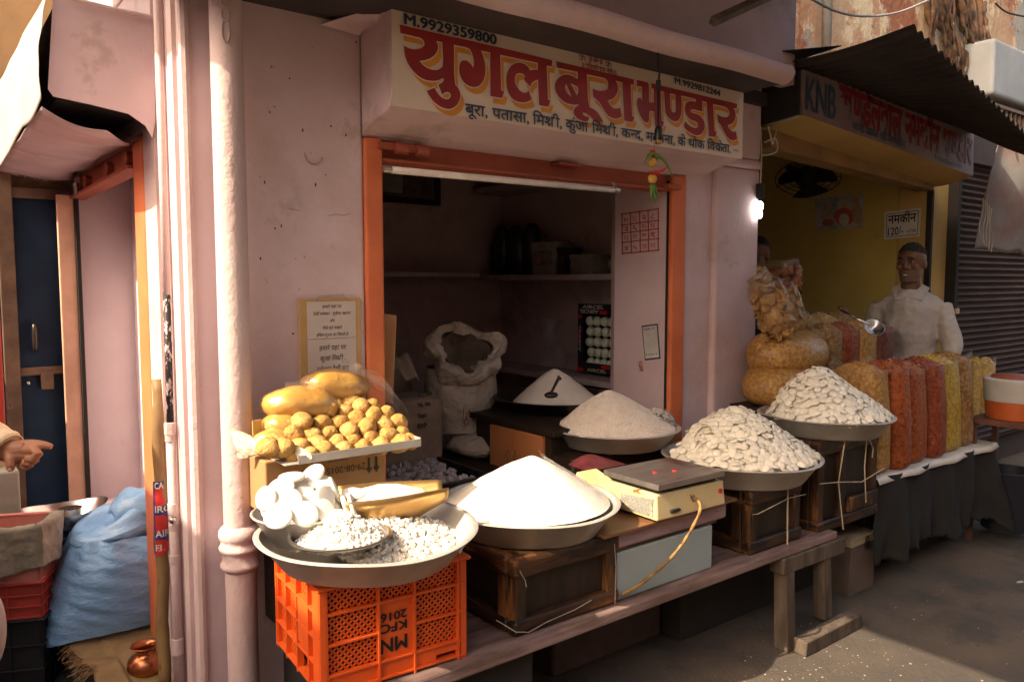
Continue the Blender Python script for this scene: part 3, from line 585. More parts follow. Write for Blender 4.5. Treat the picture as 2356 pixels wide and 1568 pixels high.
# ---------------------------------------------------------------- orange plastic crate
cr = thing('plastic_crate', (1.08, 2.1, .44), 'bright orange lattice plastic crate with black upside down lettering under the widest pan', 'crate')
RZ = R(-4); CP = V(1.309, 1.93, 0)                   # turned about its right front corner
def cw(x, y, z):                                     # crate frame: x along the front from the left, y back, z up
    p = V(x-.462, y, 0); p = Matrix.Rotation(RZ, 3, 'Z') @ p; return V(CP.x+p.x, CP.y+p.y, .442+z)
class CB(MB):
    def bx(s, x0, y0, z0, x1, y1, z1): return s.hexa([cw(x0, y0, z0), cw(x1, y0, z0), cw(x1, y1, z0), cw(x0, y1, z0), cw(x0, y0, z1), cw(x1, y0, z1), cw(x1, y1, z1), cw(x0, y1, z1)])
    def lattice(s, P, x0, x1, z0, z1, pitch=.0195, wd=.0028):   # crossing diagonal bars clipped to a panel; P maps (x, z, depth)
        for sg in (1, -1):
            k = -2.0
            while k < 2.0:
                k += pitch; pts = []
                for (a, bb) in (((x0, None)), ((x1, None))):
                    z = (k-a)*sg if sg == 1 else (a-k)
                    if z0 <= z <= z1: pts.append((a, z))
                for z in (z0, z1):
                    x = k-z if sg == 1 else k+z
                    if x0 < x < x1: pts.append((x, z))
                if len(pts) >= 2:
                    (ax, az_), (bx_, bz) = pts[0], pts[1]; d = Vector((bx_-ax, bz-az_)); 
                    if d.length < .004: continue
                    n = Vector((-d.y, d.x)).normalized()*wd
                    q = [(ax+n.x, az_+n.y), (ax-n.x, az_-n.y), (bx_-n.x, bz-n.y), (bx_+n.x, bz+n.y)]
                    s.hexa([P(x, z, 0) for x, z in q]+[P(x, z, .003) for x, z in q])
CW_, CD_, CH_ = .462, .40, .325
b = CB()
FX = [0.0, .016, .172, .285, .432, .462]; FZ = [.062, .150, .238, .318]
Pf = lambda x, z, d: cw(x, .010+d, z)
for (i0, i1) in ((1, 2), (2, 3), (3, 4)):
    for j in range(3):
        if i0 == 2 and j < 2: continue
        b.lattice(Pf, FX[i0], FX[i1], FZ[j], FZ[j+1])
b.bx(FX[2], .008, FZ[0], FX[3], .014, FZ[2])
b.build('front_lattice', M['crate_orange'], cr)
b = CB()
for x in FX[1:5]: b.bx(x-.004, -.004, .0, x+.004, .0125, CH_-.012)
for z in (FZ[0], FZ[2], .012): b.bx(.004, -.003, z-.004, .458, .012, z+.004)
b.bx(.004, -.003, FZ[1]-.004, FX[2], .012, FZ[1]+.004); b.bx(FX[3], -.003, FZ[1]-.004, .458, .012, FZ[1]+.004)
b.bx(0, 0, .0, .016, .014, CH_-.01); b.bx(.440, 0, 0, .462, .014, CH_-.01); b.bx(0, .006, .012, .36, .0132, .062); b.bx(.36, .006, .03, .462, .0133, .062)
b.build('front_frame', M['crate_orange'], cr, bevel=.0015)
b = CB(); b.bx(-.012, -.012, CH_-.016, .474, CD_+.01, CH_-.004); o = b.build('rim', M['crate_orange'], cr, bevel=.006, seg=3)
b = CB(); SY_ = [.0, .10, .20, .30, .40]; SZ_ = [.012, .085, .16, .235, .318]
for y in SY_: b.bx(-.004, y-.004, 0, .018, y+.005, CH_-.012)
for z in SZ_[:4]: b.bx(-.003, 0, z-.004, .018, CD_, z+.004)
b.bx(-.006, .0, 0, .012, .05, CH_-.012); b.bx(-.002, .11, .10, .011, .19, .235)
b.build('side_frame', M['crate_orange'], cr, bevel=.0015)
b = CB(); Ps = lambda y, z, d: cw(.012+d, y, z)
for j in range(4):
    for (y0, y1) in ((.055, .10), (.20, .30), (.30, .395)): b.lattice(Ps, y0, y1, SZ_[j], SZ_[j+1], pitch=.021)
b.lattice(Ps, .10, .20, SZ_[3], SZ_[4], pitch=.021); b.build('side_lattice', M['crate_orange'], cr)
b = CB(); b.bx(.448, .014, 0, .462, CD_, CH_-.012); b.bx(0, CD_-.012, 0, .46, CD_, CH_-.012); b.bx(.005, .013, .004, .455, CD_-.01, .014); b.build('back_walls', M['crate_orange'], cr)
b = CB(); b.bx(.03, .03, .016, .43, CD_-.03, CH_-.03); b.build('inner_shade_fill', M['dark'], cr)  # black box added so the lattice holes look shaded
def crate_txt(s, x0, x1, z, H):
    o_ = cw(x1, .0055, z); U = (cw(x0, .0055, z)-cw(x1, .0055, z)).normalized(); write('crate_lettering', s, o_, U, x1-x0, (0, 0, -1), H, M['black'], cr, 0, .03)
crate_txt('MN', .180, .262, .124, .040); crate_txt('KFC', .180, .262, .168, .025); crate_txt('2016', .180, .262, .200, .024)
for o in [x for x in cr.children if x.name.startswith('crate_lettering')]: pass

# ---------------------------------------------------------------- wooden crates
def wood_crate(x0, x1, y0, y1, z0, z1, label, rz=0, strings=True, round_=.012, lid=.02):
    t = thing('wooden_crate', ((x0+x1)/2, (y0+y1)/2, z0), label, 'wooden crate', 'old dark wooden crates')
    pv = (x0, y0, 0)
    b = MB(); b.box((x0+.022, y0+.022, z0+.006), (x1-.022, y1-.02, z1-.012), rz, pv); b.build('panel', M['woodp'], t)
    b = MB(); pw = .050
    for x in (x0, x1-pw): b = MB(); b.box((x, y0-.002, z0+.035), (x+pw, y0+.045, z1-.050), rz, pv, jit=.002); b.build('corner_post', M['wood'], t, bevel=.006, seg=3)
    for y in (y0+.046, y1-pw):
        b = MB(); b.box((x0-.002, y, z0+.035), (x0+.04, y+pw, z1-.05), rz, pv, jit=.002); b.build('corner_post', M['wood'], t, bevel=.006, seg=3)
        b = MB(); b.box((x1-.04, y, z0+.035), (x1+.002, y+pw, z1-.05), rz, pv); b.build('corner_post', M['wood'], t, bevel=.006, seg=3)
    for za, zb in ((z0, z0+.055), (z1-.070, z1)):
        b = MB()
        b.box((x0-.008, y0-.010, za), (x1+.008, y0+.036, zb), rz, pv, jit=.003)
        b.box((x0-.010, y0+.037, za+.001), (x0+.036, y1, zb-.001), rz, pv, jit=.002); b.box((x1-.036, y0+.037, za+.001), (x1+.010, y1, zb-.001), rz, pv)
        b.box((x0+.037, y1-.04, za), (x1-.037, y1-.002, zb), rz, pv); b.build('rail', M['woodh'], t, bevel=round_, seg=3)
    b = MB(); b.box((x0+.02, y0+.02, z1-.018), (x1-.02, y1-.01, z1-.004), rz, pv); b.build('lid', M['wood'], t, bevel=.003)
    return t
c1 = wood_crate(1.506, 1.967, 1.94, 2.36, .442, .702, 'dark wooden crate with a wire round it under the powdered sugar pan', round_=.016)
c2 = wood_crate(2.757, 3.125, 1.94, 2.36, .442, .722, 'dark wooden crate tied with pale strap between the scale stand and the tall crate', round_=.012)
c3 = wood_crate(3.27, 3.80, 1.94, 2.36, .43, .862, 'tall dark wooden crate at the plank end carrying the farther pan of discs', round_=.010)
b = MB(); b.box((3.45, 1.932, .442), (3.50, 1.98, .86), jit=.002); b.box((3.52, 1.925, .49), (3.79, 1.95, .56), jit=.003); b.build('mid_post', M['wood'], c3, bevel=.006)
M['strap'] = mat('pale_strap', (.55, .45, .32), .6); M['wire'] = mat('grey_wire', (.35, .31, .27), .5)
b = MB(); b.tube([(3.00, 1.922, .73), (3.0, 1.921, .60), (3.005, 1.920, .442)], .004, 4, flat=.4); b.tube([(2.745, 1.92, .625), (2.78, 1.918, .622), (3.0, 1.916, .652), (3.135, 1.92, .645)], .0035, 4, flat=.5); b.build('strap', M['strap'], c2)
b = MB()
b.tube([(3.42, 1.90, .86), (3.40, 1.915, .66), (3.43, 1.90, .43)], .003, 5); b.tube([(3.25, 1.918, .675), (3.40, 1.912, .66), (3.60, 1.908, .63), (3.82, 1.912, .665)], .0028, 5); b.tube([(3.64, 1.91, .86), (3.62, 1.908, .70), (3.65, 1.91, .52)], .003, 5); b.tube([(3.64, 1.91, .86), (3.69, 1.905, .78), (3.675, 1.90, .74)], .003, 5)
b.build('string', M['strap'], c3)
b = MB()
b.tube([(1.513, 1.925, .668), (1.535, 1.924, .63), (1.538, 1.922, .61)], .0018, 5); b.tube([(1.46, 1.98, .50), (1.50, 1.927, .468), (1.53, 1.922, .462), (1.545, 1.922, .455), (1.62, 1.92, .470), (1.75, 1.922, .478), (1.83, 1.925, .49)], .0018, 5); b.tube([(1.938, 1.922, .67), (1.945, 1.921, .58), (1.942, 1.921, .45)], .0015, 5)
b.build('binding_wire', M['wire'], c1)

# ---------------------------------------------------------------- stand and scale
st = thing('box_stand', (2.28, 2.1, .44), 'worn lilac beam and brown board on a pale blue box under the weighing scale', 'stand')
b = MB(); b.box((1.974, 1.945, .442), (2.516, 2.32, .620)); b.build('pale_box', mat('pale_blue_sheet', (.36, .42, .42), .45, col2=(.30, .36, .36), vs=2, stain=[(30, .70, .04, (.22, .22, .2))]), st, bevel=.006)
b = MB(); b.box((1.93, 1.95, .6215), (2.55, 2.1, .64)); b.build('batten', M['woodh'], st, bevel=.003)
b = MB(); b.box((1.97, 1.932, .6405), (2.588, 2.34, .705), jit=.003); b.build('beam', mat('worn_lilac_wood', (.40, .28, .29), .75, col2=(.28, .18, .18), vs=6, bump=.8, bs=34, stain=[(11, .60, .05, (.10, .055, .04)), (30, .66, .05, (.5, .4, .4))], stretch=(.6, 1, 2.5)), st, bevel=.012, seg=3)
b = MB(); b.box((1.86, 1.905, .7055), (2.625, 2.36, .7165), rz=R(1.2)); b.build('board', mat('brown_board', (.24, .115, .055), .45, col2=(.17, .075, .035), vs=4, rv=.1, stain=[(50, .70, .04, (.5, .36, .25))]), st, bevel=.003)
M['cream'] = mat('chipped_cream_paint', (.62, .50, .27), .5, col2=(.55, .42, .21), vs=4, bump=.2, bs=40, stain=[(9, .60, .025, (.17, .08, .04)), (24, .66, .03, (.22, .12, .07))])
scale = thing('weighing_scale', (2.28, 2.03, .717), 'old bench weighing scale with steel platter and chipped cream body', 'weighing scale')
sx0, sx1, sy0, sy1 = 2.112, 2.480, 1.885, 2.155
def srot(p): return Matrix.Rotation(R(-1.5), 3, 'Z') @ (Vector(p)-V(2.1, 1.9, 0)) + V(2.1, 1.9, 0)
b = MB(); b.hexa([srot(p) for p in ((sx0-.005, sy0-.01, .728), (sx1+.01, sy0-.01, .728), (sx1+.01, sy1, .728), (sx0-.005, sy1, .728), (sx0, sy0, .822), (sx1+.005, sy0, .822), (sx1+.005, sy1, .822), (sx0, sy1, .822))])
b.build('body', M['cream'], scale, bevel=.006)
b = MB(); b.hexa([srot(p) for p in ((sx0-.07, sy1-.06, .728), (sx0+.06, sy1-.06, .728), (sx0+.06, sy1+.12, .728), (sx0-.07, sy1+.12, .728), (sx0-.05, sy1-.03, .772), (sx0+.06, sy1-.03, .80), (sx0+.06, sy1+.12, .84), (sx0-.05, sy1+.12, .84))])
b.build('display_housing', M['cream'], scale, bevel=.008)
b = MB(); b.hexa([srot(p) for p in ((sx0-.009, sy0+.012, .742), (sx0-.003, sy0+.012, .742), (sx0-.003, sy1-.09, .742), (sx0-.009, sy1-.09, .742), (sx0-.005, sy0+.012, .805), (sx0-.001, sy0+.012, .805), (sx0-.001, sy1-.09, .79), (sx0-.005, sy1-.09, .79))])
b.build('side_grille', mat('perforated_grey', (.34, .33, .29), .6, col2=(.12, .12, .11), vs=420, va=.1, stain=[(16, .55, .03, (.60, .45, .24))], detail=1), scale)
b = MB(); b.hexa([srot(p) for p in ((sx0+.02, sy0+.02, .822), (sx1-.02, sy0+.02, .822), (sx1-.02, sy1-.02, .822), (sx0+.02, sy1-.02, .822), (sx0+.02, sy0+.02, .842), (sx1-.02, sy0+.02, .842), (sx1-.02, sy1-.02, .842), (sx0+.02, sy1-.02, .842))]); b.build('neck', M['black'], scale)
b = MB(); b.hexa([srot(p) for p in ((sx0-.006, sy0-.015, .841), (sx1-.004, sy0-.015, .841), (sx1-.004, sy1+.005, .841), (sx0-.006, sy1+.005, .841), (sx0-.006, sy0-.015, .864), (sx1-.004, sy0-.015, .864), (sx1-.004, sy1+.005, .864), (sx0-.006, sy1+.005, .864))])
b.build('platter', mat('brushed_steel', (.42, .38, .36), .30, .9, col2=(.30, .27, .25), vs=5, bump=.06, bs=90, stretch=(1, 8, 1), rv=.08), scale, bevel=.0025)
Mred = mat('red_plastic', (.65, .02, .025), .3)
for x, y in ((2.235, 2.005), (2.315, 1.975)):
    b = MB(); b.lathe([(.0001, .8675), (.009, .867), (.010, .8645)], (x, y, 0), 16); b.build('red_dot', Mred, scale, smooth=True)  # small red discs on top of the platter
b = MB(); b.box((2.452, 1.866, .776), (2.470, 1.882, .792)); b.build('switch', Mred, scale, bevel=.002)
b = MB(); b.box((2.175, 1.864, .748), (2.225, 1.882, .759)); b.build('slot', M['black'], scale, bevel=.003)
b = MB(); pts = [(2.318, 1.876, .775), (2.318, 1.855, .765), (2.300, 1.84, .735), (2.27, 1.86, .66), (2.22, 1.885, .585), (2.16, 1.90, .54), (2.07, 1.915, .495), (1.985, 1.93, .467)]
def spline(P, n=6):
    P = [Vector(p) for p in P]; out = []
    for i in range(len(P)-1):
        a, b_, c, d = P[max(i-1, 0)], P[i], P[i+1], P[min(i+2, len(P)-1)]
        for k in range(n):
            t = k/n; out.append(.5*((2*b_)+(-a+c)*t+(2*a-5*b_+4*c-d)*t*t+(-a+3*b_-3*c+d)*t**3))
    return out+[P[-1]]
pts = spline(pts); b.tube(pts, [.0062+.0012*math.sin(i*1.3) for i in range(len(pts))], 8); b.build('cable', mat('taped_cable', (.36, .21, .07), .7, col2=(.16, .085, .03), vs=20, bump=.6, bs=60), scale, smooth=True)

# ---------------------------------------------------------------- jaggery tray on the cardboard box
cb = thing('cardboard_box', (.99, 2.46, .86), 'plain brown cardboard box under the tray of jaggery lumps', 'box')
b = MB(); b.box((.852, 2.37, .86), (1.272, 2.63, 1.035)); b.build('box_body', M['cardboard'], cb, bevel=.005)
b = MB(); b.box((.93, 2.40, .437), (1.25, 2.62, .859)); tag(b.build('prop_crate', M['woodp'], None), 'dark crate in the shadow propping up the cardboard box', 'crate')
for k in (0, 1):
    b = MB(); x = 1.205+k*.028; b.poly([(x, 2.3685, 1.0), (x+.008, 2.3685, 1.0), (x+.008, 2.3685, .965), (x+.016, 2.3685, .965), (x+.004, 2.3685, .945), (x-.008, 2.3685, .965), (x, 2.3685, .965)], (0, -.0006, 0)); b.build('arrow', M['greenink'], cb)
write('box_print', '29-08-2015', (1.195, 2.3675, .985), (-1, 0, 0), .14, (0, 0, -1), .022, M['greenink'], cb, .0)
write('box_print', 'MONO SODIUM', (1.13, 2.3675, 1.01), (-1, 0, 0), .07, (0, 0, -1), .008, M['greenink'], cb, .0)
write('box_print', 'THIS SIDE UP', (1.24, 2.3675, 1.02), (-1, 0, 0), .055, (0, 0, -1), .006, M['greenink'], cb, .0)
tr = thing('tray', (1.1, 2.4, 1.04), 'shallow pale metal tray lined with torn paper holding jaggery lumps', 'tray')
TF = [at(700, 1072, 'Y', 2.27), at(966, 1031, 'Y', 2.27)]; tz = 1.037
b = MB(); x0, x1 = TF[0].x-.0, TF[1].x; y0, y1 = 2.27, 2.63
b.box((x0-.06, y0, tz), (x1, y1, tz+.003)); b.box((x0-.02, y0-.003, tz), (x1, y0, tz+.026)); b.box((x1, y0-.003, tz), (x1+.003, y1, tz+.030))
b.build('pan_body', M['alu'], tr)
pp = mat('torn_paper', (.72, .64, .50), .9, col2=(.62, .52, .38), vs=8)
b = MB()
def paper(u, v):
    p = V(x0+.02, y0-.006, tz+.022)*(1-u) + V(x0-.14, y0+.20, tz+.05)*u
    return p + V(rnd.uniform(-.003, .003), 0, (v-.5)*(.022+.07*u*u)+.012*math.sin(u*9)*(v-.3) + .010*mnoise.noise(V(u*5, v*4, 0))) + V(-.02*v*u, -.01*math.sin(v*5), 0)
b.sheet(paper, 26, 8); b.build('paper_lining', pp, tr, solid=.001)
b = MB(); q = at(588, 985, 'Y', 2.47); b.box((q.x-.016, 2.46, q.z-.02), (q.x+.02, 2.463, q.z+.028), rz=R(20)); b.build('card_scrap', mat('yellow_card', (.66, .46, .18), .8), tr)
JG = {2.305: [(300,1200),(395,1205),(470,1252),(580,1250),(700,1222),(825,1212),(960,1198),(1080,1188),(1215,1172),(1290,1155)],
      2.335: [(360,1160),(515,1198),(640,1178),(770,1158),(890,1153),(1015,1130),(1135,1120),(1225,1100)],
      2.365: [(480,1100),(605,1115),(720,1103),(865,1085),(990,1058),(1105,1040),(1205,1025)],
      2.395: [(535,1020),(670,1028),(800,1028),(910,1000),(1040,975),(1130,960)],
      2.43: [(710,940),(830,950),(940,915),(1030,908)], 2.46: [(775,912),(870,885), (1000,960)]}
def lump_mesh(seed):
    b = MB(); v0, f0 = I3; sx, sy, sz = rnd.uniform(1, 1.22), rnd.uniform(.85, 1), rnd.uniform(.78, .92)
    b.add([V(v.x*sx, v.y*sy, v.z*sz)*(.0315*(1+.13*mnoise.noise(v*1.2+V(seed*7, 0, 0))+.035*mnoise.noise(v*3.4+V(seed, 1, 0)))) for v in v0], f0)
    me = b.mesh('lump', M['jaggery'], True); return me
lm = [lump_mesh(i) for i in range(7)]
i = 0
for Y, row in JG.items():
    for (x, y) in row:
        i += 1; o = bpy.data.objects.new('jaggery_lump', lm[i % 7]); COL.objects.link(o)
        o.location = at((900+x/1.742)*.5752, (1100+y/1.742)*.5752, 'Y', Y+.022+rnd.uniform(-.01, .01)); o.rotation_euler = (rnd.uniform(-.5, .5), rnd.uniform(-.5, .5), rnd.uniform(-1.2, 1.2)); s = rnd.uniform(.98, 1.18)
        o.scale = (s, s, s); tag(o, 'golden brown rounded jaggery lump stacked on the paper lined tray', 'jaggery lump', 'jaggery lumps on the tray')
M['jagbag'] = mat('jaggery_in_film', (.60, .35, .08), .3, col2=(.46, .23, .045), vs=9, bump=.6, bs=22, coat=.35, spec=.5, bdist=.01)
def jbag(x, y, Y, rx, ry, rz_, label, tilt=0):
    c = at((900+x/1.742)*.5752, (1100+y/1.742)*.5752, 'Y', Y); b = MB()
    b.ball((0, 0, 0), (rx, ry, rz_), 28, 18, rot=Matrix.Rotation(tilt, 3, 'Y'))
    b.v = [tuple(Vector(v)*(1+.10*mnoise.noise(Vector(v)*16)+.055*mnoise.noise(Vector(v)*34)+.02*mnoise.noise(Vector(v)*70))) for v in b.v]
    t = thing('jaggery_bag', c, label, 'bag', 'clear bags of jaggery')
    b.v = [tuple(Vector(v)+c) for v in b.v]; b.build('contents', M['jagbag'], t, smooth=True)
    b = MB(); b.ball(c, (rx*1.07, ry*1.07, rz_*1.07), 26, 16, rot=Matrix.Rotation(tilt, 3, 'Y')); b.v = [tuple(c+(Vector(v)-c)*(1+.05*mnoise.noise(Vector(v)*26))) for v in b.v]; b.build('film', M['film3'], t, smooth=True)
    return t, c
t, c = jbag(535, 895, 2.50, .135, .085, .062, 'clear bag of yellow jaggery lying on the left of the lump heap', .06)
t2, c2 = jbag(775, 772, 2.53, .128, .075, .060, 'topmost clear bag of yellow jaggery with loose film at its end', .10)
b = MB()
def tail(u, v): return c2 + V(.03+.20*u, -.035+.05*(v-.5)*2*.4, .045-.135*u*u+.015*(1-u)) + V(0, .09*(v-.5), .02*math.sin(v*9+u*5)+.015*mnoise.noise(V(u*6, v*6, 0)))
b.sheet(tail, 16, 12); b.build('loose_film', M['film'], t2, smooth=True)
b = MB()
def tail2(u, v): return c2 + V(-.11-.09*u, -.04, .005+.02*(1-u)+(v-.5)*.045+.004*math.sin(u*8))
b.sheet(tail2, 8, 6); b.build('film_end', M['film2'], t2, smooth=True)
jbag(405, 1040, 2.47, .070, .06, .045, 'small clear bag of jaggery at the left end under the lying bag')
jbag(345, 1150, 2.43, .070, .05, .040, 'lowest clear bag of jaggery at the left edge of the tray')

# ---------------------------------------------------------------- notice, grid, stickers
nb = thing('notice_board', (1.2, D, 1.25), 'framed paper notice with printed lines hung on the lilac wall beside the orange frame', 'notice')
b = MB(); b.box((1.083, D-.012, 1.13), (1.322, D-.002, 1.535), jit=.0); b.build('backing', mat('yellowed_board', (.52, .34, .15), .8, col2=(.45, .26, .10), vs=6), nb, bevel=.002)
b = MB(); b.box((1.112, D-.0145, 1.15), (1.300, D-.0125, 1.524)); b.build('paper', mat('notice_paper', (.60, .52, .47), .7, col2=(.54, .45, .41), vs=5), nb)
fd = mat('faded_ink', (.10, .08, .075), .8)
b = MB(); b.box((1.112, D-.0152, 1.388), (1.300, D-.0147, 1.391)); b.build('paper_fold', mat('fold_line', (.40, .34, .3), .8), nb)
NT = ['हमारे यहां पर', ['देशी श', ('h', 'क'), 'कर . गुडीया ', 'खा', ('h', 'ण'), 'ड'], 'और', 'मीठे बडे मखाने', ['उ', 'िच', 'त मू', ('h', 'ल'), 'य पर ', 'िमलते है']]
wd_ = [.075, .145, .020, .075, .125]
for i, tx in enumerate(NT):
    write('notice_line', tx, (1.206-wd_[i]/2, D-.0156, 1.500-i*.0255), (1, 0, .0), wd_[i], (.12, 0, 1), .0105, fd, nb, .004)
for i, (tx, ww) in enumerate([('हमारे यहां पर', .105), (['कुजां ', 'िम', ('r', 'श'), 'ी ,'], .10), ([('h', 'स'), 'पेशल देशी बूरा'], .125)]):
    write('notice_line', tx, (1.206-ww/2, D-.0156, 1.348-i*.038), (1, 0, 0), ww, (.12, 0, 1), .0165, fd, nb, .004)
b = MB(); b.tube([(1.135, D-.016, 1.525), (1.16, D-.016, 1.545), (1.255, D-.016, 1.548), (1.275, D-.016, 1.522)], .002, 5); b.build('hanging_string', M['strap'], nb)
M['sindoor'] = mat('red_painted_line', (.48, .06, .03), .8)
gr = thing('painted_grid', (3.055, 2.87, 1.75), 'red hand painted number grid on the reveal wall inside the opening', 'painted grid')
def gp(u, v): a, bq, c, d_ = V(3.0575, 3.003, 1.953), V(3.0575, 2.747, 1.964), V(3.0575, 2.994, 1.743), V(3.0575, 2.740, 1.754); return (a*(1-u)+bq*u)*(1-v)+(c*(1-u)+d_*u)*v
b = MB()
for k in range(5):
    u = [0, .25, .51, .74, 1][k]; b.tube([gp(u+rnd.uniform(-.01, .01), -.02), gp(u, .5), gp(u+rnd.uniform(-.01, .01), 1.02)], .0032, 5)
    v = [0, .28, .48, .72, 1][k]; b.tube([gp(-.03, v), gp(.5, v+rnd.uniform(-.01, .01)), gp(1.02, v+rnd.uniform(-.01, .01))], .0032, 5)
b.build('grid_lines', M['sindoor'], gr)
nums = [['१०', '१८', '२', '८'], ['३', '६', '१५', '१४'], ['१३', '१९', '७', '१'], ['४', '५', '१४', '११']]
for r_ in range(4):
    for c_ in range(4):
        p = gp([.06, .31, .57, .80][c_], [.22, .44, .66, .93][r_]); write('grid_number', nums[r_][c_], p+V(-.002, 0, 0), (0, -1, .03), .030, (0, 0, 1), .026, M['sindoor'], gr, .015)
qs = thing('sticker', (3.055, 2.78, 1.18), 'white payment sticker with dark blue border low on the reveal wall', 'sticker')
b = MB(); b.hexa([V(3.0565, y, z) for y, z in ((2.822, 1.178), (2.716, 1.196), (2.738, 1.376), (2.849, 1.360))]+[V(3.0590, y, z) for y, z in ((2.822, 1.178), (2.716, 1.196), (2.738, 1.376), (2.849, 1.360))]); b.build('border', M['navy'], qs)
b = MB(); b.hexa([V(3.0540, y, z) for y, z in ((2.816, 1.188), (2.724, 1.203), (2.742, 1.368), (2.840, 1.353))]+[V(3.0563, y, z) for y, z in ((2.816, 1.188), (2.724, 1.203), (2.742, 1.368), (2.840, 1.353))]); b.build('card', mat('sticker_white', (.72, .68, .64), .5), qs)
write('sticker_text', 'BHIM UPI', (3.0532, 2.832, 1.335), (0, -1, .14), .075, (0, -.1, 1), .011, fd, qs, .01)
for k in range(5):
    b = MB(); b.box((3.0528, 2.805-k*.017, 1.206+k*.0025), (3.0538, 2.811-k*.017, 1.213+k*.0025)); b.build('icon', M['navy'], qs)
sk = MB(); sk.poly([(3.0565, 2.868, 1.165), (3.0565, 2.845, 1.175), (3.0565, 2.835, 1.12), (3.0565, 2.86, 1.115)], (.002, 0, 0)); tag(sk.build('torn_sticker', mat('torn_red_sticker', (.45, .05, .03), .6, col2=(.5, .4, .3), vs=60), None), 'small torn red sticker scrap below the payment sticker on the reveal', 'sticker')

# ---------------------------------------------------------------- spilled sugar and litter on the street
b = MB(); v0, f0 = I1
for k in range(420):
    if k < 200: x, y = rnd.gauss(2.85, .30), rnd.gauss(1.66, .15)
    elif k < 330: x, y = rnd.gauss(4.05, .10), rnd.gauss(1.22, .035)
    else: x, y = rnd.uniform(2.6, 5.6), rnd.uniform(1.0, 1.8)
    r_ = rnd.choice([.0012, .0014, .0018, .0022, .003, .0045])*rnd.uniform(.7, 1.2); b.add([(x+v.x*r_*rnd.uniform(.8, 1.5), y+v.y*r_, .001+max(0, v.z)*r_*.5) for v in v0], f0)
tag(b.build('spilled_sugar', mat('trodden_sugar', (.42, .37, .31), .9, vs=40), None), 'white crumbs of spilled sugar scattered on the street near the trestle', 'crumbs', kind='stuff')
for (x, y, s_, lab_, cc) in ((2.62, 1.72, .035, 'dry curled brown leaf scrap on the shaded ground by the trestle', (.17, .13, .09)), (4.6, 1.55, .022, 'small dirty white paper scrap lying on the open street', (.45, .42, .38)), (3.02, 1.36, .012, 'tiny green plastic scrap on the sunlit patch of street', (.06, .35, .10))):
    b = MB(); b.sheet(lambda u, v: (x+s_*(u-.5)*2, y+s_*.5*(v-.5)*2+.2*s_*math.sin(u*5), .003+.25*s_*(u-.5)**2+.1*s_*math.sin(v*6+u*3)), 8, 6); tag(b.build('scrap', mat('litter', cc, .8, vs=60), None, smooth=True), lab_, 'scrap')
# ---------------------------------------------------------------- hanging things and the tube light
tl = thing('tube_light', (2.0, 2.6, 2.01), 'long unlit white fluorescent tube mounted under the orange shutter header', 'tube light')
ta, tb_ = at(892, 390, 'Y', 2.60), at(1416, 437, 'Y', 2.60)
b = MB(); b.tube([ta, tb_], .0135, 16); b.build('tube', mat('tube_glass', (.80, .72, .66), .3, spec=.5), tl, smooth=True)
b = MB(); b.tube([ta-V(.02, 0, 0), ta+V(.012, 0, 0)], .0145, 14); b.build('end_cap', M['steel'], tl, smooth=True, auto=40)
b = MB(); b.tube([tb_-V(.012, 0, 0), tb_+V(.02, 0, 0)], .0145, 14); b.tube([tb_+V(.0, 0, 0), tb_+V(.01, .03, .03)], .012, 8); b.build('end_cap', M['steel'], tl, smooth=True, auto=40)
hb = thing('bulb_holder', (2.44, 2.2, 2.155), 'black bulb holder hanging on a twisted wire before the red signboard', 'bulb holder')
b = MB(); b.tube(spline([(2.436, 2.2, 2.55), (2.437, 2.2, 2.47), (2.446, 2.2, 2.43), (2.44, 2.2, 2.38), (2.441, 2.2, 2.30), (2.444, 2.2, 2.21)]), .0035, 6); b.tube(spline([(2.43, 2.2, 2.55), (2.441, 2.196, 2.46), (2.437, 2.198, 2.40), (2.444, 2.197, 2.34), (2.444, 2.2, 2.21)]), .0025, 6); b.tube([(2.44, 2.2, 2.405), (2.441, 2.2, 2.370)], .010, 8); b.build('wire', M['black'], hb)
b = MB(); b.lathe([(.001, 2.222), (.012, 2.222), (.016, 2.21), (.017, 2.185), (.021, 2.184), (.021, 2.170), (.017, 2.168), (.001, 2.168)], (2.445, 2.2, 0), 20); b.build('socket', mat('bakelite', (.012, .012, .013), .3), hb, smooth=True, auto=40)
b = MB(); b.lathe([(.012, 2.168), (.0125, 2.152), (.001, 2.152)], (2.445, 2.2, 0), 16); b.build('brass_ring', M['brass'], hb, smooth=True)
nz_ = thing('lemon_chilli_charm', (2.41, 2.2, 1.96), 'hanging charm of two lemons with red and green chillies below the signboard', 'charm')
b = MB(); b.tube([(2.425, 2.2, 2.165), (2.415, 2.2, 2.10), (2.412, 2.2, 1.975)], .0015, 5); b.build('thread', M['wire'], nz_)
lem = mat('lemon_peel', (.62, .36, .06), .45, col2=(.50, .26, .04), vs=20); gch = mat('green_chilli', (.10, .22, .025), .35); rch = mat('red_chilli', (.55, .03, .015), .35)
for z in (2.075, 2.01):
    b = MB(); b.ball((2.412, 2.2, z), (.019, .019, .020), 14, 10); b.build('lemon', lem, nz_, smooth=True)
def chilli(p0, d, L, m, droop=.03, rr=.0068):
    p0 = Vector(p0); d = Vector(d).normalized(); P = [p0+d*L*t+V(0, 0, -droop*t*t) for t in [i/8 for i in range(9)]]
    b = MB(); b.tube(P, [rr*(.7+.6*math.sin(math.pi*min(1, .3+t/8*.75)))*(1-t/8*.75)+.0006 for t in range(9)], 8); b.build('chilli', m, nz_, smooth=True)
chilli((2.41, 2.195, 2.105), (-.9, -.2, .35), .075, gch, .075); chilli((2.415, 2.195, 2.10), (.9, -.2, .3), .10, gch, .11); chilli((2.415, 2.2, 2.105), (.9, .3, .2), .05, gch, .03)
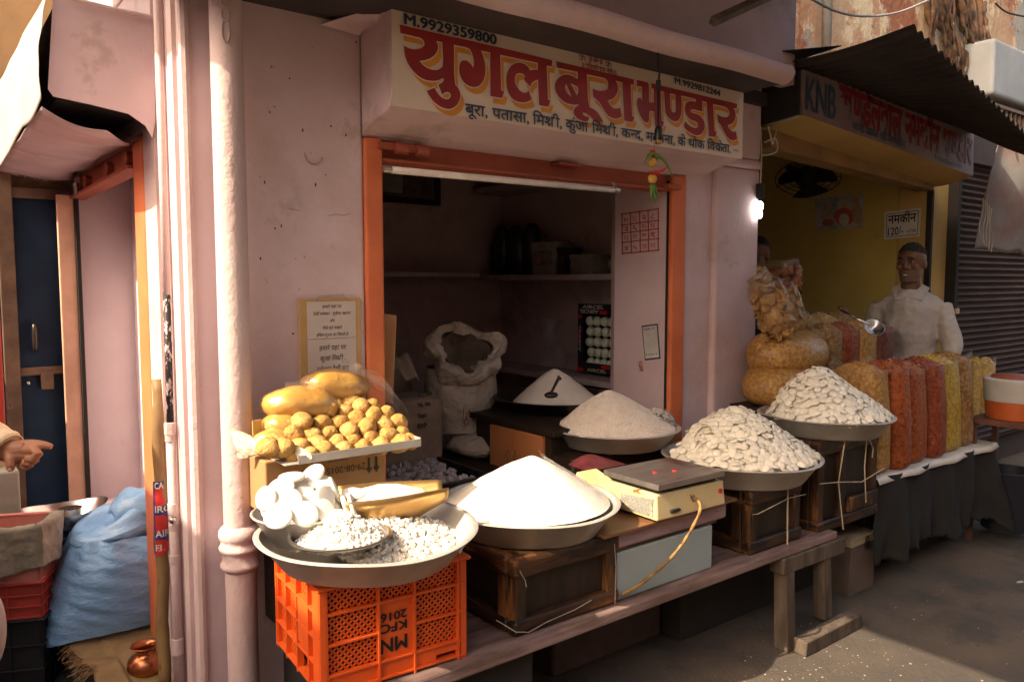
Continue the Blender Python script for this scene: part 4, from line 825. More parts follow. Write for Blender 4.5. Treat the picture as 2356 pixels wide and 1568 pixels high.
chilli((2.44, 2.19, 2.035), (-1, -.1, -.02), .075, rch, .002, .009); chilli((2.42, 2.19, 2.03), (1, -.1, .35), .075, rch, -.01, .008)
chilli((2.41, 2.2, 1.985), (-.3, -.2, -1), .07, gch, 0); chilli((2.41, 2.2, 1.985), (.15, -.2, -1), .075, gch, 0); chilli((2.412, 2.2, 1.99), (.55, -.1, -.8), .06, gch, 0); chilli((2.412, 2.2, 2.125), (0, 0, -1), .035, rch, 0, .009)
cabl = MB(); cabl.tube(spline([at(632, -12, 'Y', D-.03), at(700, 22, 'Y', D-.03), at(760, 42, 'Y', D-.03), at(812, 58, 'Y', D-.04)]), .005, 6); tag(cabl.build('cable', M['black'], None), 'thin black cable drooping along the upper wall to the signboard corner', 'cable')

# ---------------------------------------------------------------- inside the pink shop
pf = MB(); pf.box((1.30, 2.74, .449), (2.28, 4.3, .68)); tag(pf.build('platform', M['woodp'], None, bevel=.005), 'low dark wooden platform inside the shop carrying sacks and tray', 'platform')
ct = thing('cabinet', (2.6, 3.0, .449), 'orange brown two door wooden cabinet with dark top inside the shop', 'cabinet')
b = MB(); b.box((2.305, 2.70, .449), (3.03, 3.30, .885)); b.build('carcass', M['woodp'], ct)
b = MB(); b.box((2.285, 2.66, .885), (3.05, 3.52, .915)); b.build('worktop', M['woodp'], ct, bevel=.004)
lam = mat('orange_laminate', (.50, .19, .075), .5, col2=(.42, .15, .055), vs=3, stretch=(1, 1, .3))
for ya, yb in ((2.975, 3.16), (2.74, 2.97)):
    b = MB(); b.box((2.290, ya, .46), (2.304, yb, .878)); dr = b.build('door', lam, ct, bevel=.002)
    yh = 3.00 if ya > 2.9 else 2.945
    b = MB(); b.tube(spline([(2.288, yh, .70), (2.270, yh, .705), (2.268, yh, .74), (2.270, yh, .775), (2.288, yh, .78)], 4), .004, 6); b.build('handle', M['brass'], dr)
b = MB(); b.box((2.306, 2.52, .45), (2.96, 2.69, .80)); tag(b.build('low_shelf', M['woodp'], None), 'dark low shelf under the pan of sugar balls', 'shelf')
b = MB(); b.box((2.6, 2.50, .80), (2.98, 2.52, .88)); b.box((2.50, 2.52, .801), (2.96, 2.70, .815)); tag(b.build('board', lam, None), 'short orange board propping the pan of tiny sugar balls', 'board')
mg = MB(); q = at(1345, 1090, 'Z', .80)
mg.sheet(lambda u, v: V(q.x+.0+.20*u, q.y-.04+.14*v, .818+.03*math.sin(u*3)*v), 8, 6); tag(mg.build('magazine', mat('dark_red_magazine', (.12, .025, .03), .35, col2=(.04, .01, .012), vs=12), None, solid=.006), 'folded dark red magazine lying on the low shelf behind the scale', 'magazine')
lad = thing('scoop', (2.66, 2.97, 1.0), 'dark metal scoop with upright handle stuck in the coarse sugar cone', 'scoop')
q0, q1 = at(1268, 908, 'Y', 2.90), at(1284, 872, 'Y', 2.93)
b = MB(); b.ball(q0, (.038, .03, .016), 16, 10); b.build('cup', M['blackpan'], lad, smooth=True)
b = MB(); b.tube(spline([q0+V(.0, 0, .01), q0*.5+q1*.5+V(.0, 0, .005), q1, q1+V(.012, 0, .008)], 5), [.007]*6+[.008]*6+[.013]*4, 10); b.build('handle', M['blackpan'], lad, smooth=True)
# open sack
M['sack'] = mat('woven_white_sack', (.56, .48, .41), .9, col2=(.42, .34, .27), vs=5, bump=1.0, bs=20, bdist=.02, stain=[(4, .58, .15, (.26, .19, .14)), (90, .66, .05, (.24, .18, .13))])
M['sack2'] = mat('woven_brown_sack', (.30, .22, .16), .9, col2=(.20, .14, .10), vs=5, bump=.6, bs=20, bdist=.012)
sk = thing('open_sack', (2.30, 3.5, .68), 'white woven sack with rolled open mouth standing in the shop', 'sack')
c = V(2.335, 3.5, 0); b = MB()
def body(u, v):
    a = 2*math.pi*u; z = .80+.34*v; rr = .185+.018*math.sin(v*3.0)+.010*math.sin(a*3+v*4)
    return (c.x+rr*1.02*math.cos(a), c.y+rr*.85*math.sin(a), z)
b.sheet(body, 40, 14); o = b.build('sack_body', M['sack'], sk, smooth=True, sub=1); lumpy(o, .03, .12); lumpy(o, .012, .035)
b = MB(); mouth = at(1068, 812, 'Y', 3.42)
ax_ = (V(0, 0, EYE)+V(.6, .2, 0)-mouth).normalized()*.85+V(.25, -.05, .55); Qm = ax_.to_track_quat('Z', 'Y').to_matrix()
def collar(u, v):
    a = 2*math.pi*u; ph = -2.6+v*4.9; rr = .165+.02*math.sin(a*3+1)+.012*math.sin(a*7); tr_ = .046+.012*math.sin(a*5)+.010*mnoise.noise(V(math.cos(a)*3, math.sin(a)*3, v*3))
    p = V((rr+tr_*math.cos(ph))*math.cos(a)*1.02, (rr+tr_*math.cos(ph))*math.sin(a)*.86, tr_*math.sin(ph)*1.3-.02*(v > .8))
    return mouth + Qm @ p
b.sheet(collar, 64, 18); o = b.build('rolled_mouth', M['sack'], sk, smooth=True, sub=1); lumpy(o, .045, .10); lumpy(o, .022, .035)
b = MB()
def inner(u, v):
    a = 2*math.pi*u; rr = .140*(1-v**3*.9); return mouth + Qm @ V(rr*math.cos(a), rr*math.sin(a)*.86, .03-.22*v+.04*mnoise.noise(V(math.cos(a)*2, math.sin(a)*2, v*2)))
b.sheet(inner, 32, 8); b.build('mouth_inside', mat('shaded_sack_inside', (.26, .20, .15), .9, col2=(.16, .12, .09), vs=9, bump=.8, bs=24), sk, smooth=True)  # sack colour darkened to stand for shade inside the mouth
scr = mat('red_marker', (.35, .04, .03), .8)
q = at(1075, 955, 'Y', 3.33); b = MB(); b.tube(spline([q+V(-.02, 0, .05), q+V(-.025, 0, -.04), q+V(.02, 0, .03), q+V(-.01, 0, -.01), q+V(.015, 0, -.03), q+V(-.015, 0, -.05), q+V(-.01, 0, -.02)], 5), .002, 4); b.build('red_scrawl', scr, sk)
b = MB(); b.ball((2.42, 3.35, .735), (.24, .20, .075), 28, 14); o = b.build('flat_sack', M['sack'], None, smooth=True, sub=1); lumpy(o, .014, .03); lumpy(o, .03, .1); tag(o, 'full white sack lying flat under the open mouthed sack', 'sack')
b = MB(); b.ball((1.95, 3.72, .98), (.20, .17, .30), 24, 16); o = b.build('brown_sack', M['sack2'], None, smooth=True); lumpy(o, .06, .14); tag(o, 'brown sack standing behind and left of the white open sack', 'sack')
ps = thing('printed_sack', (1.85, 3.35, .68), 'low brown sack with dark printed lot lines beside the orange frame', 'sack')
b = MB(); b.box((1.66, 3.2, .69), (2.06, 3.5, 1.04)); o = b.build('sack_body', M['sack2'], ps, smooth=True, bevel=.06, seg=4); 
for k, tx in enumerate(['LOT NO', 'Nt. Wt', 'Sugar', 'EXP']):
    q = at(962, 912+k*24, 'Y', 3.19); write('print', tx, q, (1, 0, -.02), [.075, .07, .05, .05][k], (0, 0, 1), .020, M['black'], ps, .03)
b = MB()
def fold(u, v): p = at(905+60*u, 850-55*math.sin(u*2.2)*v+30*u, 'Y', 3.28); return p + V(0, .08*v, .02*math.sin(u*9))
b.sheet(fold, 12, 8); tag(b.build('empty_sack', M['sack2'], None, smooth=True, solid=.004), 'limp empty sack folded over the printed brown sack', 'sack')
fl = MB(); fl.hexa([V(1.440, 2.765, 1.125), V(1.486, 2.70, 1.115), V(1.490, 2.715, 1.115), V(1.443, 2.78, 1.125), V(1.444, 2.765, 1.475), V(1.508, 2.70, 1.462), V(1.512, 2.715, 1.462), V(1.448, 2.78, 1.475)])
tag(fl.build('cardboard_flap', mat('pale_cardboard', (.56, .39, .20), .8, col2=(.47, .30, .15), vs=4), None, bevel=.002), 'upright pale cardboard strip leaning behind the left orange jamb', 'cardboard')
# rock candy tray
rt = thing('tray', (1.75, 3.0, .68), 'black rectangular tray of large clear rock candy inside the threshold', 'tray')
b = MB(); X0, X1, Y0, Y1 = 1.46, 2.0, 2.76, 3.36
b.box((X0, Y0, .683), (X1, Y1, .688))
for lo, hi in (((X0-.02, Y0-.02, .684), (X1+.02, Y0, .742)), ((X0-.02, Y1, .684), (X1+.02, Y1+.02, .742)), ((X0-.02, Y0+.001, .684), (X0, Y1-.001, .741)), ((X1, Y0+.001, .684), (X1+.02, Y1-.001, .741))): b.box(lo, hi)
b.build('pan_body', M['blackpan'], rt, bevel=.003)
rock = mat('clear_rock_candy', (.62, .56, .54), .2, col2=(.42, .36, .35), vs=18, trans=.25, spec=.6)
b = MB(); v0, f0 = ico(1)
for k in range(240):
    x, y = rnd.uniform(X0+.02, X1-.03), rnd.uniform(Y0+.02, Y1-.05); r_ = rnd.uniform(.012, .032); z = .695+.035*math.exp(-((x-1.72)**2+(y-3.0)**2)*14)+rnd.uniform(0, .02)
    q = Matrix.Rotation(rnd.uniform(0, 6), 3, (rnd.random(), rnd.random()-.5, rnd.random()-.5)); b.add([V(x, y, z)+q @ V(round(v.x*1.6)/1.6*r_*1.1 if abs(v.x) > .4 else v.x*r_, v.y*r_*rnd.uniform(.7, 1), v.z*r_*.8) for v in v0], f0)
tag(b.build('rock_candy', rock, None), 'loose large clear rock candy pieces in the black tray', 'rock candy', kind='stuff')
b = MB(); b.ball(at(965, 1072, 'Z', .745), (.020, .012, .006), 10, 6); tag(b.build('blue_scrap', mat('blue_plastic', (.01, .02, .12), .4), None, smooth=True), 'small dark blue plastic scrap on the rock candy', 'scrap')

# alcove things
ac = thing('printed_carton', (3.3, 3.42, 1.03), 'red and black printed window carton full of pale round balls on the alcove shelf', 'carton')
b = MB(); X = 3.275; ya, yb, za, zb = 3.585, 3.14, 1.035, 1.455
b.box((X+.002, yb, za), (3.39, ya, za+.004)); b.box((3.385, yb, za+.005), (3.39, ya, zb)); b.box((X+.003, yb, zb-.004), (3.384, ya, zb)); b.box((X+.003, ya-.004, za+.005), (3.384, ya, zb-.005))
b.box((X, yb, zb-.062), (X+.004, ya, zb+.001)); b.box((X, yb, za), (X+.004, ya, za+.062)); b.box((X, ya-.045, za+.063), (X+.004, ya, zb-.063)); b.build('shell', mat('black_print', (.018, .015, .020), .4), ac)
for (y, z, w_, h_) in ((3.36, 1.405, .06, .022), (3.565, 1.375, .03, .02), (3.34, 1.080, .07, .018), (3.56, 1.05, .05, .02), (3.575, 1.25, .018, .05)):
    b = MB(); b.box((X-.002, y-w_/2, z-h_/2), (X-.0005, y+w_/2, z+h_/2)); b.build('red_patch', Mred, ac)
wt = mat('white_print', (.65, .6, .56), .6)
write('carton_lettering', 'AIRCEL', (X-.003, 3.545, 1.428), (0, -1, .0), .19, (0, -.15, 1), .020, wt, ac, .02)
write('carton_lettering', 'AIRCEL', (X-.003, 3.40, 1.420), (0, 1, .0), .17, (0, .15, -1), .020, wt, ac, .02)
write('carton_lettering', 'AIRCEL', (X-.003, 3.50, 1.045), (0, -1, .0), .17, (0, -.15, 1), .018, wt, ac, .02)
write('carton_lettering', 'AIRCEL', (X-.003, 3.555, 1.16), (0, 0, 1), .17, (0, 1, 0), .018, wt, ac, .02)
egg = mat('pale_ball', (.62, .66, .56), .5, col2=(.54, .57, .48), vs=20)
k = 0
me_ = MB().ball((0, 0, 0), (.031, .029, .031), 14, 10).mesh('ball', egg, True)
for j in range(5):
    for i in range(6):
        y = 3.515-i*.062-(j % 2)*.006; z = 1.062+.032+j*.064
        o = bpy.data.objects.new('pale_ball', me_); COL.objects.link(o); o.location = (3.312+rnd.uniform(0, .012), y, z); tag(o, 'pale greenish white ball inside the printed window carton', 'ball', 'pale balls in the printed carton')
b = MB(); v0 = at(1258, 800, 'X', 3.24)
b.ball(v0+V(.05, 0, -.07), (.08, .13, .12), 24, 16); b.v = [tuple(Vector(v)*1) for v in b.v]; b.tube([v0+V(.05, 0, .02), v0+V(.05, .03, .10), v0+V(.06, .02, .18)], [.05, .035, .07], 12); o = b.build('clear_bag', M['film'], None, smooth=True); lumpy(o, .05, .08); tag(o, 'crumpled clear plastic bag on the alcove shelf left of the printed carton', 'bag')
def item(name, x0, x1, z0, z1, y_dep, m, label, cat):
    pass
for (px0, px1, ptop, colr, lab, nm, ct_) in ((1160, 1220, 545, (.30, .24, .20), 'pale printed tin box on the alcove shelf', 'tin_box', 'box'), (1225, 1275, 560, (.36, .33, .31), 'plain pale grey box next to the printed tin on the shelf', 'storage_box', 'box'), (1312, 1362, 588, (.30, .28, .25), 'small framed pale card at the right end of the shelf', 'framed_card', 'frame'), (1283, 1300, 572, (.03, .025, .03), 'dark slim bottle shaped container on the alcove shelf', 'dark_container', 'container')):
    a, bq = at(px0, 628, 'X', 3.24), at(px1, 628, 'X', 3.24); tp = at(px0, ptop, 'X', 3.24)
    b = MB(); b.box((3.24, bq.y, 1.636), (3.38, a.y, tp.z)); b.box((3.235, bq.y-.004, tp.z-.02), (3.385, a.y+.004, tp.z+.006)); b.box((3.2352, bq.y+.02, 1.70), (3.2398, a.y-.02, tp.z-.05), m=2)
    tag(b.build(nm, [mat(nm, colr, .6, vs=14), M['dark'], mat(nm+'_print', tuple(q*.7+.02*(i_ == 0) for i_, q in enumerate(colr)), .6, col2=(.20, .10, .07), vs=22, va=.12)], None, bevel=.003), lab, ct_)
b = MB(); b.ball((3.30, 3.22, 1.70), (.07, .12, .065), 16, 10); o = b.build('white_bundle', mat('pale_plastic_bundle', (.45, .42, .38), .5), None, smooth=True); lumpy(o, .05, .06); tag(o, 'pale plastic bundle at the near end of the alcove shelf', 'bundle')
pc = thing('picture_frame', (2.6, 4.54, 2.1), 'dark framed picture hanging high on the back wall of the shop', 'picture')
b = MB(); b.box((2.30, 4.515, 2.10), (2.87, 4.548, 2.55)); b.build('frame', mat('black_frame', (.02, .015, .012), .4), pc, bevel=.006)
b = MB(); b.box((2.35, 4.508, 2.14), (2.81, 4.514, 2.50)); b.build('print', mat('dim_print', (.16, .10, .07), .5, col2=(.05, .035, .03), vs=12, va=.25), pc)
b = MB(); b.box((2.34, 4.48, 2.16), (2.56, 4.506, 2.36)); b.build('meter_box', mat('grey_meter', (.26, .23, .20), .6), pc, bevel=.01)
for k in range(5):
    z = rnd.uniform(.22, .36); b = MB(); y = 3.60+k*.17
    b.lathe([(.001, 1.636+z), (.03, 1.636+z), (.06, 1.636+z*.8), (.062, 1.637), (.001, 1.637)], (3.28-.03*(k % 2), 4.05+.09*k, 0), 14)
    tag(b.build('dark_jar', mat('dark_jar', (.025, .018, .016), .4), None, smooth=True), 'sooty dark jar standing at the back of the alcove shelf', 'jar', 'sooty jars on the alcove shelf')
bg_ = thing('clear_bag', (2.86, 2.55, .90), 'clear bag of larger white sugar balls lying on the right of the ball heap', 'bag')
q = at(1518, 968, 'Y', 2.52); b = MB(); v0, f0 = I2
for k in range(260):
    d_ = V(rnd.gauss(0, 1), rnd.gauss(0, 1), rnd.gauss(0, 1)).normalized(); p = q+V(d_.x*.078, d_.y*.06, d_.z*.055 - d_.x*.028)
    b.add([p+v*.0075 for v in v0], f0)
b.build('sugar_balls', mat('white_ball', (.66, .60, .54), .6), bg_, smooth=True)['kind'] = 'stuff'
b = MB(); b.ball(q, (.090, .07, .064), 24, 14, rot=Matrix.Rotation(.35, 3, 'Y')); o = b.build('film', M['film'], bg_, smooth=True)
# ================================================================ the snack shop next door
M['yel'] = mat('yellow_wall_paint', (.50, .33, .11), .8, col2=(.42, .27, .08), vs=2, bump=.2, bs=30, stain=[(30, .72, .04, (.2, .12, .05)), (2.5, .62, .2, (.44, .27, .09))])
M['ochre'] = mat('weathered_ochre_plaster', (.56, .40, .24), .9, col2=(.46, .26, .15), vs=1.6, va=.3, bump=.8, bs=18, bdist=.02, stretch=(1, 1, .75),
                 stain=[(1.9, .50, .03, (.66, .52, .33)), (1.7, .54, .02, (.36, .33, .28)), (2.4, .55, .04, (.34, .13, .065)), (5, .60, .04, (.42, .20, .10)), (9, .62, .06, (.15, .10, .075))])
sn = thing('snack_shop', (4.8, D, 0), 'yellow painted snack shop front under a corrugated roof beside the lilac shop', 'building')
b = MB(); b.box((XR+.006, D+.002, 0), (3.778, D+.2, 2.9)); b.box((5.80, D+.02, 0), (6.15, D+.22, 2.9)); b.box((3.779, D+.01, 2.46), (5.799, D+.2, 2.9)); 
b.build('wall', M['yel'], sn, bevel=.01)
M['yel_in'] = mat('shaded_yellow_wall', (.50, .37, .10), .85, col2=(.42, .30, .07), vs=2, stain=[(30, .72, .04, (.1, .06, .02)), (2.5, .6, .2, (.22, .15, .04))])  # indoor copy of the yellow, patches darkened for the room's shade
b = MB(); b.box((5.802, D+.221, .2), (5.95, 6.2, 3)); b.box((3.73, 6.1, .2), (5.801, 6.2, 3)); b.box((3.74, D+.201, 2.9), (5.801, 6.09, 2.96)); b.box((3.74, D+.201, .2), (5.801, 6.09, .3)); b.build('room', M['yel_in'], sn)
b = MB(); b.hexa([V(3.838, D-.03, 2.335), V(5.80, D-.03, 2.235), V(5.80, D+.1, 2.235), V(3.838, D+.1, 2.335), V(3.838, D-.03, 2.46), V(5.80, D-.03, 2.36), V(5.80, D+.1, 2.40), V(3.838, D+.1, 2.46)])
b.build('shutter_beam', mat('brown_beam', (.33, .20, .07), .7, col2=(.20, .11, .04), vs=4, stain=[(14, .68, .05, (.08, .05, .03))]), sn, bevel=.004)
b = MB(); b.box((5.801, D-.02, .3), (5.83, D+.018, 2.24)); b.build('dark_groove', M['dark'], sn)
b = MB(); b.box((5.86, D-.004, 1.33), (5.93, D+.016, 1.46)); b.build('switch_plate', mat('switch_plate', (.62, .48, .26), .5), sn, bevel=.004)
# its signboard, sagging to the right
ks = thing('signboard', (4.8, 2.4, 2.4), 'dim lilac signboard with red lettering under the corrugated roof of the snack shop', 'signboard')
kq = [V(3.79, 2.40, 2.470), V(5.885, 2.40, 2.320), V(5.86, 2.40, 2.625), V(3.78, 2.40, 2.704)]
b = MB(); b.hexa([kq[0], kq[1], kq[1]+V(0, .02, 0), kq[0]+V(0, .02, 0), kq[3], kq[2], kq[2]+V(0, .02, 0), kq[3]+V(0, .02, 0)]); b.build('sign_face', mat('shaded_sign_lilac', (.27, .20, .20), .6, col2=(.21, .155, .155), vs=3), ks)  # lilac base darkened to stand for the shadow of the roof
b = MB()
def soff(u, v):
    p = kq[0]*(1-u)+kq[1]*u; q = V(p.x-.02, D+.01, p.z-.03-.025*u); a = p*(1-v)+q*v; return a - V(0, 0, .012*math.sin(v*math.pi))
b.sheet(soff, 24, 10); b.build('soffit', M['yel'], ks, smooth=True)
b = MB(); b.hexa([V(3.755, 2.41, 2.47), V(3.775, 2.41, 2.47), V(3.775, D, 2.45), V(3.755, D, 2.45), V(3.755, 2.41, 2.70), V(3.775, 2.41, 2.70), V(3.775, D, 2.72), V(3.755, D, 2.72)]); b.box((3.76, 2.65, 2.45), (3.80, 2.72, 2.8)); b.build('end_panel', M['dark'], ks)
dU = (kq[1]-kq[0]).normalized()
kblue = mat('sign_blue', (.05, .09, .16), .6); kred = mat('snack_sign_red', (.26, .015, .018), .6)
write('sign_initials', 'KNB', V(3.81, 2.396, 2.505), dU, .29, (0, 0, 1), .165, kblue, ks, 0, .02)
write('sign_lettering', ['ख', ('h', 'ण'), 'डेलवाल नमकीन भ', ('h', 'ण'), 'डार'], V(4.13, 2.396, 2.515), dU, 1.72, (0, 0, 1), .175, kred, ks, .03)
write('sign_lettering', ['सभी ', ('r', 'प'), 'कार की नमकीन'], V(4.28, 2.3955, 2.452), dU, .62, (0, 0, 1), .045, kblue, ks, .01)
write('sign_lettering', 'Choura Rasta, 414', V(5.30, 2.396, 2.382), dU, .40, (0, 0, 1), .030, kblue, ks, .0)
# corrugated roof
rf = MB()
P00, P10, P01, P11 = V(3.70, 2.48, 2.735), V(5.83, 2.40, 2.625), V(3.50, 1.70, 2.70), V(5.75, 1.86, 2.335)
def roof(u, v):
    p = (P00*(1-u)+P10*u)*(1-v)+(P01*(1-u)+P11*u)*v; return p+V(0, 0, .013*math.sin(u*2*math.pi*28) - .02*math.sin(v*math.pi))
rf.sheet(roof, 28*12, 8); o = rf.build('corrugated_roof', mat('rusty_corrugated_iron', (.055, .043, .036), .7, .2, col2=(.03, .023, .02), vs=3, stain=[(5, .62, .1, (.20, .10, .05))]), None, smooth=True, solid=.002); tag(o, 'dark corrugated iron sheet roof sloping over the snack shop sign', 'roof')
rf = MB(); rf.hexa([V(3.50, 2.48, 2.755), V(3.80, 2.2, 2.78), V(3.86, 2.50, 2.78), V(3.56, 2.64, 2.75), V(3.50, 2.48, 2.76), V(3.80, 2.2, 2.785), V(3.86, 2.50, 2.785), V(3.56, 2.64, 2.755)])
tag(rf.build('metal_sheet', M['dark'], None), 'small dark metal sheet lying over the joint at the left end of the corrugated roof', 'metal sheet')
# upper wall, pipe, ruined beam, pale box
ow = MB(); ow.box((XR+.03, 2.86, 2.905), (8.5, 3.1, 7)); tag(ow.build('upper_wall', M['ochre'], None), 'weathered orange plaster wall rising above the corrugated roof', 'wall')
q0 = at(1901, 110, 'Y', 2.80); b = MB(); b.tube([(q0.x, 2.80, 2.9), (q0.x, 2.80, 6)], .030, 16); tag(b.build('grey_pipe', mat('grey_pipe_paint', (.42, .40, .38), .5), None, smooth=True), 'grey vertical pipe on the weathered orange wall', 'pipe')
q0 = at(1717, 60, 'Y', 2.60); b = MB(); b.tube([(q0.x, 2.58, 2.63), (q0.x, 2.58, 5)], .012, 10); tag(b.build('thin_pipe', mat('pale_pipe', (.70, .66, .62), .4), None, smooth=True), 'thin pale vertical pipe at the right end of the lilac ledge', 'pipe')
bx0, bx1 = at(2262, 120, 'Y', 2.70), at(2420, 120, 'Y', 2.70)
b = MB(); b.box((bx0.x, 2.62, 3.03), (bx0.x+1.3, 2.85, 3.46)); tag(b.build('balcony_box', mat('whitewash_box', (.42, .43, .43), .8, col2=(.30, .32, .32), vs=2, stain=[(3, .6, .15, (.40, .36, .30))]), None, bevel=.03, seg=3), 'whitewashed square balcony box jutting from the weathered wall above the roof', 'balcony')
rb = MB()
for k in range(22):
    p = at(2135+k*6, 10+k*4, 'Y', 2.80); rb.tube(spline([p+V(rnd.uniform(-.2, .1), .05, .3+rnd.uniform(0, .2)), p+V(0, rnd.uniform(-.05, .05), .02), p+V(.12+rnd.uniform(-.1, .2), 0, -.25), p+V(.1+rnd.uniform(-.05, .2), .08, -.5)], 5), [rnd.uniform(.008, .028)*(1.1-.05*i_) for i_ in range(16)], 7)
o = rb.build('rotten_beam', mat('rotten_wood', (.20, .11, .06), .9, col2=(.05, .03, .02), vs=9, va=.2, bump=1, bs=18, stain=[(6, .62, .06, (.45, .33, .2))]), None, smooth=True); lumpy(o, .05, .05); tag(o, 'ruined brown roots and timber hanging over the weathered wall beside the balcony box', 'timber')
b = MB()
for k in range(9): b.box((bx0.x+.25+k*.09, 2.64, 2.80), (bx0.x+.262+k*.09, 2.66, 2.96))
b.box((bx0.x+.1, 2.63, 2.955), (bx0.x+1.2, 2.67, 2.98)); b.box((bx0.x+.1, 2.63, 2.785), (bx0.x+1.2, 2.67, 2.80)); tag(b.build('railing', mat('rail_iron', (.20, .13, .09), .7), None), 'rusty iron railing below the whitewashed balcony box', 'railing')
b = MB(); b.tube(spline([at(1850, -12, 'Y', 2.2), at(1920, 25, 'Y', 2.2), at(1990, 38, 'Y', 2.2), at(2070, 28, 'Y', 2.2), at(2150, -6, 'Y', 2.2)]), .006, 6); tag(b.build('cable', mat('grey_cable', (.35, .33, .31), .5), None, smooth=True), 'grey cable sagging in a curve before the weathered orange wall', 'cable')
b = MB(); b.tube(spline([at(2290, 8, 'Y', 2.3), at(2320, 30, 'Y', 2.3), at(2380, 42, 'Y', 2.3)]), .006, 6); tag(b.build('cable', M['black'], None, smooth=True), 'black cable crossing the upper right corner above the balcony box', 'cable')
b = MB(); a0, a1 = at(1640, 50, 'Y', 2.1), at(1775, -12, 'Y', 2.1); b.tube([a0, a1], .022, 4); tag(b.build('wooden_pole', M['grey_wood'], None), 'dark bracing pole slanting up from the lilac ledge', 'pole')

# interior things
X = 5.794
def on_wall(px, Z=None): q = at(px[0], px[1], 'X', X); return q
def wall_card(name, pts, m, parent, lift=0.0, t=.004):
    q = [at(x, y, 'X', X-lift) for x, y in pts]; b = MB(); b.hexa(q+[p+V(t, 0, 0) for p in q]); return b.build(name, m, parent)
po = thing('poster', at(1930, 490, 'X', X), 'faded religious style poster with pale and red shapes on the yellow wall', 'poster')
wall_card('paper', [(1875, 531), (1986, 523), (1987, 446), (1875, 458)], mat('poster_base', (.20, .22, .20), .5, col2=(.42, .36, .30), vs=9, va=.25), po)
for k, (x, y, rx, ry, c) in enumerate([(1942, 478, 17, 20, (.5, .42, .36)), (1942, 498, 24, 20, (.45, .10, .06)), (1942, 505, 12, 14, (.55, .48, .40)), (1903, 490, 12, 22, (.42, .32, .22)), (1972, 492, 11, 24, (.40, .28, .16)), (1942, 468, 9, 8, (.55, .40, .2)), (1905, 512, 14, 8, (.35, .09, .05)), (1968, 462, 7, 6, (.6, .25, .05))]):
    q = [at(x+rx*math.cos(a), y+ry*math.sin(a), 'X', X-.003-.0006*k) for a in [2*math.pi*i/16 for i in range(16)]]
    b = MB(); b.add(q, [tuple(range(16))]); b.build('poster_shape', mat('poster_tint', c, .5, vs=25), po)
pr = thing('price_sign', at(2077, 515, 'X', X), 'white laminated price sign with black letters above the smiling man', 'sign')
wall_card('card', [(2034, 551), (2116, 543), (2119, 478), (2035, 488)], mat('laminated_white', (.66, .62, .58), .25, col2=(.58, .54, .50), vs=12, bump=.2, bs=14), pr, .0)
def wall_text(s, x0, y0, x1, y1, H, m, parent, off): a, c = at(x0, y0, 'X', X-.003), at(x1, y1, 'X', X-.003); write('sign_text', s, a, (c-a).normalized(), (c-a).length, (0, 0, 1), H, m, parent, off)
wall_text('नमकीन', 2043, 515, 2108, 509, .062, M['black'], pr, .02); wall_text('120/-', 2043, 542, 2078, 538, .055, M['black'], pr, .012); wall_text('प्रति किलो'.replace('्', ''), 2086, 536, 2108, 534, .022, M['black'], pr, .0)
b = MB(); q = [at(x, y, 'X', X-.002) for x, y in ((2040, 546), (2111, 539), (2113, 484), (2040, 493))]
for i in range(4): b.tube([q[i], q[(i+1) % 4]], .0035, 4)
b.build('border', mat('grey_border', (.2, .2, .2), .6), pr)
lb = thing('light_bulb', at(1748, 470, 'Y', D-.06), 'lit white spiral bulb hanging on a wire at the left of the snack shop', 'light bulb')
q = at(1748, 470, 'Y', D-.06)
b = MB(); b.ball(q+V(0, 0, -.01), (.020, .020, .028), 14, 10); b.ball(q+V(0, 0, -.055), (.016, .016, .024), 12, 8); b.build('glass', mat('lit_glass', (.9, .9, .9), .4, emit=(1, .97, .90, 5.0)), lb, smooth=True)
b = MB(); b.lathe([(.001, .115), (.020, .11), (.022, .04), (.018, .03)], q, 14); b.build('socket', M['black'], lb, smooth=True, auto=40)
b = MB(); b.tube(spline([q+V(0, 0, .11), q+V(.005, 0, .25), q+V(-.01, 0, .42)]), .004, 5); b.tube(spline([q+V(.0, -.02, .33), q+V(.10, -.02, .36), q+V(.12, -.02, .30), q+V(.05, -.02, .27), q+V(-.02, -.02, .26)], 6), .0045, 5); b.tube(spline([q+V(.03, -.02, .42), q+V(.06, -.02, .36), q+V(.08, -.02, .33), q+V(.11, -.02, .41)], 5), .004, 5); b.build('wire', mat('white_wire', (.6, .57, .5), .5), lb)
fn = thing('wall_fan', at(1845, 405, 'X', 5.5), 'dark wall fan high inside the snack shop', 'fan')
q = at(1858, 415, 'X', 5.4); Rf = V(-.55, -.35, .75).to_track_quat('Z', 'Y').to_matrix()
b = MB()
for k in range(5): b.lathe([(.05+.045*k, .02), (.055+.045*k, .024), (.05+.045*k, .028)], q, 30, rot=Rf)
for k in range(16):
    a = 2*math.pi*k/16; b.tube([q+Rf @ V(.03*math.cos(a), .03*math.sin(a), .03), q+Rf @ V(.24*math.cos(a), .24*math.sin(a), .02)], .002, 4)
b.build('guard', M['black'], fn)
b = MB()
for k in range(3):
    a0 = k*2.09; b.sheet(lambda u, v: q+Rf @ V((.04+.17*u)*math.cos(a0+1.3*v), (.04+.17*u)*math.sin(a0+1.3*v), -.02+.03*v), 5, 5)
b.build('blade', M['dark'], fn, solid=.003)
b = MB(); b.ball(q+V(.06, .05, .03), (.08, .08, .09), 14, 10); b.tube([q+V(.08, .06, .03), at(1815, 385, 'X', 5.8)], .03, 8); b.build('motor', M['black'], fn, smooth=True)

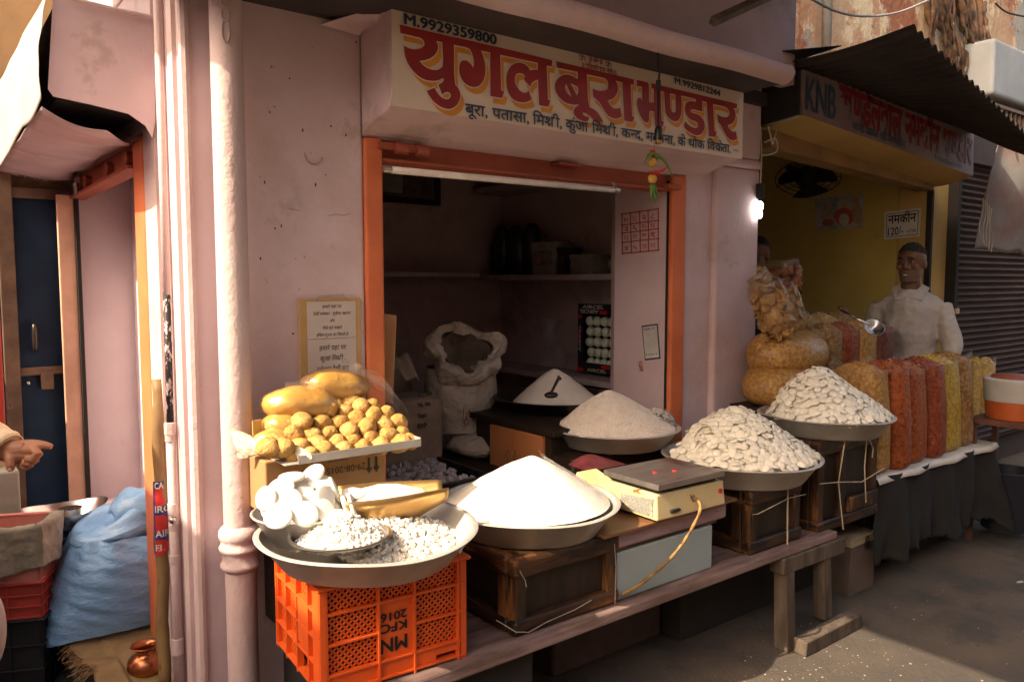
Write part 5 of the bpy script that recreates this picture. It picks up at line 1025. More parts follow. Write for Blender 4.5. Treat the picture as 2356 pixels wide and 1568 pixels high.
# table, cloth and sheet
TZ = .607
tb = thing('snack_table', (4.5, 2.2, 0), 'long low table under black cloth carrying the snack bags', 'table')
b = MB(); b.box((3.85, 1.97, .54), (5.2, 2.60, .598)); b.build('table_top', M['grey_wood'], tb)
for x in (4.0, 5.05):
    for y in (2.1, 2.5): b = MB(); b.box((x, y, 0), (x+.06, y+.06, .54)); b.build('leg', M['grey_wood'], tb)
b = MB()
def cloth(u, v):
    x = 3.81+1.40*u; y = 1.945+.014*math.sin(u*31)+.022*math.sin(u*17+1)*v+.012*math.sin(u*53+v*3)*v+.018*mnoise.noise(V(u*14, v*2.5, 0))*v - .05*v*(u > .82)*(u-.82)*8; z = .600 - v*(.43+.02*math.sin(u*13)+.015*math.sin(u*47)+.018*mnoise.noise(V(u*60, 0, 0))) - max(0, u-.85)*v*.6
    return (x+.25*max(0, u-.82)*v, y - .03*v, z)
b.sheet(cloth, 120, 24); tag(b.build('table_cloth', mat('black_cloth', (.018, .016, .015), .95, col2=(.011, .010, .009), vs=6, bump=.4, bs=40, stain=[(4, .6, .2, (.034, .030, .027))]), None, smooth=True, solid=.003), 'faded black cloth with ragged hem hanging from the snack table', 'cloth')
b = MB()
def sheet(u, v): x = 3.81+1.45*u; y = 1.925+.012*math.sin(u*19)+.70*v; return (x, y, .6035+.004*mnoise.noise(V(x*5, y*5, 0))-(.028+.014*mnoise.noise(V(x*6, 1, 0)) if v < .01 else 0))
b.sheet(sheet, 70, 50); tag(b.build('plastic_sheet', mat('white_sheet', (.68, .64, .58), .5, col2=(.58, .54, .48), vs=9), None, smooth=True, solid=.002), 'white plastic sheet spread over the black cloth under the snack bags', 'sheet')
# snack bags
def grain(name, c1, c2, c3=None, sc=50):
    return mat(name, c1, .5, col2=c2, vs=sc, va=.18, bump=1.0, bs=sc*1.3, stain=([(sc*.9, .60, .05, c3)] if c3 else None), spec=.35, coat=.12 if 'film' in name else 0, bdist=.006)
def snack_bag(c, wx, wy, h, m, top, label, group, cat='bag', lean=(0, 0), seedv=0, collar=.035, rz=0):
    t = thing('snack_bag', c, label, cat, group); c = Vector(c); Mz = Matrix.Rotation(rz, 3, 'Z')
    def P(x, y, z): return c + Mz @ V(x+lean[0]*z/h, y+lean[1]*z/h, z)
    def sup(a, n=3.2):
        ca, sa = math.cos(a), math.sin(a); return (abs(ca)**(2/n))*(1 if ca > 0 else -1), (abs(sa)**(2/n))*(1 if sa > 0 else -1)
    b = MB()
    def body(u, v):
        a = 2*math.pi*u; x, y = sup(a); k = .93+.09*math.sin(math.pi*(.15+.8*v)) if v > .04 else .80+v*3; k *= 1+.018*mnoise.noise(V(x*2+seedv, y*2, v*7))
        return P(x*wx/2*k, y*wy/2*k, v*h)
    b.sheet(body, 44, 22); b.build('bag_body', m, t, smooth=True)
    b = MB()
    def hp(u, v):
        a = 2*math.pi*u; x, y = sup(a, 2.6); r = v; return P(x*wx/2*.96*r, y*wy/2*.96*r, h-.012+.055*(1-r**1.6)+.010*mnoise.noise(V(x*r*9+seedv, y*r*9, 0)))
    b.sheet(hp, 36, 14)
    for _ in range(170):
        p = Vector(hp(rnd.random(), math.sqrt(rnd.random())*.95)); d = V(rnd.gauss(0, 1), rnd.gauss(0, 1), rnd.gauss(.2, .5)).normalized()*rnd.uniform(.004, .010); q = V(rnd.gauss(0, 1), rnd.gauss(0, 1), rnd.gauss(0, 1)).normalized()*.0016; r2 = d.cross(q).normalized()*.0016
        b.hexa([p-d-q-r2, p-d+q-r2, p-d+q+r2, p-d-q+r2, p+d-q-r2, p+d+q-r2, p+d+q+r2, p+d-q+r2])
    b.build('snack_heap', top, t, smooth=False)
    b = MB()
    def col(u, v):
        a = 2*math.pi*u; x, y = sup(a); k = .965+.05*v+.02*math.sin(a*9+seedv)*v; return P(x*wx/2*k, y*wy/2*k, h-.03+(.03+collar*(1+.5*math.sin(a*5+seedv)))*v)
    b.sheet(col, 60, 5); b.build('film_collar', M['film3'], t, smooth=True)
    return t
gm = {k: (grain(k+'_in_film', *v), grain(k+'_loose', *[tuple(min(1, q*1.12) for q in cc) for cc in v])) for k, v in {
    'tan_sev': ((.46, .26, .075), (.30, .14, .035), (.58, .37, .13)), 'orange_sev': ((.36, .085, .015), (.20, .035, .008), (.46, .17, .05)), 'red_mix': ((.30, .06, .020), (.15, .028, .010), (.40, .15, .055)),
    'yellow_mix': ((.52, .34, .05), (.32, .19, .03), (.58, .46, .12)), 'brown_mix': ((.36, .20, .07), (.18, .09, .03), (.48, .3, .10)), 'maroon': ((.16, .045, .03), (.08, .02, .015), (.22, .09, .05)), 'pale_sev': ((.56, .38, .13), (.40, .24, .06), (.66, .50, .2))}.items()}
fr_ = [('tan_sev', 2061, 1083, 2052, 846), ('orange_sev', 2108, 1075, 2097, 842), ('orange_sev', 2147, 1057, 2139, 838), ('red_mix', 2189, 1047, 2180, 832), ('yellow_mix', 2225, 1031, 2213, 826), ('brown_mix', 2249, 1021, 2239, 818)]
lab = ['standing clear bag of tan sev nearest the tall wooden crate', 'standing clear bag of bright orange sev right of the tan one', 'standing clear bag of orange sev, second of the orange ones', 'standing clear bag of red snack mix between orange sev and yellow mix', 'standing clear bag of yellow green snack mix', 'standing clear bag of brown mixed snack at the right end of the front row']
prevx = None
for i, (k, x0, y0, x1, y1) in enumerate(fr_):
    p = at(x0, y0, 'Z', TZ); tp = at(x1, y1, 'Y', p.y); wx = .20 if prevx is None else max(.12, p.x-prevx); prevx = p.x
    wy = .27; snack_bag((p.x-wx/2, p.y+wy/2, TZ), wx, wy, tp.z-TZ-.02, gm[k][0], gm[k][1], lab[i], 'snack bags in the front row', lean=((tp.x-p.x)*.6, 0), seedv=i*3.1)
for i, (x0, x1, yt, k, Y, lb_) in enumerate([(1872, 1911, 770, 'brown_mix', 2.36, 'clear bag of brown snack mix in the rear row beside the lying sev bags'), (1911, 1951, 762, 'brown_mix', 2.34, 'clear bag of golden brown mix in the rear row next to the red one'), (1951, 1990, 760, 'red_mix', 2.32, 'clear bag of red snack mix in the rear row with a ladle on it'), (1990, 2030, 757, 'tan_sev', 2.30, 'clear bag of tan sev in the rear row before the man'), (2030, 2070, 755, 'maroon', 2.28, 'clear bag of dark maroon snack in the rear row before the man')]):
    a, c = at(x0, yt, 'Y', Y), at(x1, yt, 'Y', Y); wx = c.x-a.x
    snack_bag(((a.x+c.x)/2, Y+.10, TZ), wx*1.02, .20, a.z-TZ, gm[k][0], gm[k][1], lb_, 'snack bags in the rear row', seedv=i*1.7+9)
for i, (x0, x1, yt, k, Y, lb_) in enumerate([(1848, 1895, 735, 'pale_sev', 2.62, 'farthest clear bag of yellow snack beside the black pan edge'), (1895, 1945, 738, 'pale_sev', 2.60, 'clear bag of pale yellow sev behind the rear row under the ladle handle'), (1945, 1980, 735, 'brown_mix', 2.58, 'clear bag of pale brown sev behind the rear row beside the man sleeve')]):
    a, c = at(x0, yt, 'Y', Y), at(x1, yt, 'Y', Y); snack_bag(((a.x+c.x)/2, Y+.10, .70), (c.x-a.x)*1.03, .22, a.z-.70, gm[k][0], gm[k][1], lb_, 'snack bags behind the rear row', seedv=i*2.3+4)
tbs = MB(); tbs.box((3.90, 2.61, .5), (5.0, 2.9, .695)); tag(tbs.build('rear_counter', M['woodp'], None), 'dark counter behind the snack table carrying the farthest bags', 'counter')
# two small bags on a steel plate
q = at(2262, 962, 'Z', TZ+.02); pan('plate', (q.x, q.y+.02), .20, TZ+.035, .03, 'steel plate with two small snack bags at the right end of the snack table', 'plate', 'steel', lip=.015)
for i, (x, w_) in enumerate(((2252, .10), (2276, .10))):
    p = at(x, 955, 'Z', TZ+.02); tp = at(x-3, 842, 'Y', p.y); snack_bag((p.x, p.y+.04, TZ+.015), .15, .11, tp.z-TZ, gm['pale_sev'][0], gm['yellow_mix' if i == 0 else 'pale_sev'][1], ['small tapered clear bag of yellow snack, left one on the steel plate', 'small tapered clear bag of pale sev, right one on the steel plate'][i], 'small snack bags on the steel plate', seedv=i+20)
# lying pillow bags and leaning chip bags
def pillow(px, Y, r, k, label):
    c = at(*px, 'Y', Y); t = thing('snack_bag', c, label, 'bag', 'large lying bags of sev'); b = MB(); b.ball((0, 0, 0), r, 36, 22)
    b.v = [tuple(c+V(math.copysign(abs(x/r[0])**.8*r[0], x), math.copysign(abs(y/r[1])**.8*r[1], y), math.copysign(abs(z/r[2])**.85*r[2], z))*(1+.04*mnoise.noise(V(x, y, z)*9))) for x, y, z in b.v]
    b.build('bag_body', gm[k][0], t, smooth=True)
    b = MB(); b.ball(c, (r[0]*1.03, r[1]*1.03, r[2]*1.03), 30, 18); b.build('film', M['film3'], t, smooth=True); return t
pillow((1812, 812), 2.42, (.255, .17, .13), 'tan_sev', 'upper large lying clear bag of golden sev beside the lilac pilaster')
pillow((1800, 884), 2.40, (.235, .17, .12), 'tan_sev', 'lower large lying clear bag of golden sev under the upper one')
q = at(1800, 884, 'Y', 2.40); b = MB(); b.box((q.x-.18, 2.25, .40), (q.x+.16, 2.6, q.z-.11)); tag(b.build('low_box', M['woodp'], None), 'dark box under the lying sev bags', 'box')
def chip_bag(p0, p1, Y, r, m, label, n=90, rc=.024):
    a, c = at(*p0, 'Y', Y), at(*p1, 'Y', Y); t = thing('chip_bag', c, label, 'bag', 'clear bags of chips'); mid = (a+c)/2; d = (a-c); L = d.length; Q = d.normalized().to_track_quat('Z', 'Y').to_matrix()
    b = MB(); dm = disc_mesh(rc, .003, 9)
    for _ in range(n):
        z = rnd.uniform(-.48, .34)*L; rr = r*(1-.12*(z/L)**2); an = rnd.uniform(0, 6.28); p = mid+Q @ V(rr*.86*math.cos(an), rr*.8*math.sin(an), z); nq = (V(rnd.gauss(0, 1), rnd.gauss(-.6, 1), rnd.gauss(0, 1))).normalized().to_track_quat('Z', 'Y')
        Mx = Matrix.Translation(p) @ nq.to_matrix().to_4x4(); b.add([Mx @ (Vector(v)+V(0, 0, 4*(v[0]**2+v[1]**2))) for v in dm.v], dm.f)
    b.tube([mid+Q @ V(0, 0, -.5*L), mid+Q @ V(0, 0, -.3*L), mid+Q @ V(0, 0, .25*L)], [r*.55, r*.8, r*.6], 14); o = b.build('chips', m, t, smooth=True); o['kind'] = 'stuff'
    b = MB(); n_ = 16; pts = [mid+Q @ V(0, 0, (-.54+1.12*i/n_)*L) for i in range(n_+1)]; b.tube(pts, [r*(.55+.5*math.sin(min(1, i/n_*3.0)*math.pi/2)-.35*max(0, i/n_-.7)*2) for i in range(n_+1)], 20, flat=.8); b.v = [tuple(Vector(v)+V(.012, .012, .01)*mnoise.noise(Vector(v)*16)) for v in b.v]; b.build('film', M['film3'], t, smooth=True)
chipm = mat('pale_chips', (.46, .27, .10), .6, col2=(.30, .15, .045), vs=18, bump=.4, bs=40); chipd = mat('dark_chips', (.36, .12, .03), .5, col2=(.22, .06, .015), vs=22)
chip_bag((1760, 650), (1795, 768), 2.36, .095, chipm, 'leaning clear bag full of pale golden chips on the lying sev bag', 110)
chip_bag((1800, 655), (1835, 765), 2.46, .075, chipm, 'half empty clear bag of chips leaning right of the pale golden chips', 40)
chip_bag((1735, 620), (1752, 680), 2.60, .08, chipm, 'clear bag of chips standing behind the lilac pilaster edge', 60)
chip_bag((1802, 600), (1806, 675), 2.75, .105, chipd, 'round clear bag of dark orange chips high beside the second man', 100, .028)
ldl = thing('ladle', at(1960, 730, 'Y', 2.15), 'steel ladle with dark wooden handle lying across the red snack bag', 'ladle')
p0, p1, p2 = at(1931, 706, 'Y', 2.30), at(1948, 719, 'Y', 2.28), at(2000, 748, 'Y', 2.16)
b = MB(); b.tube([p0, p0*.5+p1*.5, p1], [.010, .014, .011], 10); b.build('handle', mat('ladle_wood', (.09, .035, .02), .4), ldl, smooth=True)
b = MB(); b.tube([p1, p2], .006, 8); b.build('rod', M['steel'], ldl, smooth=True)
q = at(2012, 752, 'Y', 2.14); b = MB(); b.lathe([(.001, -.03), (.03, -.024), (.052, .0), (.054, .0), (.032, -.027), (.001, -.033)], q, 24, rot=V(-.45, -.6, .6).to_track_quat('Z', 'Y').to_matrix()); b.build('cup', M['steel'], ldl, smooth=True)
q = at(1885, 722, 'Y', 2.95); pan('pan', (q.x, 3.0), .20, q.z, .10, 'black pan edge showing behind the farthest snack bags', 'pan', 'blackpan')
# under the table and right of it
q = at(1955, 1372, 'Z', 0); ch = thing('padlocked_box', q, 'plain brown box with pale edged lid and padlock under the tall crate', 'box')
z1 = at(1955, 1262, 'Y', q.y).z; rx_ = at(2010, 1345, 'Y', q.y).x
b = MB(); b.box((q.x, q.y, 0), (rx_, q.y+.35, z1)); b.build('box_body', mat('brown_board_box', (.15, .11, .09), .8, col2=(.11, .08, .06), vs=4), ch, bevel=.004)
b = MB(); b.box((q.x-.004, q.y-.006, z1+.0005), (rx_+.004, q.y+.35, z1+.045)); b.build('lid', mat('pale_edged_wood', (.42, .35, .24), .8, col2=(.25, .19, .12), vs=9, stretch=(1, 1, 6)), ch, bevel=.003)
pq = V(q.x*.45+rx_*.55, q.y-.014, z1+.012); b = MB(); b.box((pq.x-.016, pq.y-.006, pq.z-.03), (pq.x+.016, pq.y+.006, pq.z)); b.tube(spline([pq+V(-.010, 0, 0), pq+V(-.010, 0, .022), pq+V(0, 0, .030), pq+V(.010, 0, .022), pq+V(.010, 0, 0)], 4), .003, 6); b.build('padlock', M['blackpan'], ch, bevel=.002)
q = at(2115, 1320, 'Z', 0); b = MB(); b.lathe([(.001, .0), (.105, .0), (.115, .26), (.122, .27), (.122, .30), (.110, .30), (.10, .02), (.001, .015)], (q.x+.12, q.y+.24, 0), 32); tag(b.build('bucket', mat('dark_bucket', (.045, .035, .032), .6), None, smooth=True, auto=40), 'dark bucket standing in shadow under the cloth covered table', 'bucket')
q = dp(2335, 960, 4.75)
dm_ = thing('drum', (q.x, q.y, q.z), 'white and orange round drum with lid on a rusty stand at the right edge', 'drum')
b = MB(); b.lathe([(.001, .0), (.155, 0), (.165, .10), (.165, .105)], q, 40); b.build('orange_base', mat('orange_plastic', (.55, .12, .03), .4), dm_, smooth=True, auto=40)
b = MB(); b.lathe([(.166, .106), (.172, .12), (.172, .20), (.176, .215), (.176, .235), (.165, .243), (.001, .243)], q, 40); b.build('white_body', mat('white_plastic', (.55, .52, .50), .45, col2=(.46, .43, .41), vs=5), dm_, smooth=True, auto=40)
b = MB(); b.lathe([(.14, .244), (.13, .258), (.001, .26)], q, 36); b.build('lid', mat('red_brown_lid', (.30, .08, .04), .5), dm_, smooth=True)
rs = thing('stand', (q.x, q.y, 0), 'rusty brown angle iron stand carrying the white and orange drum', 'stand')
b = MB(); b.box((q.x-.19, q.y-.19, q.z-.035), (q.x+.19, q.y+.19, q.z-.003)); b.build('top', mat('rust_red', (.16, .06, .04), .7), rs)
for sx in (-.17, .15):
    for sy in (-.17, .15): b = MB(); b.box((q.x+sx, q.y+sy, 0), (q.x+sx+.03, q.y+sy+.03, q.z-.036)); b.build('leg', mat('rust_red_leg', (.16, .065, .045), .7), rs)
b = MB(); q = dp(2320, 1100, 4.9); b.lathe([(.001, 0), (.14, 0), (.165, .36), (.17, .37), (.155, .37), (.13, .02), (.001, .02)], (q.x, q.y, 0.05), 32); tag(b.build('dark_tub', mat('navy_tub', (.02, .022, .035), .5), None, smooth=True, auto=40), 'dark navy tub under the rusty drum stand', 'tub')
# shuttered shop
ss = thing('shuttered_shop', (7.2, 2.72, 0), 'dark brown rolled down shutter of the closed shop at the right', 'building')
b = MB(); n = 46
def slat(u, v): z = .25+2.3*v; return (6.2+2.2*u, 2.73+.018*math.sin(v*n*2*math.pi), z)
b.sheet(slat, 2, n*8); b.build('shutter', mat('brown_shutter', (.065, .037, .029), .75, 0, col2=(.040, .022, .018), vs=3, stain=[(3, .64, .1, (.15, .09, .075)), (12, .70, .05, (.24, .19, .17))]), ss, smooth=True)
b = MB(); b.box((6.152, 2.60, 0), (6.20, 2.78, 2.9)); b.box((6.16, 2.585, 1.35), (6.21, 2.60, 1.39), m=1); b.build('guide_rail', [M['dark'], M['ochre']], ss, bevel=.004)
b = MB(); b.box((6.2, 2.66, 2.5), (8.4, 3.1, 2.9)); b.box((6.2, 2.80, 0), (8.4, 3.1, 2.5)); b.build('wall', M['slab'], ss)
tp_ = MB(); a = [at(2300, 318, 'Y', 2.25), at(2440, 300, 'Y', 2.0), at(2400, 590, 'Y', 2.25), at(2252, 572, 'Y', 2.35)]
def tarp(u, v): return (a[0]*(1-u)+a[1]*u)*(1-v)+(a[3]*(1-u)+a[2]*u)*v+V(0, .03*math.sin(u*7+v*2), .012*math.sin(u*14)*(v > .9))
tp_.sheet(tarp, 24, 24); tag(tp_.build('tarpaulin', mat('grey_tarpaulin', (.22, .21, .20), .8, col2=(.20, .13, .12), vs=3, va=.2), None, smooth=True, solid=.003), 'grey stained tarpaulin hanging at the right edge before the dark shutter', 'tarpaulin')
b = MB()
for k in range(5):
    p = at(2262+k*5, 455+k*6, 'Y', 2.3); b.tube(spline([p, p+V(.02*math.sin(k), 0, -.10), p+V(-.04+.02*k, 0, -.20), p+V(.02, 0, -.30)], 5), .003, 4)
b.tube(spline([at(2315, 305, 'Y', 2.2), at(2335, 335, 'Y', 2.2), at(2350, 380, 'Y', 2.2)], 5), .006, 5); tag(b.build('plastic_ribbon', M['strap'], None), 'loose pale plastic ribbons tangled before the dark shutter', 'ribbon', kind='stuff')
# ================================================================ the lane side
lh = MB(); lh.box((-6, 1.2, 0), (-2.0, 12, 3.13)); tag(lh.build('added_lane_house', M['lilac'], None), 'unseen low pink house across the lane, added to shade the lower front', 'building')  # out of view, its height set to shade the lower pipe and sacks
dpz = thing('drainpipe', (.83, 2.56, 0), 'thick lilac painted drainpipe with collar running up the corner of the shop', 'drainpipe')
b = MB(); b.lathe([(.050, 0), (.050, .645)], (.83, 2.56, 0), 32); b.lathe([(.050, .79), (.050, 2.6)], (.83, 2.56, 0), 32); b.build('pipe', M['lilac_pipe'], dpz, smooth=True)
b = MB(); b.lathe([(.050, .640), (.058, .648), (.064, .655), (.064, .665), (.058, .672), (.058, .705), (.066, .712), (.068, .722), (.062, .730), (.060, .745), (.066, .752), (.068, .765), (.066, .778), (.058, .788), (.050, .795)], (.83, 2.56, 0), 36); b.build('collar', M['lilac_pipe'], dpz, smooth=True)
b = MB()
for zc, hh in ((2.37, .035), (2.42, .022), (2.46, .018)):
    b.tube([V(.83+.052*math.cos(-1.9+.22*math.cos(a)), 2.56+.052*math.sin(-1.9+.22*math.cos(a)), zc+hh*math.sin(a)) for a in [2*math.pi*i/20 for i in range(21)]], .003, 5)
b.build('embossed_mark', M['lilac_pipe'], dpz, smooth=True)
cp = thing('conduit_pipe', (.70, 2.87, 0), 'thin lilac conduit pipe with couplings and a peeled black upper length on the flank wall', 'pipe')
q = at(401, 1250, 'X', .698); cx, cy = q.x, q.y
b = MB(); b.tube([(cx, cy, 0), (cx, cy, 1.10)], .0155, 14); b.build('pipe', M['lilac_pipe'], cp, smooth=True)
b = MB(); b.tube([(cx, cy, 1.10), (cx+.002, cy, 1.30), (cx+.003, cy, 1.55)], .0125, 12); b.build('peeled_pipe', mat('peeled_pipe', (.60, .48, .48), .6, vs=3, stretch=(3, 3, 1.2), stain=[(16, .45, .02, (.015, .013, .013))]), cp, smooth=True)
b = MB(); b.tube([(cx+.003, cy, 1.55), (cx+.003, cy, 2.0), (cx+.004, cy, 2.7)], .0125, 12); b.build('upper_pipe', M['lilac_pipe'], cp, smooth=True)
for z, rr, hh in ((1.085, .021, .022), (1.05, .019, .012), (.80, .018, .02), (.735, .017, .012), (.62, .018, .016), (.30, .019, .03)): b = MB(); b.lathe([(.014, -hh), (rr, -hh+.002), (rr, hh-.002), (.014, hh)], (cx, cy, z), 8 if z > 1.07 else 16); b.build('coupling', M['lilac_pipe'], cp, smooth=True, auto=35)
b = MB(); b.lathe([(.001, .022), (.010, .021), (.012, .012), (.012, .0)], (cx-.004, cy-.014, .765), 14, rot=V(-.4, -1, 0).to_track_quat('Z', 'Y').to_matrix()); b.build('screw_cap', M['steel'], cp, smooth=True)
# orange jamb and shutter channel of the lane shop
lj = thing('lane_shutter_frame', (XC, 3.3, 0), 'orange painted shutter jamb and rusty channel of the shop facing the lane', 'shutter frame')
b = MB(); b.box((XC-.012, 3.20, .10), (XC+.09, 3.365, 2.14)); b.build('jamb', M['orange'], lj, bevel=.012, seg=3)
b = MB(); b.hexa([V(XC-.03, 3.366, 2.035), V(XC+.05, 3.366, 2.035), V(XC+.05, 4.86, 2.03), V(XC-.03, 4.86, 2.03), V(XC-.03, 3.366, 2.05), V(XC+.05, 3.366, 2.05), V(XC+.05, 4.86, 2.045), V(XC-.03, 4.86, 2.045)]); b.box((XC+.03, 3.366, 2.051), (XC+.05, 4.86, 2.17))
for y in (3.55, 3.95, 4.5): b.tube([(XC+.0, y, 2.10), (XC+.04, y, 2.10)], .03, 14)
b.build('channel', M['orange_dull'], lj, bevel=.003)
b = MB(); b.box((.635, 4.76, .2), (.715, 4.795, 2.05)); b.build('far_jamb', mat('shaded_orange_paint', (.68, .40, .28), .7, vs=4), lj, bevel=.004)  # the same orange as the jamb, tinted as it looks in shade
b = MB(); b.box((.716, 4.74, .2), (.735, 4.798, 2.1)); b.build('gap', M['dark'], lj)  # near-black bar standing for the shaded gap beside the far jamb
b = MB(); q = at(175, 436, 'X', .70); b.tube([q+V(0, 0, .03), q+V(0, -.02, -.03)], .014, 8); b.build('lock_bolt', M['steel'], lj)
# torn tin awning box
ab = thing('awning_box', (.55, 3.4, 2.3), 'dented lilac tin shutter box with torn sunlit front above the lane shop', 'awning')
f0 = [at(360, 40, 'Y', 3.0), at(122, -8, 'Y', 3.0), at(110, 205, 'Y', 3.0), at(122, 222, 'Y', 3.0), at(205, 240, 'Y', 3.0), at(295, 262, 'Y', 3.0), at(335, 290, 'Y', 3.0), at(350, 318, 'Y', 3.0), at(357, 280, 'Y', 3.0)]
b = MB(); b.add(f0, [tuple(range(len(f0)))]); b.build('end_panel', M['lilac'], ab, solid=.003)
b = MB(); a0, a1 = at(118, -8, 'Y', 2.995), at(362, 46, 'Y', 2.99)
b.tube([at(150, -6, 'Y', 2.98), at(270, 24, 'Y', 2.98), at(356, 42, 'Y', 2.98)], .008, 6); b.build('rolled_seam', M['lilac_pipe'], ab)
b = MB()
def white(u, v):
    top = V(.405, 2.985, 2.55)*(1-u)+V(.405, 5.2, 2.60)*u; bot = V(.365, 2.97, 2.19-.02*u)*(1-u)+V(.375, 5.2, 2.13)*u
    if u < .25: bot = bot + V(-.0, 0, -.02*math.sin(u*12.5+.3)); 
    p = top*(1-v)+bot*v; return p+V(-.022*math.sin(v*math.pi)*(.8+.2*math.sin(u*8)) + .006*mnoise.noise(V(u*5, v*4, 0)), 0, 0)
b.sheet(white, 50, 24); b.build('front_sheet', mat('chalky_white_paint', (.48, .43, .39), .6, col2=(.40, .34, .31), vs=3, stain=[(4, .66, .05, (.60, .50, .50))]), ab, smooth=True, solid=.002)
b = MB()
def under(u, v):
    y = 3.02+2.1*u; xr = .70-.02*math.sin(u*20) if u > .12 else .56+u*1.1; xl = .372; x = xl+(xr-xl)*v
    return (x, y+.02*math.sin(v*5), 2.165+.02*mnoise.noise(V(x*6, y*3, 0))-.02*math.sin(v*math.pi) - (.05*v if u < .2 else .03*v))
b.sheet(under, 40, 14); b.build('under_sheet', mat('scraped_lilac_tin', (.58, .46, .49), .6, col2=(.48, .36, .38), vs=3, stretch=(1, 4, 1), stain=[(5, .6, .05, (.66, .56, .50)), (9, .7, .04, (.2, .14, .12))]), ab, smooth=True, solid=.002)
b = MB(); b.box((.42, 3.05, 2.20), (.70, 5.1, 2.5)); b.build('dark_inside', M['dark'], ab)  # near-black block filling the box as its inner shade
# blue door, mesh, frame
dr = thing('metal_door', (.35, 4.85, 0), 'scratched dark blue metal door with brown frame behind the lane shop corner', 'door')
DY = 4.85
def dq(x, y): return at(x, y, 'Y', DY)
z_top, z_mid = dq(100, 450).z, dq(100, 852).z; xl, xr = dq(38, 700).x, dq(172, 700).x
bl = mat('scratched_blue_paint', (.014, .036, .075), .6, col2=(.008, .020, .045), vs=3, rv=.1, spec=.2, stain=[(7, .70, .03, (.16, .15, .11)), (26, .72, .03, (.3, .32, .33)), (2.2, .66, .06, (.05, .06, .07))])
b = MB(); b.box((xl-.2, DY, 0), (xr+.04, DY+.04, z_top)); b.build('leaf', bl, dr)
rust = mat('brown_rust_frame', (.17, .105, .065), .7, col2=(.09, .055, .035), vs=7, stain=[(9, .66, .05, (.32, .25, .18))])
b = MB(); b.box((xl-.07, DY-.04, 0), (xl, DY-.002, 2.4)); b.box((xl, DY-.022, z_mid-.022), (xr+.03, DY-.001, z_mid+.022)); b.box((xl, DY-.02, z_top-.02), (xr+.03, DY-.0015, z_top+.035)); b.build('frame_bar', rust, dr, bevel=.004)
q = dq(78, 775); b = MB(); b.tube(spline([q+V(0, -.01, .075), q+V(0, -.04, .06), q+V(0, -.045, 0), q+V(0, -.04, -.06), q+V(0, -.01, -.075)], 5), [.008+.006*math.sin(math.pi*i/20) for i in range(21)], 8); b.build('handle', M['blackpan'], dr, smooth=True)
q = dq(107, 868); b = MB(); b.box((q.x-.03, DY-.035, q.z-.06), (q.x+.03, DY-.023, q.z+.03)); b.box((q.x-.2, DY-.03, q.z+.022), (q.x+.10, DY-.022, q.z+.034)); b.build('hasp', rust, dr, bevel=.002)
q = dq(64, 880); b = MB(); b.ball(q+V(0, -.02, 0), .012, 10, 8); b.build('knob', M['steel'], dr, smooth=True)
b = MB()
for k in range(-40, 60):
    for sg in (1, -1):
        x = xl+k*.018; h_ = .22; x0, x1_ = x, x+sg*h_
        if min(x0, x1_) < xl-.02 or max(x0, x1_) > xr+.05: continue
        b.tube([(x0, DY-.01, z_top+.035), (x1_, DY-.01, z_top+.035+h_)], .0022, 4, cap=False)
b.build('wire_mesh', rust, dr)
bw = MB(); bw.box((-.6, DY+.05, 0), (.75, DY+.2, 3.2)); tag(bw.build('lane_end_wall', mat('dim_lane_wall', (.30, .21, .10), .9, vs=3), None), 'dim brown wall closing the recess behind the blue door', 'wall')
rp = MB(); q0, q1 = at(-10, 560, 'Y', 4.2), at(14, 1010, 'Y', 4.2); rp.box((q1.x-.10, 4.18, q1.z), (q1.x+.0, 4.22, 2.0)); tag(rp.build('red_post', mat('red_paint', (.42, .035, .02), .6, col2=(.35, .06, .03), vs=4, stain=[(7, .64, .05, (.4, .33, .26))]), None, bevel=.006), 'red painted door post at the left edge beside the blue door', 'post')
gb = MB(); q0, q1 = at(-30, 1090, 'Y', 4.0), at(48, 1155, 'Y', 4.0); gb.box((q0.x, 4.0, .3), (q1.x, 4.3, q0.z)); tag(gb.build('grey_box', mat('grey_green_box', (.36, .36, .30), .7, vs=5), None, bevel=.01), 'grey green box at the left edge behind the pointing hand', 'box')

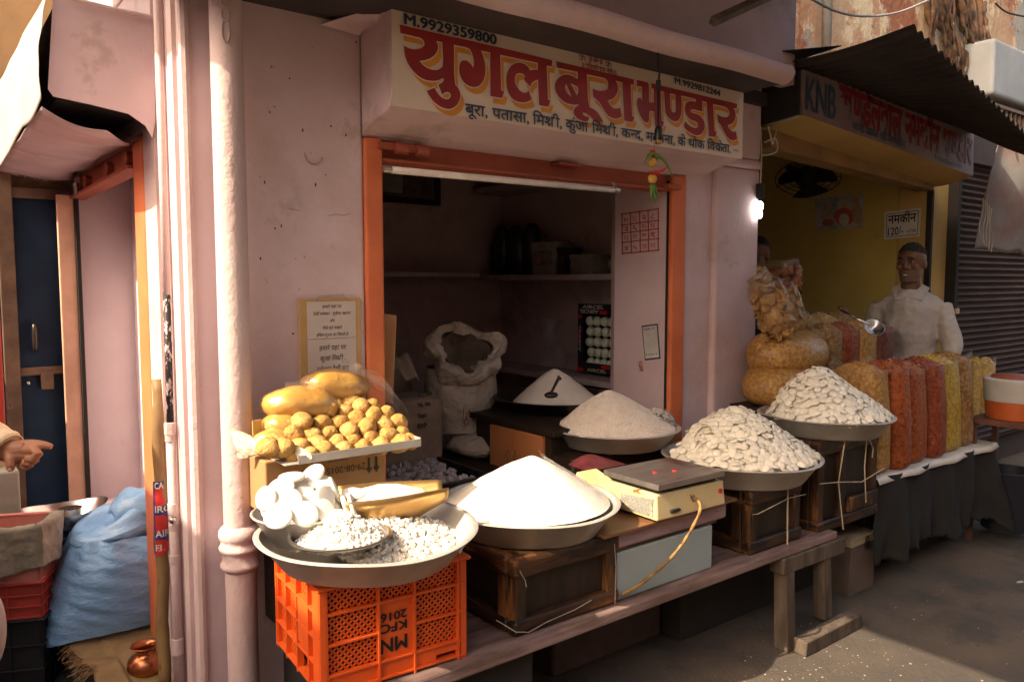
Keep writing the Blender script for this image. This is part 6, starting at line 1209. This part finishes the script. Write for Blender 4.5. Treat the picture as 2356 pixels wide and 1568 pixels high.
# crates at the left edge
def open_crate(name, cor, L, W_, h, rz, m, label, ribs=4, rows=3, group=None, slots=False):
    t = thing(name, cor, label, 'crate', group); c = Vector(cor); Mz = Matrix.Rotation(rz, 3, 'Z')
    def P(x, y, z): return c+Mz @ V(x, y, z)
    def bx(b, x0, y0, z0, x1, y1, z1): b.hexa([P(x0, y0, z0), P(x1, y0, z0), P(x1, y1, z0), P(x0, y1, z0), P(x0, y0, z1), P(x1, y0, z1), P(x1, y1, z1), P(x0, y1, z1)])
    b = MB()
    for (x0, y0, x1, y1) in ((0.006, .006, L-.006, .010), (.006, .011, .010, W_-.006), (L-.010, .011, L-.006, W_-.006), (.011, W_-.010, L-.011, W_-.006)): bx(b, x0, y0, .004, x1, y1, h-.006)
    bx(b, .012, .012, .004, L-.012, W_-.012, .010); b.build('wall_panel', m, t)
    b = MB()
    for k in range(ribs+1):
        x = .004+(L-.008)*k/ribs; bx(b, x-.004, 0, 0, x+.004, .0055, h-.008); y = .004+(W_-.008)*k/ribs; bx(b, -.0, y-.004, .001, .0055, y+.004, h-.009)
    for k in range(rows+1):
        z = (h-.012)*k/rows; bx(b, .001, -.002, z, L-.001, .0052, z+.008); bx(b, -.002, .001, z+.0005, .0052, W_-.001, z+.0075)
    b.build('ribs', m, t, bevel=.001)
    b = MB(); bx(b, -.012, -.012, h-.005, L+.012, .012, h+.004); bx(b, -.012, .0125, h-.005, .012, W_+.012, h+.004); bx(b, L-.012, .0125, h-.005, L+.012, W_+.012, h+.004); bx(b, .0125, W_-.012, h-.005, L-.0125, W_+.012, h+.004); b.build('rim', m, t, bevel=.003)
    return t, P
pbk = mat('black_plastic', (.018, .022, .026), .45, col2=(.012, .014, .017), vs=6, stain=[(5, .62, .15, (.05, .055, .06))])
pred = mat('dusty_red_plastic', (.42, .06, .045), .5, col2=(.34, .05, .04), vs=6); ppk = mat('faded_pink_plastic', (.58, .24, .20), .55, col2=(.50, .20, .17), vs=5, stain=[(8, .66, .08, (.55, .36, .32))]); pbl = mat('dark_blue_plastic', (.015, .035, .13), .45)
cq = at(66, 1560, 'Z', 0.0)
cq = V(.345, 3.42, 0)
RZc = R(66)
t, P = open_crate('plastic_crate', (cq.x-.0, cq.y, .0), .25, .46, .30, RZc, pbk, 'black ribbed plastic crate lowest in the stack at the left edge', group='stacked plastic crates')
t, P = open_crate('plastic_crate', (cq.x, cq.y, .305), .24, .46, .14, RZc, pred, 'dusty red plastic crate between the black crate and the towel', group='stacked plastic crates')
t, P = open_crate('plastic_crate', (cq.x, cq.y+.0, .445), .22, .46, .21, RZc, ppk, 'faded pink plastic crate with a towel over its rim at the left edge', group='stacked plastic crates')
tw = MB(); Mz = Matrix.Rotation(RZc, 3, 'Z')
def towel(u, v):
    s = u*.66                                         # along the left wall then round the corner along the front
    w_ = v*.30-.06
    if s < .46: base = V(-.018, .46-s, 0)
    else: base = V(s-.46-.018, -.018, 0)
    inward = V(1, 0, 0) if s < .46 else V(0, 1, 0)
    if w_ < 0: p = base+inward*(.03+.0)+V(0, 0, .218+w_*1.0)
    elif w_ < .03: p = base+inward*(.03-w_)+V(0, 0, .222)
    else: p = base+V(0, 0, .222-(w_-.03)*(.86+.1*math.sin(s*9)))-inward*(.008+.010*math.sin(s*22+w_*7))
    return cq+V(0, 0, .445)+Mz @ (p+V(0, 0, .004*math.sin(s*30)))
tw.sheet(towel, 70, 26); o = tw.build('towel', mat('grey_towel', (.33, .33, .27), .95, col2=(.20, .20, .16), vs=12, bump=1, bs=34, bdist=.008), None, smooth=True, solid=.006); lumpy(o, .012, .03); tag(o, 'grey green embossed towel draped over the rim of the pink crate', 'towel')
wb = MB(); wb.ball(at(-30, 1445, 'Y', 2.75), (.05, .05, .13), 18, 12); tag(wb.build('white_bundle', mat('white_bag', (.62, .58, .54), .6), None, smooth=True), 'pale rounded bundle cut by the left edge beside the black crate', 'bundle')
cb_ = at(150, 1172, 'Y', 3.78)
t, P = open_crate('plastic_crate', (.40, 3.64, .20), .26, .32, cb_.z-.09-.20, R(6), pbl, 'dark blue plastic crate under the steel weighing bowl', group='stacked plastic crates')
b = MB(); b.box((.42, 3.66, 0), (.66, 3.95, .198)); tag(b.build('base_box', M['woodp'], None), 'dark box under the dark blue crate', 'box')
# weighing bowl
c = at(150, 1172, 'Y', 3.78); wbw = thing('weighing_bowl', c, 'shiny steel scale bowl with a cup standing in it, on the dark blue crate', 'bowl')
b = MB(); b.lathe([(.001, -.085), (.09, -.082), (.125, -.05), (.160, .0), (.166, .002), (.163, -.004), (.129, -.054), (.092, -.087), (.001, -.09)], c, 44, ell=.8)
b.v = [(x, y, z+.022*((x-c.x)/.16)**2*(1 if z > c.z-.02 else .3)) for x, y, z in b.v]; b.build('bowl_body', M['steel'], wbw, smooth=True, auto=50)
b = MB(); cc = c+V(.02, .0, -.08); b.lathe([(.001, .0), (.044, 0), (.046, .085), (.042, .085), (.040, .004), (.001, .004)], cc, 28); b.build('cup', M['steel'], wbw, smooth=True, auto=40)
# blue sack, burlap, pot, stone, bamboo
bs_ = thing('blue_sack', (.60, 3.5, .2), 'bulging light blue plastic sack with gathered knotted top in the doorway', 'sack')
M['bluesack'] = mat('light_blue_woven_plastic', (.29, .54, .86), .25, col2=(.23, .46, .77), vs=5, bump=.5, bs=38, bdist=.010, spec=.5, stretch=(1, 1, 2.2), stain=[(6, .66, .1, (.34, .55, .78))])
c = V(.655, 3.56, .19); b = MB()
def sack(u, v):
    a = 2*math.pi*u; ca, sa = math.cos(a), math.sin(a); z = .37*v
    rx = .255*(1.10-.42*v+.14*math.sin(math.pi*v)); ry = .19*(.85+.3*math.sin(math.pi*(.15+.6*v)))*(1-.30*max(0, v-.75)*2)
    x = rx*math.copysign(abs(ca)**.8, ca); y = ry*math.copysign(abs(sa)**.8, sa)
    low = max(0, 1-v*2.6)
    if ca < 0: x -= .055*low*abs(ca)**3                 # pulled out corner at the lower left
    r = .012*math.sin(a*11+v*3)*max(0, v-.62)*2.4 + .007*mnoise.noise(V(x*7, y*7, z*34+x*14))
    zz = z-.045*low*(ca < 0)*abs(ca)**4
    return c+V(x+ca*r, y+sa*r, zz)
b.sheet(sack, 120, 60); o = b.build('sack_body', M['bluesack'], bs_, smooth=True); lumpy(o, .005, .02)
b = MB()
def knot(u, v):
    a = 2*math.pi*u; ph = 2*math.pi*v; rr = .125+.018*math.sin(a*3+.5); t_ = .062+.016*math.sin(a*4)+.012*math.sin(ph*3+a*2)
    return c+V(.0+(rr+t_*math.cos(ph))*math.cos(a)*1.05, (rr+t_*math.cos(ph))*math.sin(a)*.8, .40+.8*t_*math.sin(ph)+.062*math.cos(a))
b.sheet(knot, 72, 24); b.build('rolled_top', M['bluesack'], bs_, smooth=True)
b = MB(); b.ball(c+V(.09, -.03, .455), (.13, .11, .085), 32, 20); b.v = [tuple(Vector(v)*(1)+V(.02, .02, .025)*mnoise.noise(Vector(v)*16)+V(0, 0, .012)*mnoise.noise(Vector(v)*38)) for v in b.v]; b.build('gathered_crown', M['bluesack'], bs_, smooth=True)
b = MB(); b.box((.44, 3.30, .0), (.99, 3.80, .140)); tag(b.build('stone_step', mat('dark_step', (.09, .075, .06), .9, vs=5, bump=.5, bs=20), None, bevel=.02), 'dark stone doorstep under the burlap before the lane shop', 'step')
bm_ = MB()
def burl(u, v):
    x = .435+.55*u; y = 2.98+.66*v; ed = .012*math.sin(u*31)+.012*math.sin(v*27)
    z = .165+.006*mnoise.noise(V(x*14, y*14, 0)) - (max(0, .36-v)*.22) + (.02*math.sin(v*9) if u < .15 else 0)
    return (x+(-.02+ed*.6 if u < .05 else 0)+.12*(1-v)*(u < .6)*.6, y+(ed if v < .05 else 0), z)
bm_.sheet(burl, 60, 60); M['burlap'] = mat('burlap', (.36, .25, .12), .95, col2=(.25, .165, .075), vs=9, bump=.9, bs=220, bdist=.003, stain=[(3, .6, .2, (.28, .19, .10))])
bo = bm_.build('burlap_cloth', M['burlap'], None, smooth=True, solid=.006); tag(bo, 'tan frayed burlap sacking spread over the doorstep under the blue sack', 'burlap')
b = MB()
for k in range(130):
    p = V(*burl(rnd.uniform(0, .03), rnd.uniform(.25, .75))) if k < 95 else V(*burl(rnd.uniform(0, .4), 0.0)); d = V(rnd.gauss(-.035, .02), rnd.gauss(-.02, .02), rnd.gauss(-.012, .014)); b.tube([p, p+d*.6+V(0, 0, .004), p+d], .0014, 4)
b.build('fringe', M['burlap'], bo)['kind'] = 'stuff'
pt = thing('copper_pot', at(337, 1560, 'Z', .10), 'polished copper water pot standing on the stone before the doorway', 'pot')
q = at(337, 1552, 'Z', .10); b = MB(); b.lathe([(.001, 0), (.040, .0), (.060, .015), (.068, .042), (.063, .068), (.046, .083), (.036, .088), (.035, .100), (.039, .112), (.052, .118), (.054, .121), (.050, .122), (.036, .114), (.032, .10), (.034, .085), (.05, .05), (.001, .01)], q, 44); b.build('pot_body', mat('copper', (.62, .24, .10), .28, .95, col2=(.50, .17, .07), vs=8, rv=.1, bump=.08, bs=30), pt, smooth=True)
b = MB(); b.box((q.x-.11, q.y-.10, .0), (q.x+.16, q.y+.14, .0985), jit=.006); tag(b.build('stone_block', mat('grey_stone', (.17, .15, .13), .9, vs=7, bump=.8, bs=22), None, bevel=.012), 'rough grey stone block under the copper pot', 'stone')
bb = thing('bamboo_pole', (.70, 3.02, 0), 'weathered bamboo pole with red and blue stickers leaning on the orange lane jamb', 'pole')
s0, s1 = at(363, 872, 'Y', 3.06), at(378, 1575, 'Y', 2.90)
dv = (s1-s0); pts = [s0+dv*(i/24)+V(.004*math.sin(i*.9), 0, 0) for i in range(25)]
b = MB(); b.tube(pts, [.0215+(.0025 if i in (3, 9, 13, 20) else 0) for i in range(25)], 20); b.build('stick', mat('old_bamboo', (.30, .19, .075), .6, col2=(.17, .10, .04), vs=7, va=.35, bump=.3, bs=30, stretch=(2, 2, .6), stain=[(22, .64, .05, (.08, .05, .025)), (8, .66, .1, (.42, .30, .14))]), bb, smooth=True)
d = dv.normalized(); side = V(1, 0, 0); fwd = V(-.15, -1, 0).normalized()
def onstick(a, s, rr=.0235): p = s0+dv*s; return p+side*(rr*math.sin(a))+fwd*(rr*math.cos(a))
b = MB(); b.sheet(lambda u, v: onstick(-1.7+3.4*u, .335+.235*v, .0245), 24, 30); b.build('sticker', mat('sticker_blue', (.03, .045, .20), .4), bb, smooth=True)
for sc_0, ln in ((.355, .06), (.445, .055), (.525, .05)):
    b = MB(); b.sheet(lambda u, v: onstick(-.9+2.4*u*(.5+.5*math.sin(math.pi*v)), sc_0+ln*v, .0252), 16, 12); b.build('red_patch', mat('sticker_red', (.55, .03, .025), .4), bb, smooth=True)
def stick_text(s, sc0, a0, wdt, H):
    vs, fs = lettering(s, .02); xs = [v[0] for v in vs]; x0, x1 = min(xs), max(xs)
    b = MB(); b.add([onstick(a0+wdt*(v[0]-x0)/(x1-x0), sc0-v[1]/.68*H/dv.length, .0258) for v in vs], fs); me = bpy.data.meshes.new('sticker_lettering'); me.from_pydata(b.v, [], b.f); me.materials.append(M['stw'])
    o = bpy.data.objects.new('sticker_lettering', me); COL.objects.link(o); o.parent = bb; o.matrix_parent_inverse = Matrix.Translation(bb.location).inverted()
M['stw'] = mat('sticker_white_print', (.7, .66, .62), .5)
for s_, sc0, a0, wd2 in (('CA', .358, -.9, 1.3), ('IRC', .435, -.9, 2.2), ('AIR', .515, -.9, 2.2), ('EL', .56, -.9, 1.3)): stick_text(s_, sc0, a0, wd2, .022)
# ================================================================ people
skin_d = mat('dark_brown_skin', (.16, .075, .04), .5, col2=(.13, .058, .03), vs=10, bump=.15, bs=120)
skin_m = mat('brown_skin', (.36, .17, .095), .5, col2=(.29, .13, .07), vs=14, bump=.25, bs=140, bdist=.002)
hair_g = mat('greying_hair', (.018, .016, .016), 1, col2=(.06, .055, .05), vs=90, spec=.05, bump=1, bs=120); hair_b = mat('black_hair', (.012, .010, .009), .6)
shirt_m = mat('pale_cotton_shirt', (.44, .39, .35), .85, col2=(.35, .30, .27), vs=5, bump=.35, bs=20, bdist=.012)
trou = mat('dark_trousers', (.05, .045, .04), .9)
def person(base, face, H, label, skin, hair, top, arms, head_yaw=0, tilt=0.0, smile=True, beard=None, legs=True):
    """one continuous body (voxel remesh of tapered limbs); hair, features and clothes are children"""
    t = thing('person', base, label, 'person'); bz = Vector(base); k = H/1.72
    Rz = Matrix.Rotation(face, 3, 'Z')                 # local: x right of the figure seen from behind... y forward
    def P(x, y, z): return bz + Rz @ (V(x, y, z)*k)
    body = MB()
    def limb(pts, rs): body.tube([P(*p) for p in pts], [r*k for r in rs], 12)
    limb([(0, 0, .92), (0, 0, 1.05), (0, .01, 1.20), (0, .0, 1.36), (0, -.01, 1.44)], [.13, .125, .125, .11, .06])
    body.ball(P(0, 0, 1.32), (.155*k, .08*k, .09*k), 16, 10, rot=Rz); body.ball(P(0, 0, .93), (.165*k, .11*k, .12*k), 16, 10, rot=Rz)
    limb([(0, -.015, 1.40), (0, .005, 1.50), (0, .015, 1.56)], [.068, .058, .055])
    for s in (-1, 1):
        limb([(s*.09, 0, .92), (s*.095, .01, .50), (s*.10, -.01, .09)], [.092, .060, .042]); body.ball(P(s*.10, .06, .04), (.045*k, .12*k, .04*k), 12, 8, rot=Rz)
    for a in arms:
        limb(a[:3], [.056, .045, .032]); limb([a[2], tuple(Vector(a[2])+(Vector(a[2])-Vector(a[1])).normalized()*.10), tuple(Vector(a[2])+(Vector(a[2])-Vector(a[1])).normalized()*.17)], [.030, .034, .016])
    Hc = V(0, .03, 1.615); Ry = Matrix.Rotation(head_yaw, 3, 'Z') @ Matrix.Rotation(tilt, 3, 'X')
    def HP(x, y, z): return bz + Rz @ ((Hc + Ry @ V(x, y, z))*k)
    HR = Rz @ Ry
    body.ball(HP(0, -.012, .035), (.081*k, .096*k, .090*k), 24, 16, rot=HR); body.ball(HP(0, .022, -.04), (.067*k, .074*k, .080*k), 20, 14, rot=HR)
    body.ball(HP(0, .072, -.092), (.026*k, .022*k, .020*k), 12, 8, rot=HR)                                   # chin
    body.tube([HP(0, .088, .022), HP(0, .104, -.012), HP(0, .110, -.025)], [.010*k, .013*k, .017*k], 10); body.ball(HP(-.014, .098, -.028), .010*k, 8, 6); body.ball(HP(.014, .098, -.028), .010*k, 8, 6)
    body.tube([HP(-.045, .078, .034), HP(-.02, .090, .038), HP(0, .088, .032), HP(.02, .090, .038), HP(.045, .078, .034)], .011*k, 8)   # brow
    for s in (-1, 1): body.ball(HP(s*.078, -.01, -.005), (.012*k, .022*k, .033*k), 10, 8, rot=HR); body.ball(HP(s*.045, .072, -.018), (.022*k, .018*k, .018*k), 10, 8, rot=HR)
    body.tube([HP(-.026, .086, -.060), HP(0, .095, -.056), HP(.026, .086, -.060)], .008*k, 8); body.tube([HP(-.024, .084, -.073), HP(0, .092, -.076), HP(.024, .084, -.073)], .008*k, 8)
    o = body.build('body', skin, t, smooth=True); remesh(o, .0055*k, 3, .4)
    eye = mat('eye_white', (.22, .19, .17), .3); 
    for s in (-1, 1):
        b = MB(); b.ball(HP(s*.031, .082, .014), (.014*k, .010*k, .008*k), 12, 8, rot=HR); e = b.build('eye', eye, t, smooth=True)
        b = MB(); b.ball(HP(s*.031, .0895, .014), (.0065*k, .004*k, .0065*k), 10, 6, rot=HR); b.build('iris', hair_b, e, smooth=True)
        b = MB(); b.tube([HP(s*.012, .097, .036), HP(s*.03, .098, .042), HP(s*.052, .080, .034)], [.004*k, .0055*k, .003*k], 6); b.build('eyebrow', hair, t, smooth=True)
    b = MB(); b.tube([HP(-.022, .0895, -.066), HP(0, .0985, -.067), HP(.022, .0895, -.066)], [.002*k, .0048*k, .002*k], 8); b.build('mouth', mat('teeth', (.6, .55, .48), .4) if smile else mat('lips', (.2, .08, .06), .5), t, smooth=True)
    b = MB()
    def cap(u, v):
        a = 2*math.pi*u; ph = v*1.75; ph = min(ph, 1.05+.62*(.5-.5*math.sin(a))); x, y, z = math.sin(ph)*math.cos(a), math.sin(ph)*math.sin(a), math.cos(ph)
        r = 1.06+.03*mnoise.noise(V(x*9, y*9, z*9)); return HP(x*.078*r, -.014+y*.098*r, .036+z*.092*r)
    b.sheet(cap, 48, 18); b.build('hair', hair, t, smooth=True)
    if beard:
        b = MB()
        def brd(u, v): a = math.pi*(u-.5)*1.25; return HP(math.sin(a)*.064*(1-.25*v), .022+math.cos(a)*.076*(1-.12*v)+.006*mnoise.noise(V(u*30, v*30, 0)), -.052-.062*v+(.03*abs(math.sin(a))**2 if v < .3 else 0))
        b.sheet(brd, 30, 8); b.build('beard', beard, t, smooth=True, solid=.004)
    # shirt
    sm = MB()
    def sl(pts, rs): sm.tube([P(*p) for p in pts], [r*k for r in rs], 14)
    sl([(0, 0, .84), (0, 0, 1.0), (0, .015, 1.18), (0, .01, 1.34), (0, .0, 1.445)], [.178, .168, .165, .150, .088])
    sm.ball(P(0, 0, 1.325), (.205*k, .118*k, .118*k), 18, 12, rot=Rz)
    for a in arms: sl([a[0], a[1], tuple(Vector(a[1])*.2+Vector(a[2])*.8)], [.066, .062, .050])
    o = sm.build('shirt', top, t, smooth=True); remesh(o, .010*k, 6, .5); lumpy(o, .020, .10); lumpy(o, .010, .03)
    b = MB()
    for s in (-1, 1): b.hexa([P(s*.012, .118, 1.385), P(s*.075, .112, 1.375), P(s*.105, .02, 1.45), P(s*.065, .01, 1.475), P(s*.012, .128, 1.40), P(s*.078, .124, 1.385), P(s*.112, .025, 1.462), P(s*.066, .02, 1.485)])
    b.build('collar', top, t, bevel=.003)
    b = MB(); b.box((-.001, 0, 0), (.001, .001, .001))
    b = MB(); b.tube([P(0, .138, 1.36), P(0, .172, 1.2), P(0, .178, .98)], .006*k, 6, flat=.4); b.build('placket', top, t)
    b = MB(); b.tube([P(-.085, 0, .95), P(-.095, .01, .5), P(-.10, 0, .10)], [.115*k, .085*k, .075*k], 14); b.tube([P(.085, 0, .95), P(.095, .01, .5), P(.10, 0, .10)], [.115*k, .085*k, .075*k], 14); b.build('trousers', trou, t, smooth=True)
    return t
mp = dp(2098, 606, 5.0); FACE = math.atan2(-mp.y, -mp.x) - R(90)      # towards the street and the viewer
stp = MB(); stp.box((4.55, 2.2, 0), (5.6, 2.64, .10)); tag(stp.build('shop_step', M['slab'], None), 'low step at the snack shop threshold behind the table', 'step')
person((mp.x, mp.y, mp.z-1.615*1.0), FACE-R(6), 1.72, 'smiling grey haired man in a pale shirt standing behind the snack bags', skin_d, hair_g, shirt_m,
       [((-.172, 0, 1.355), (-.25, .05, 1.10), (-.23, .20, .93)), ((.172, 0, 1.355), (.232, -.02, 1.08), (.215, .08, .84))], head_yaw=R(-14), tilt=R(-4), beard=mat('grey_stubble', (.15, .10, .075), .9, col2=(.11, .06, .04), vs=60))
mp = dp(1741, 588, 5.3)
person((mp.x, mp.y, mp.z-1.615), FACE+R(4), 1.72, 'dark haired man half hidden behind the lilac pilaster inside the snack shop', skin_d, hair_b, mat('dark_shirt', (.05, .04, .04), .9),
       [((-.185, 0, 1.36), (-.22, .02, 1.10), (-.2, .14, .90)), ((.185, 0, 1.36), (.22, .02, 1.10), (.2, .14, .90))], head_yaw=R(-20), smile=False)
ph_ = MB(); q = dp(1768, 642, 5.0); ph_.box((q.x-.03, q.y-.01, q.z-.05), (q.x+.05, q.y+.02, q.z+.05)); tag(ph_.build('small_frame', M['steel'], None, bevel=.01), 'small shiny metal box beside the second man and the dark chips', 'box')
# the pointing customer: only the hand and cuff reach into the picture
T0 = 2.55
def hp_(x, y, d=0.0): return dp(x, y, T0+d)
wr = hp_(10, 1034)
bodyp = V(wr.x-.42, wr.y+.10, 0)
pc_ = thing('person', bodyp, 'person in a cream sleeved shirt at the left edge pointing with one hand', 'person')
hb_ = MB()
S = T0/FP
def tube_px(pts, rs, seg=12): hb_.tube([hp_(x, y, d) for x, y, d in pts], [r*S for r in rs], seg)
# palm as a few fused lumps, five unequal bent fingers
tube_px([(-40, 1032, 0), (-5, 1036, 0), (18, 1036, 0), (40, 1036, -.004), (62, 1032, -.004)], [24, 24, 25, 26, 19])
tube_px([(20, 1048, -.004), (45, 1046, -.008), (62, 1046, -.006)], [20, 22, 16])
tube_px([(52, 1024, 0), (74, 1022, 0), (88, 1022, 0), (104, 1024, 0), (119, 1027, 0)], [14, 12.5, 11, 9.5, 7])          # index, pointing
tube_px([(56, 1036, -.012), (78, 1034, -.022), (88, 1044, -.030), (76, 1056, -.034), (60, 1056, -.03)], [12.5, 12, 11, 10, 8])   # middle, curled
tube_px([(50, 1048, -.010), (74, 1049, -.018), (81, 1058, -.024), (68, 1066, -.028), (52, 1064, -.026)], [11.5, 11, 10, 9, 7])
tube_px([(44, 1058, -.006), (64, 1063, -.010), (70, 1070, -.014), (58, 1075, -.018), (44, 1072, -.018)], [10.5, 9.5, 8.5, 8, 6.5])
tube_px([(20, 1040, -.020), (26, 1058, -.034), (25, 1070, -.040), (22, 1082, -.040)], [14, 12.5, 10.5, 7.5])                  # thumb hanging down
# arm and the rest of the standing figure
sh_ = V(bodyp.x+.16, bodyp.y-.05, 1.36); el = hp_(-190, 905, .06)
hb_.tube([sh_, el, wr], [.050, .042, .030], 12)
for a in ([(0, 0, .9), (0, 0, 1.1), (0, 0, 1.3), (0, 0, 1.42)], ): hb_.tube([bodyp+V(*p) for p in a], [.15, .15, .15, .07], 12)
hb_.ball(bodyp+V(0, 0, 1.33), (.19, .12, .12), 14, 10); hb_.tube([bodyp+V(0, 0, 1.38), bodyp+V(0, .01, 1.54)], .058, 12); hb_.ball(bodyp+V(0, 0, 1.64), (.078, .095, .115), 16, 12)
hb_.tube([bodyp+V(-.19, 0, 1.35), bodyp+V(-.24, 0, 1.08), bodyp+V(-.22, -.05, .82)], [.05, .042, .03], 12)
for s in (-1, 1): hb_.tube([bodyp+V(s*.09, 0, .92), bodyp+V(s*.09, 0, .5), bodyp+V(s*.10, 0, .04)], [.09, .06, .04], 12); hb_.ball(bodyp+V(s*.10, -.06, .04), (.045, .12, .04), 10, 8)
o = hb_.build('body', skin_m, pc_, smooth=True); remesh(o, .0026, 4, .45)
b = MB(); nl = [hp_(117, 1022, -.0035), hp_(108, 1019, -.0045)]
b = MB(); b.ball(hp_(22, 1080, -.050), (.0055, .0035, .007), 10, 6); b.build('thumb_nail', mat('nail', (.50, .30, .22), .35), pc_, smooth=True)
crm = mat('cream_cotton', (.72, .62, .42), .8, col2=(.62, .52, .33), vs=6, bump=.4, bs=30, bdist=.01)
b = MB(); b.tube([sh_-V(.08, 0, -.02), sh_, el, el*.35+wr*.65-V(0, 0, .0), wr+(el-wr).normalized()*.022, wr-(el-wr).normalized()*.004], [.06, .080, .070, .064, .062, .066], 20); b.tube([bodyp+V(0, 0, .80), bodyp+V(0, 0, 1.1), bodyp+V(0, 0, 1.32), bodyp+V(0, 0, 1.43)], [.18, .17, .17, .09], 16); b.ball(bodyp+V(0, 0, 1.33), (.21, .13, .12), 16, 10); b.tube([bodyp+V(-.19, 0, 1.36), bodyp+V(-.24, 0, 1.08), bodyp+V(-.225, -.04, .90)], [.075, .06, .048], 14)
o = b.build('shirt', crm, pc_, smooth=True); remesh(o, .006, 4, .4); lumpy(o, .012, .05)
b = MB(); b.tube([wr+(el-wr).normalized()*.05, wr-(el-wr).normalized()*.012], [.058, .060], 24, cap=False); b.build('cuff', crm, pc_, smooth=True, solid=.004)
b = MB(); b.tube([bodyp+V(-.09, 0, .95), bodyp+V(-.095, 0, .5), bodyp+V(-.10, 0, .08)], [.12, .09, .08], 14); b.tube([bodyp+V(.09, 0, .95), bodyp+V(.095, 0, .5), bodyp+V(.10, 0, .08)], [.12, .09, .08], 14); b.build('trousers', trou, pc_, smooth=True)
b = MB(); b.ball(bodyp+V(0, .015, 1.67), (.083, .10, .095), 16, 10); b.build('hair', hair_b, pc_, smooth=True)
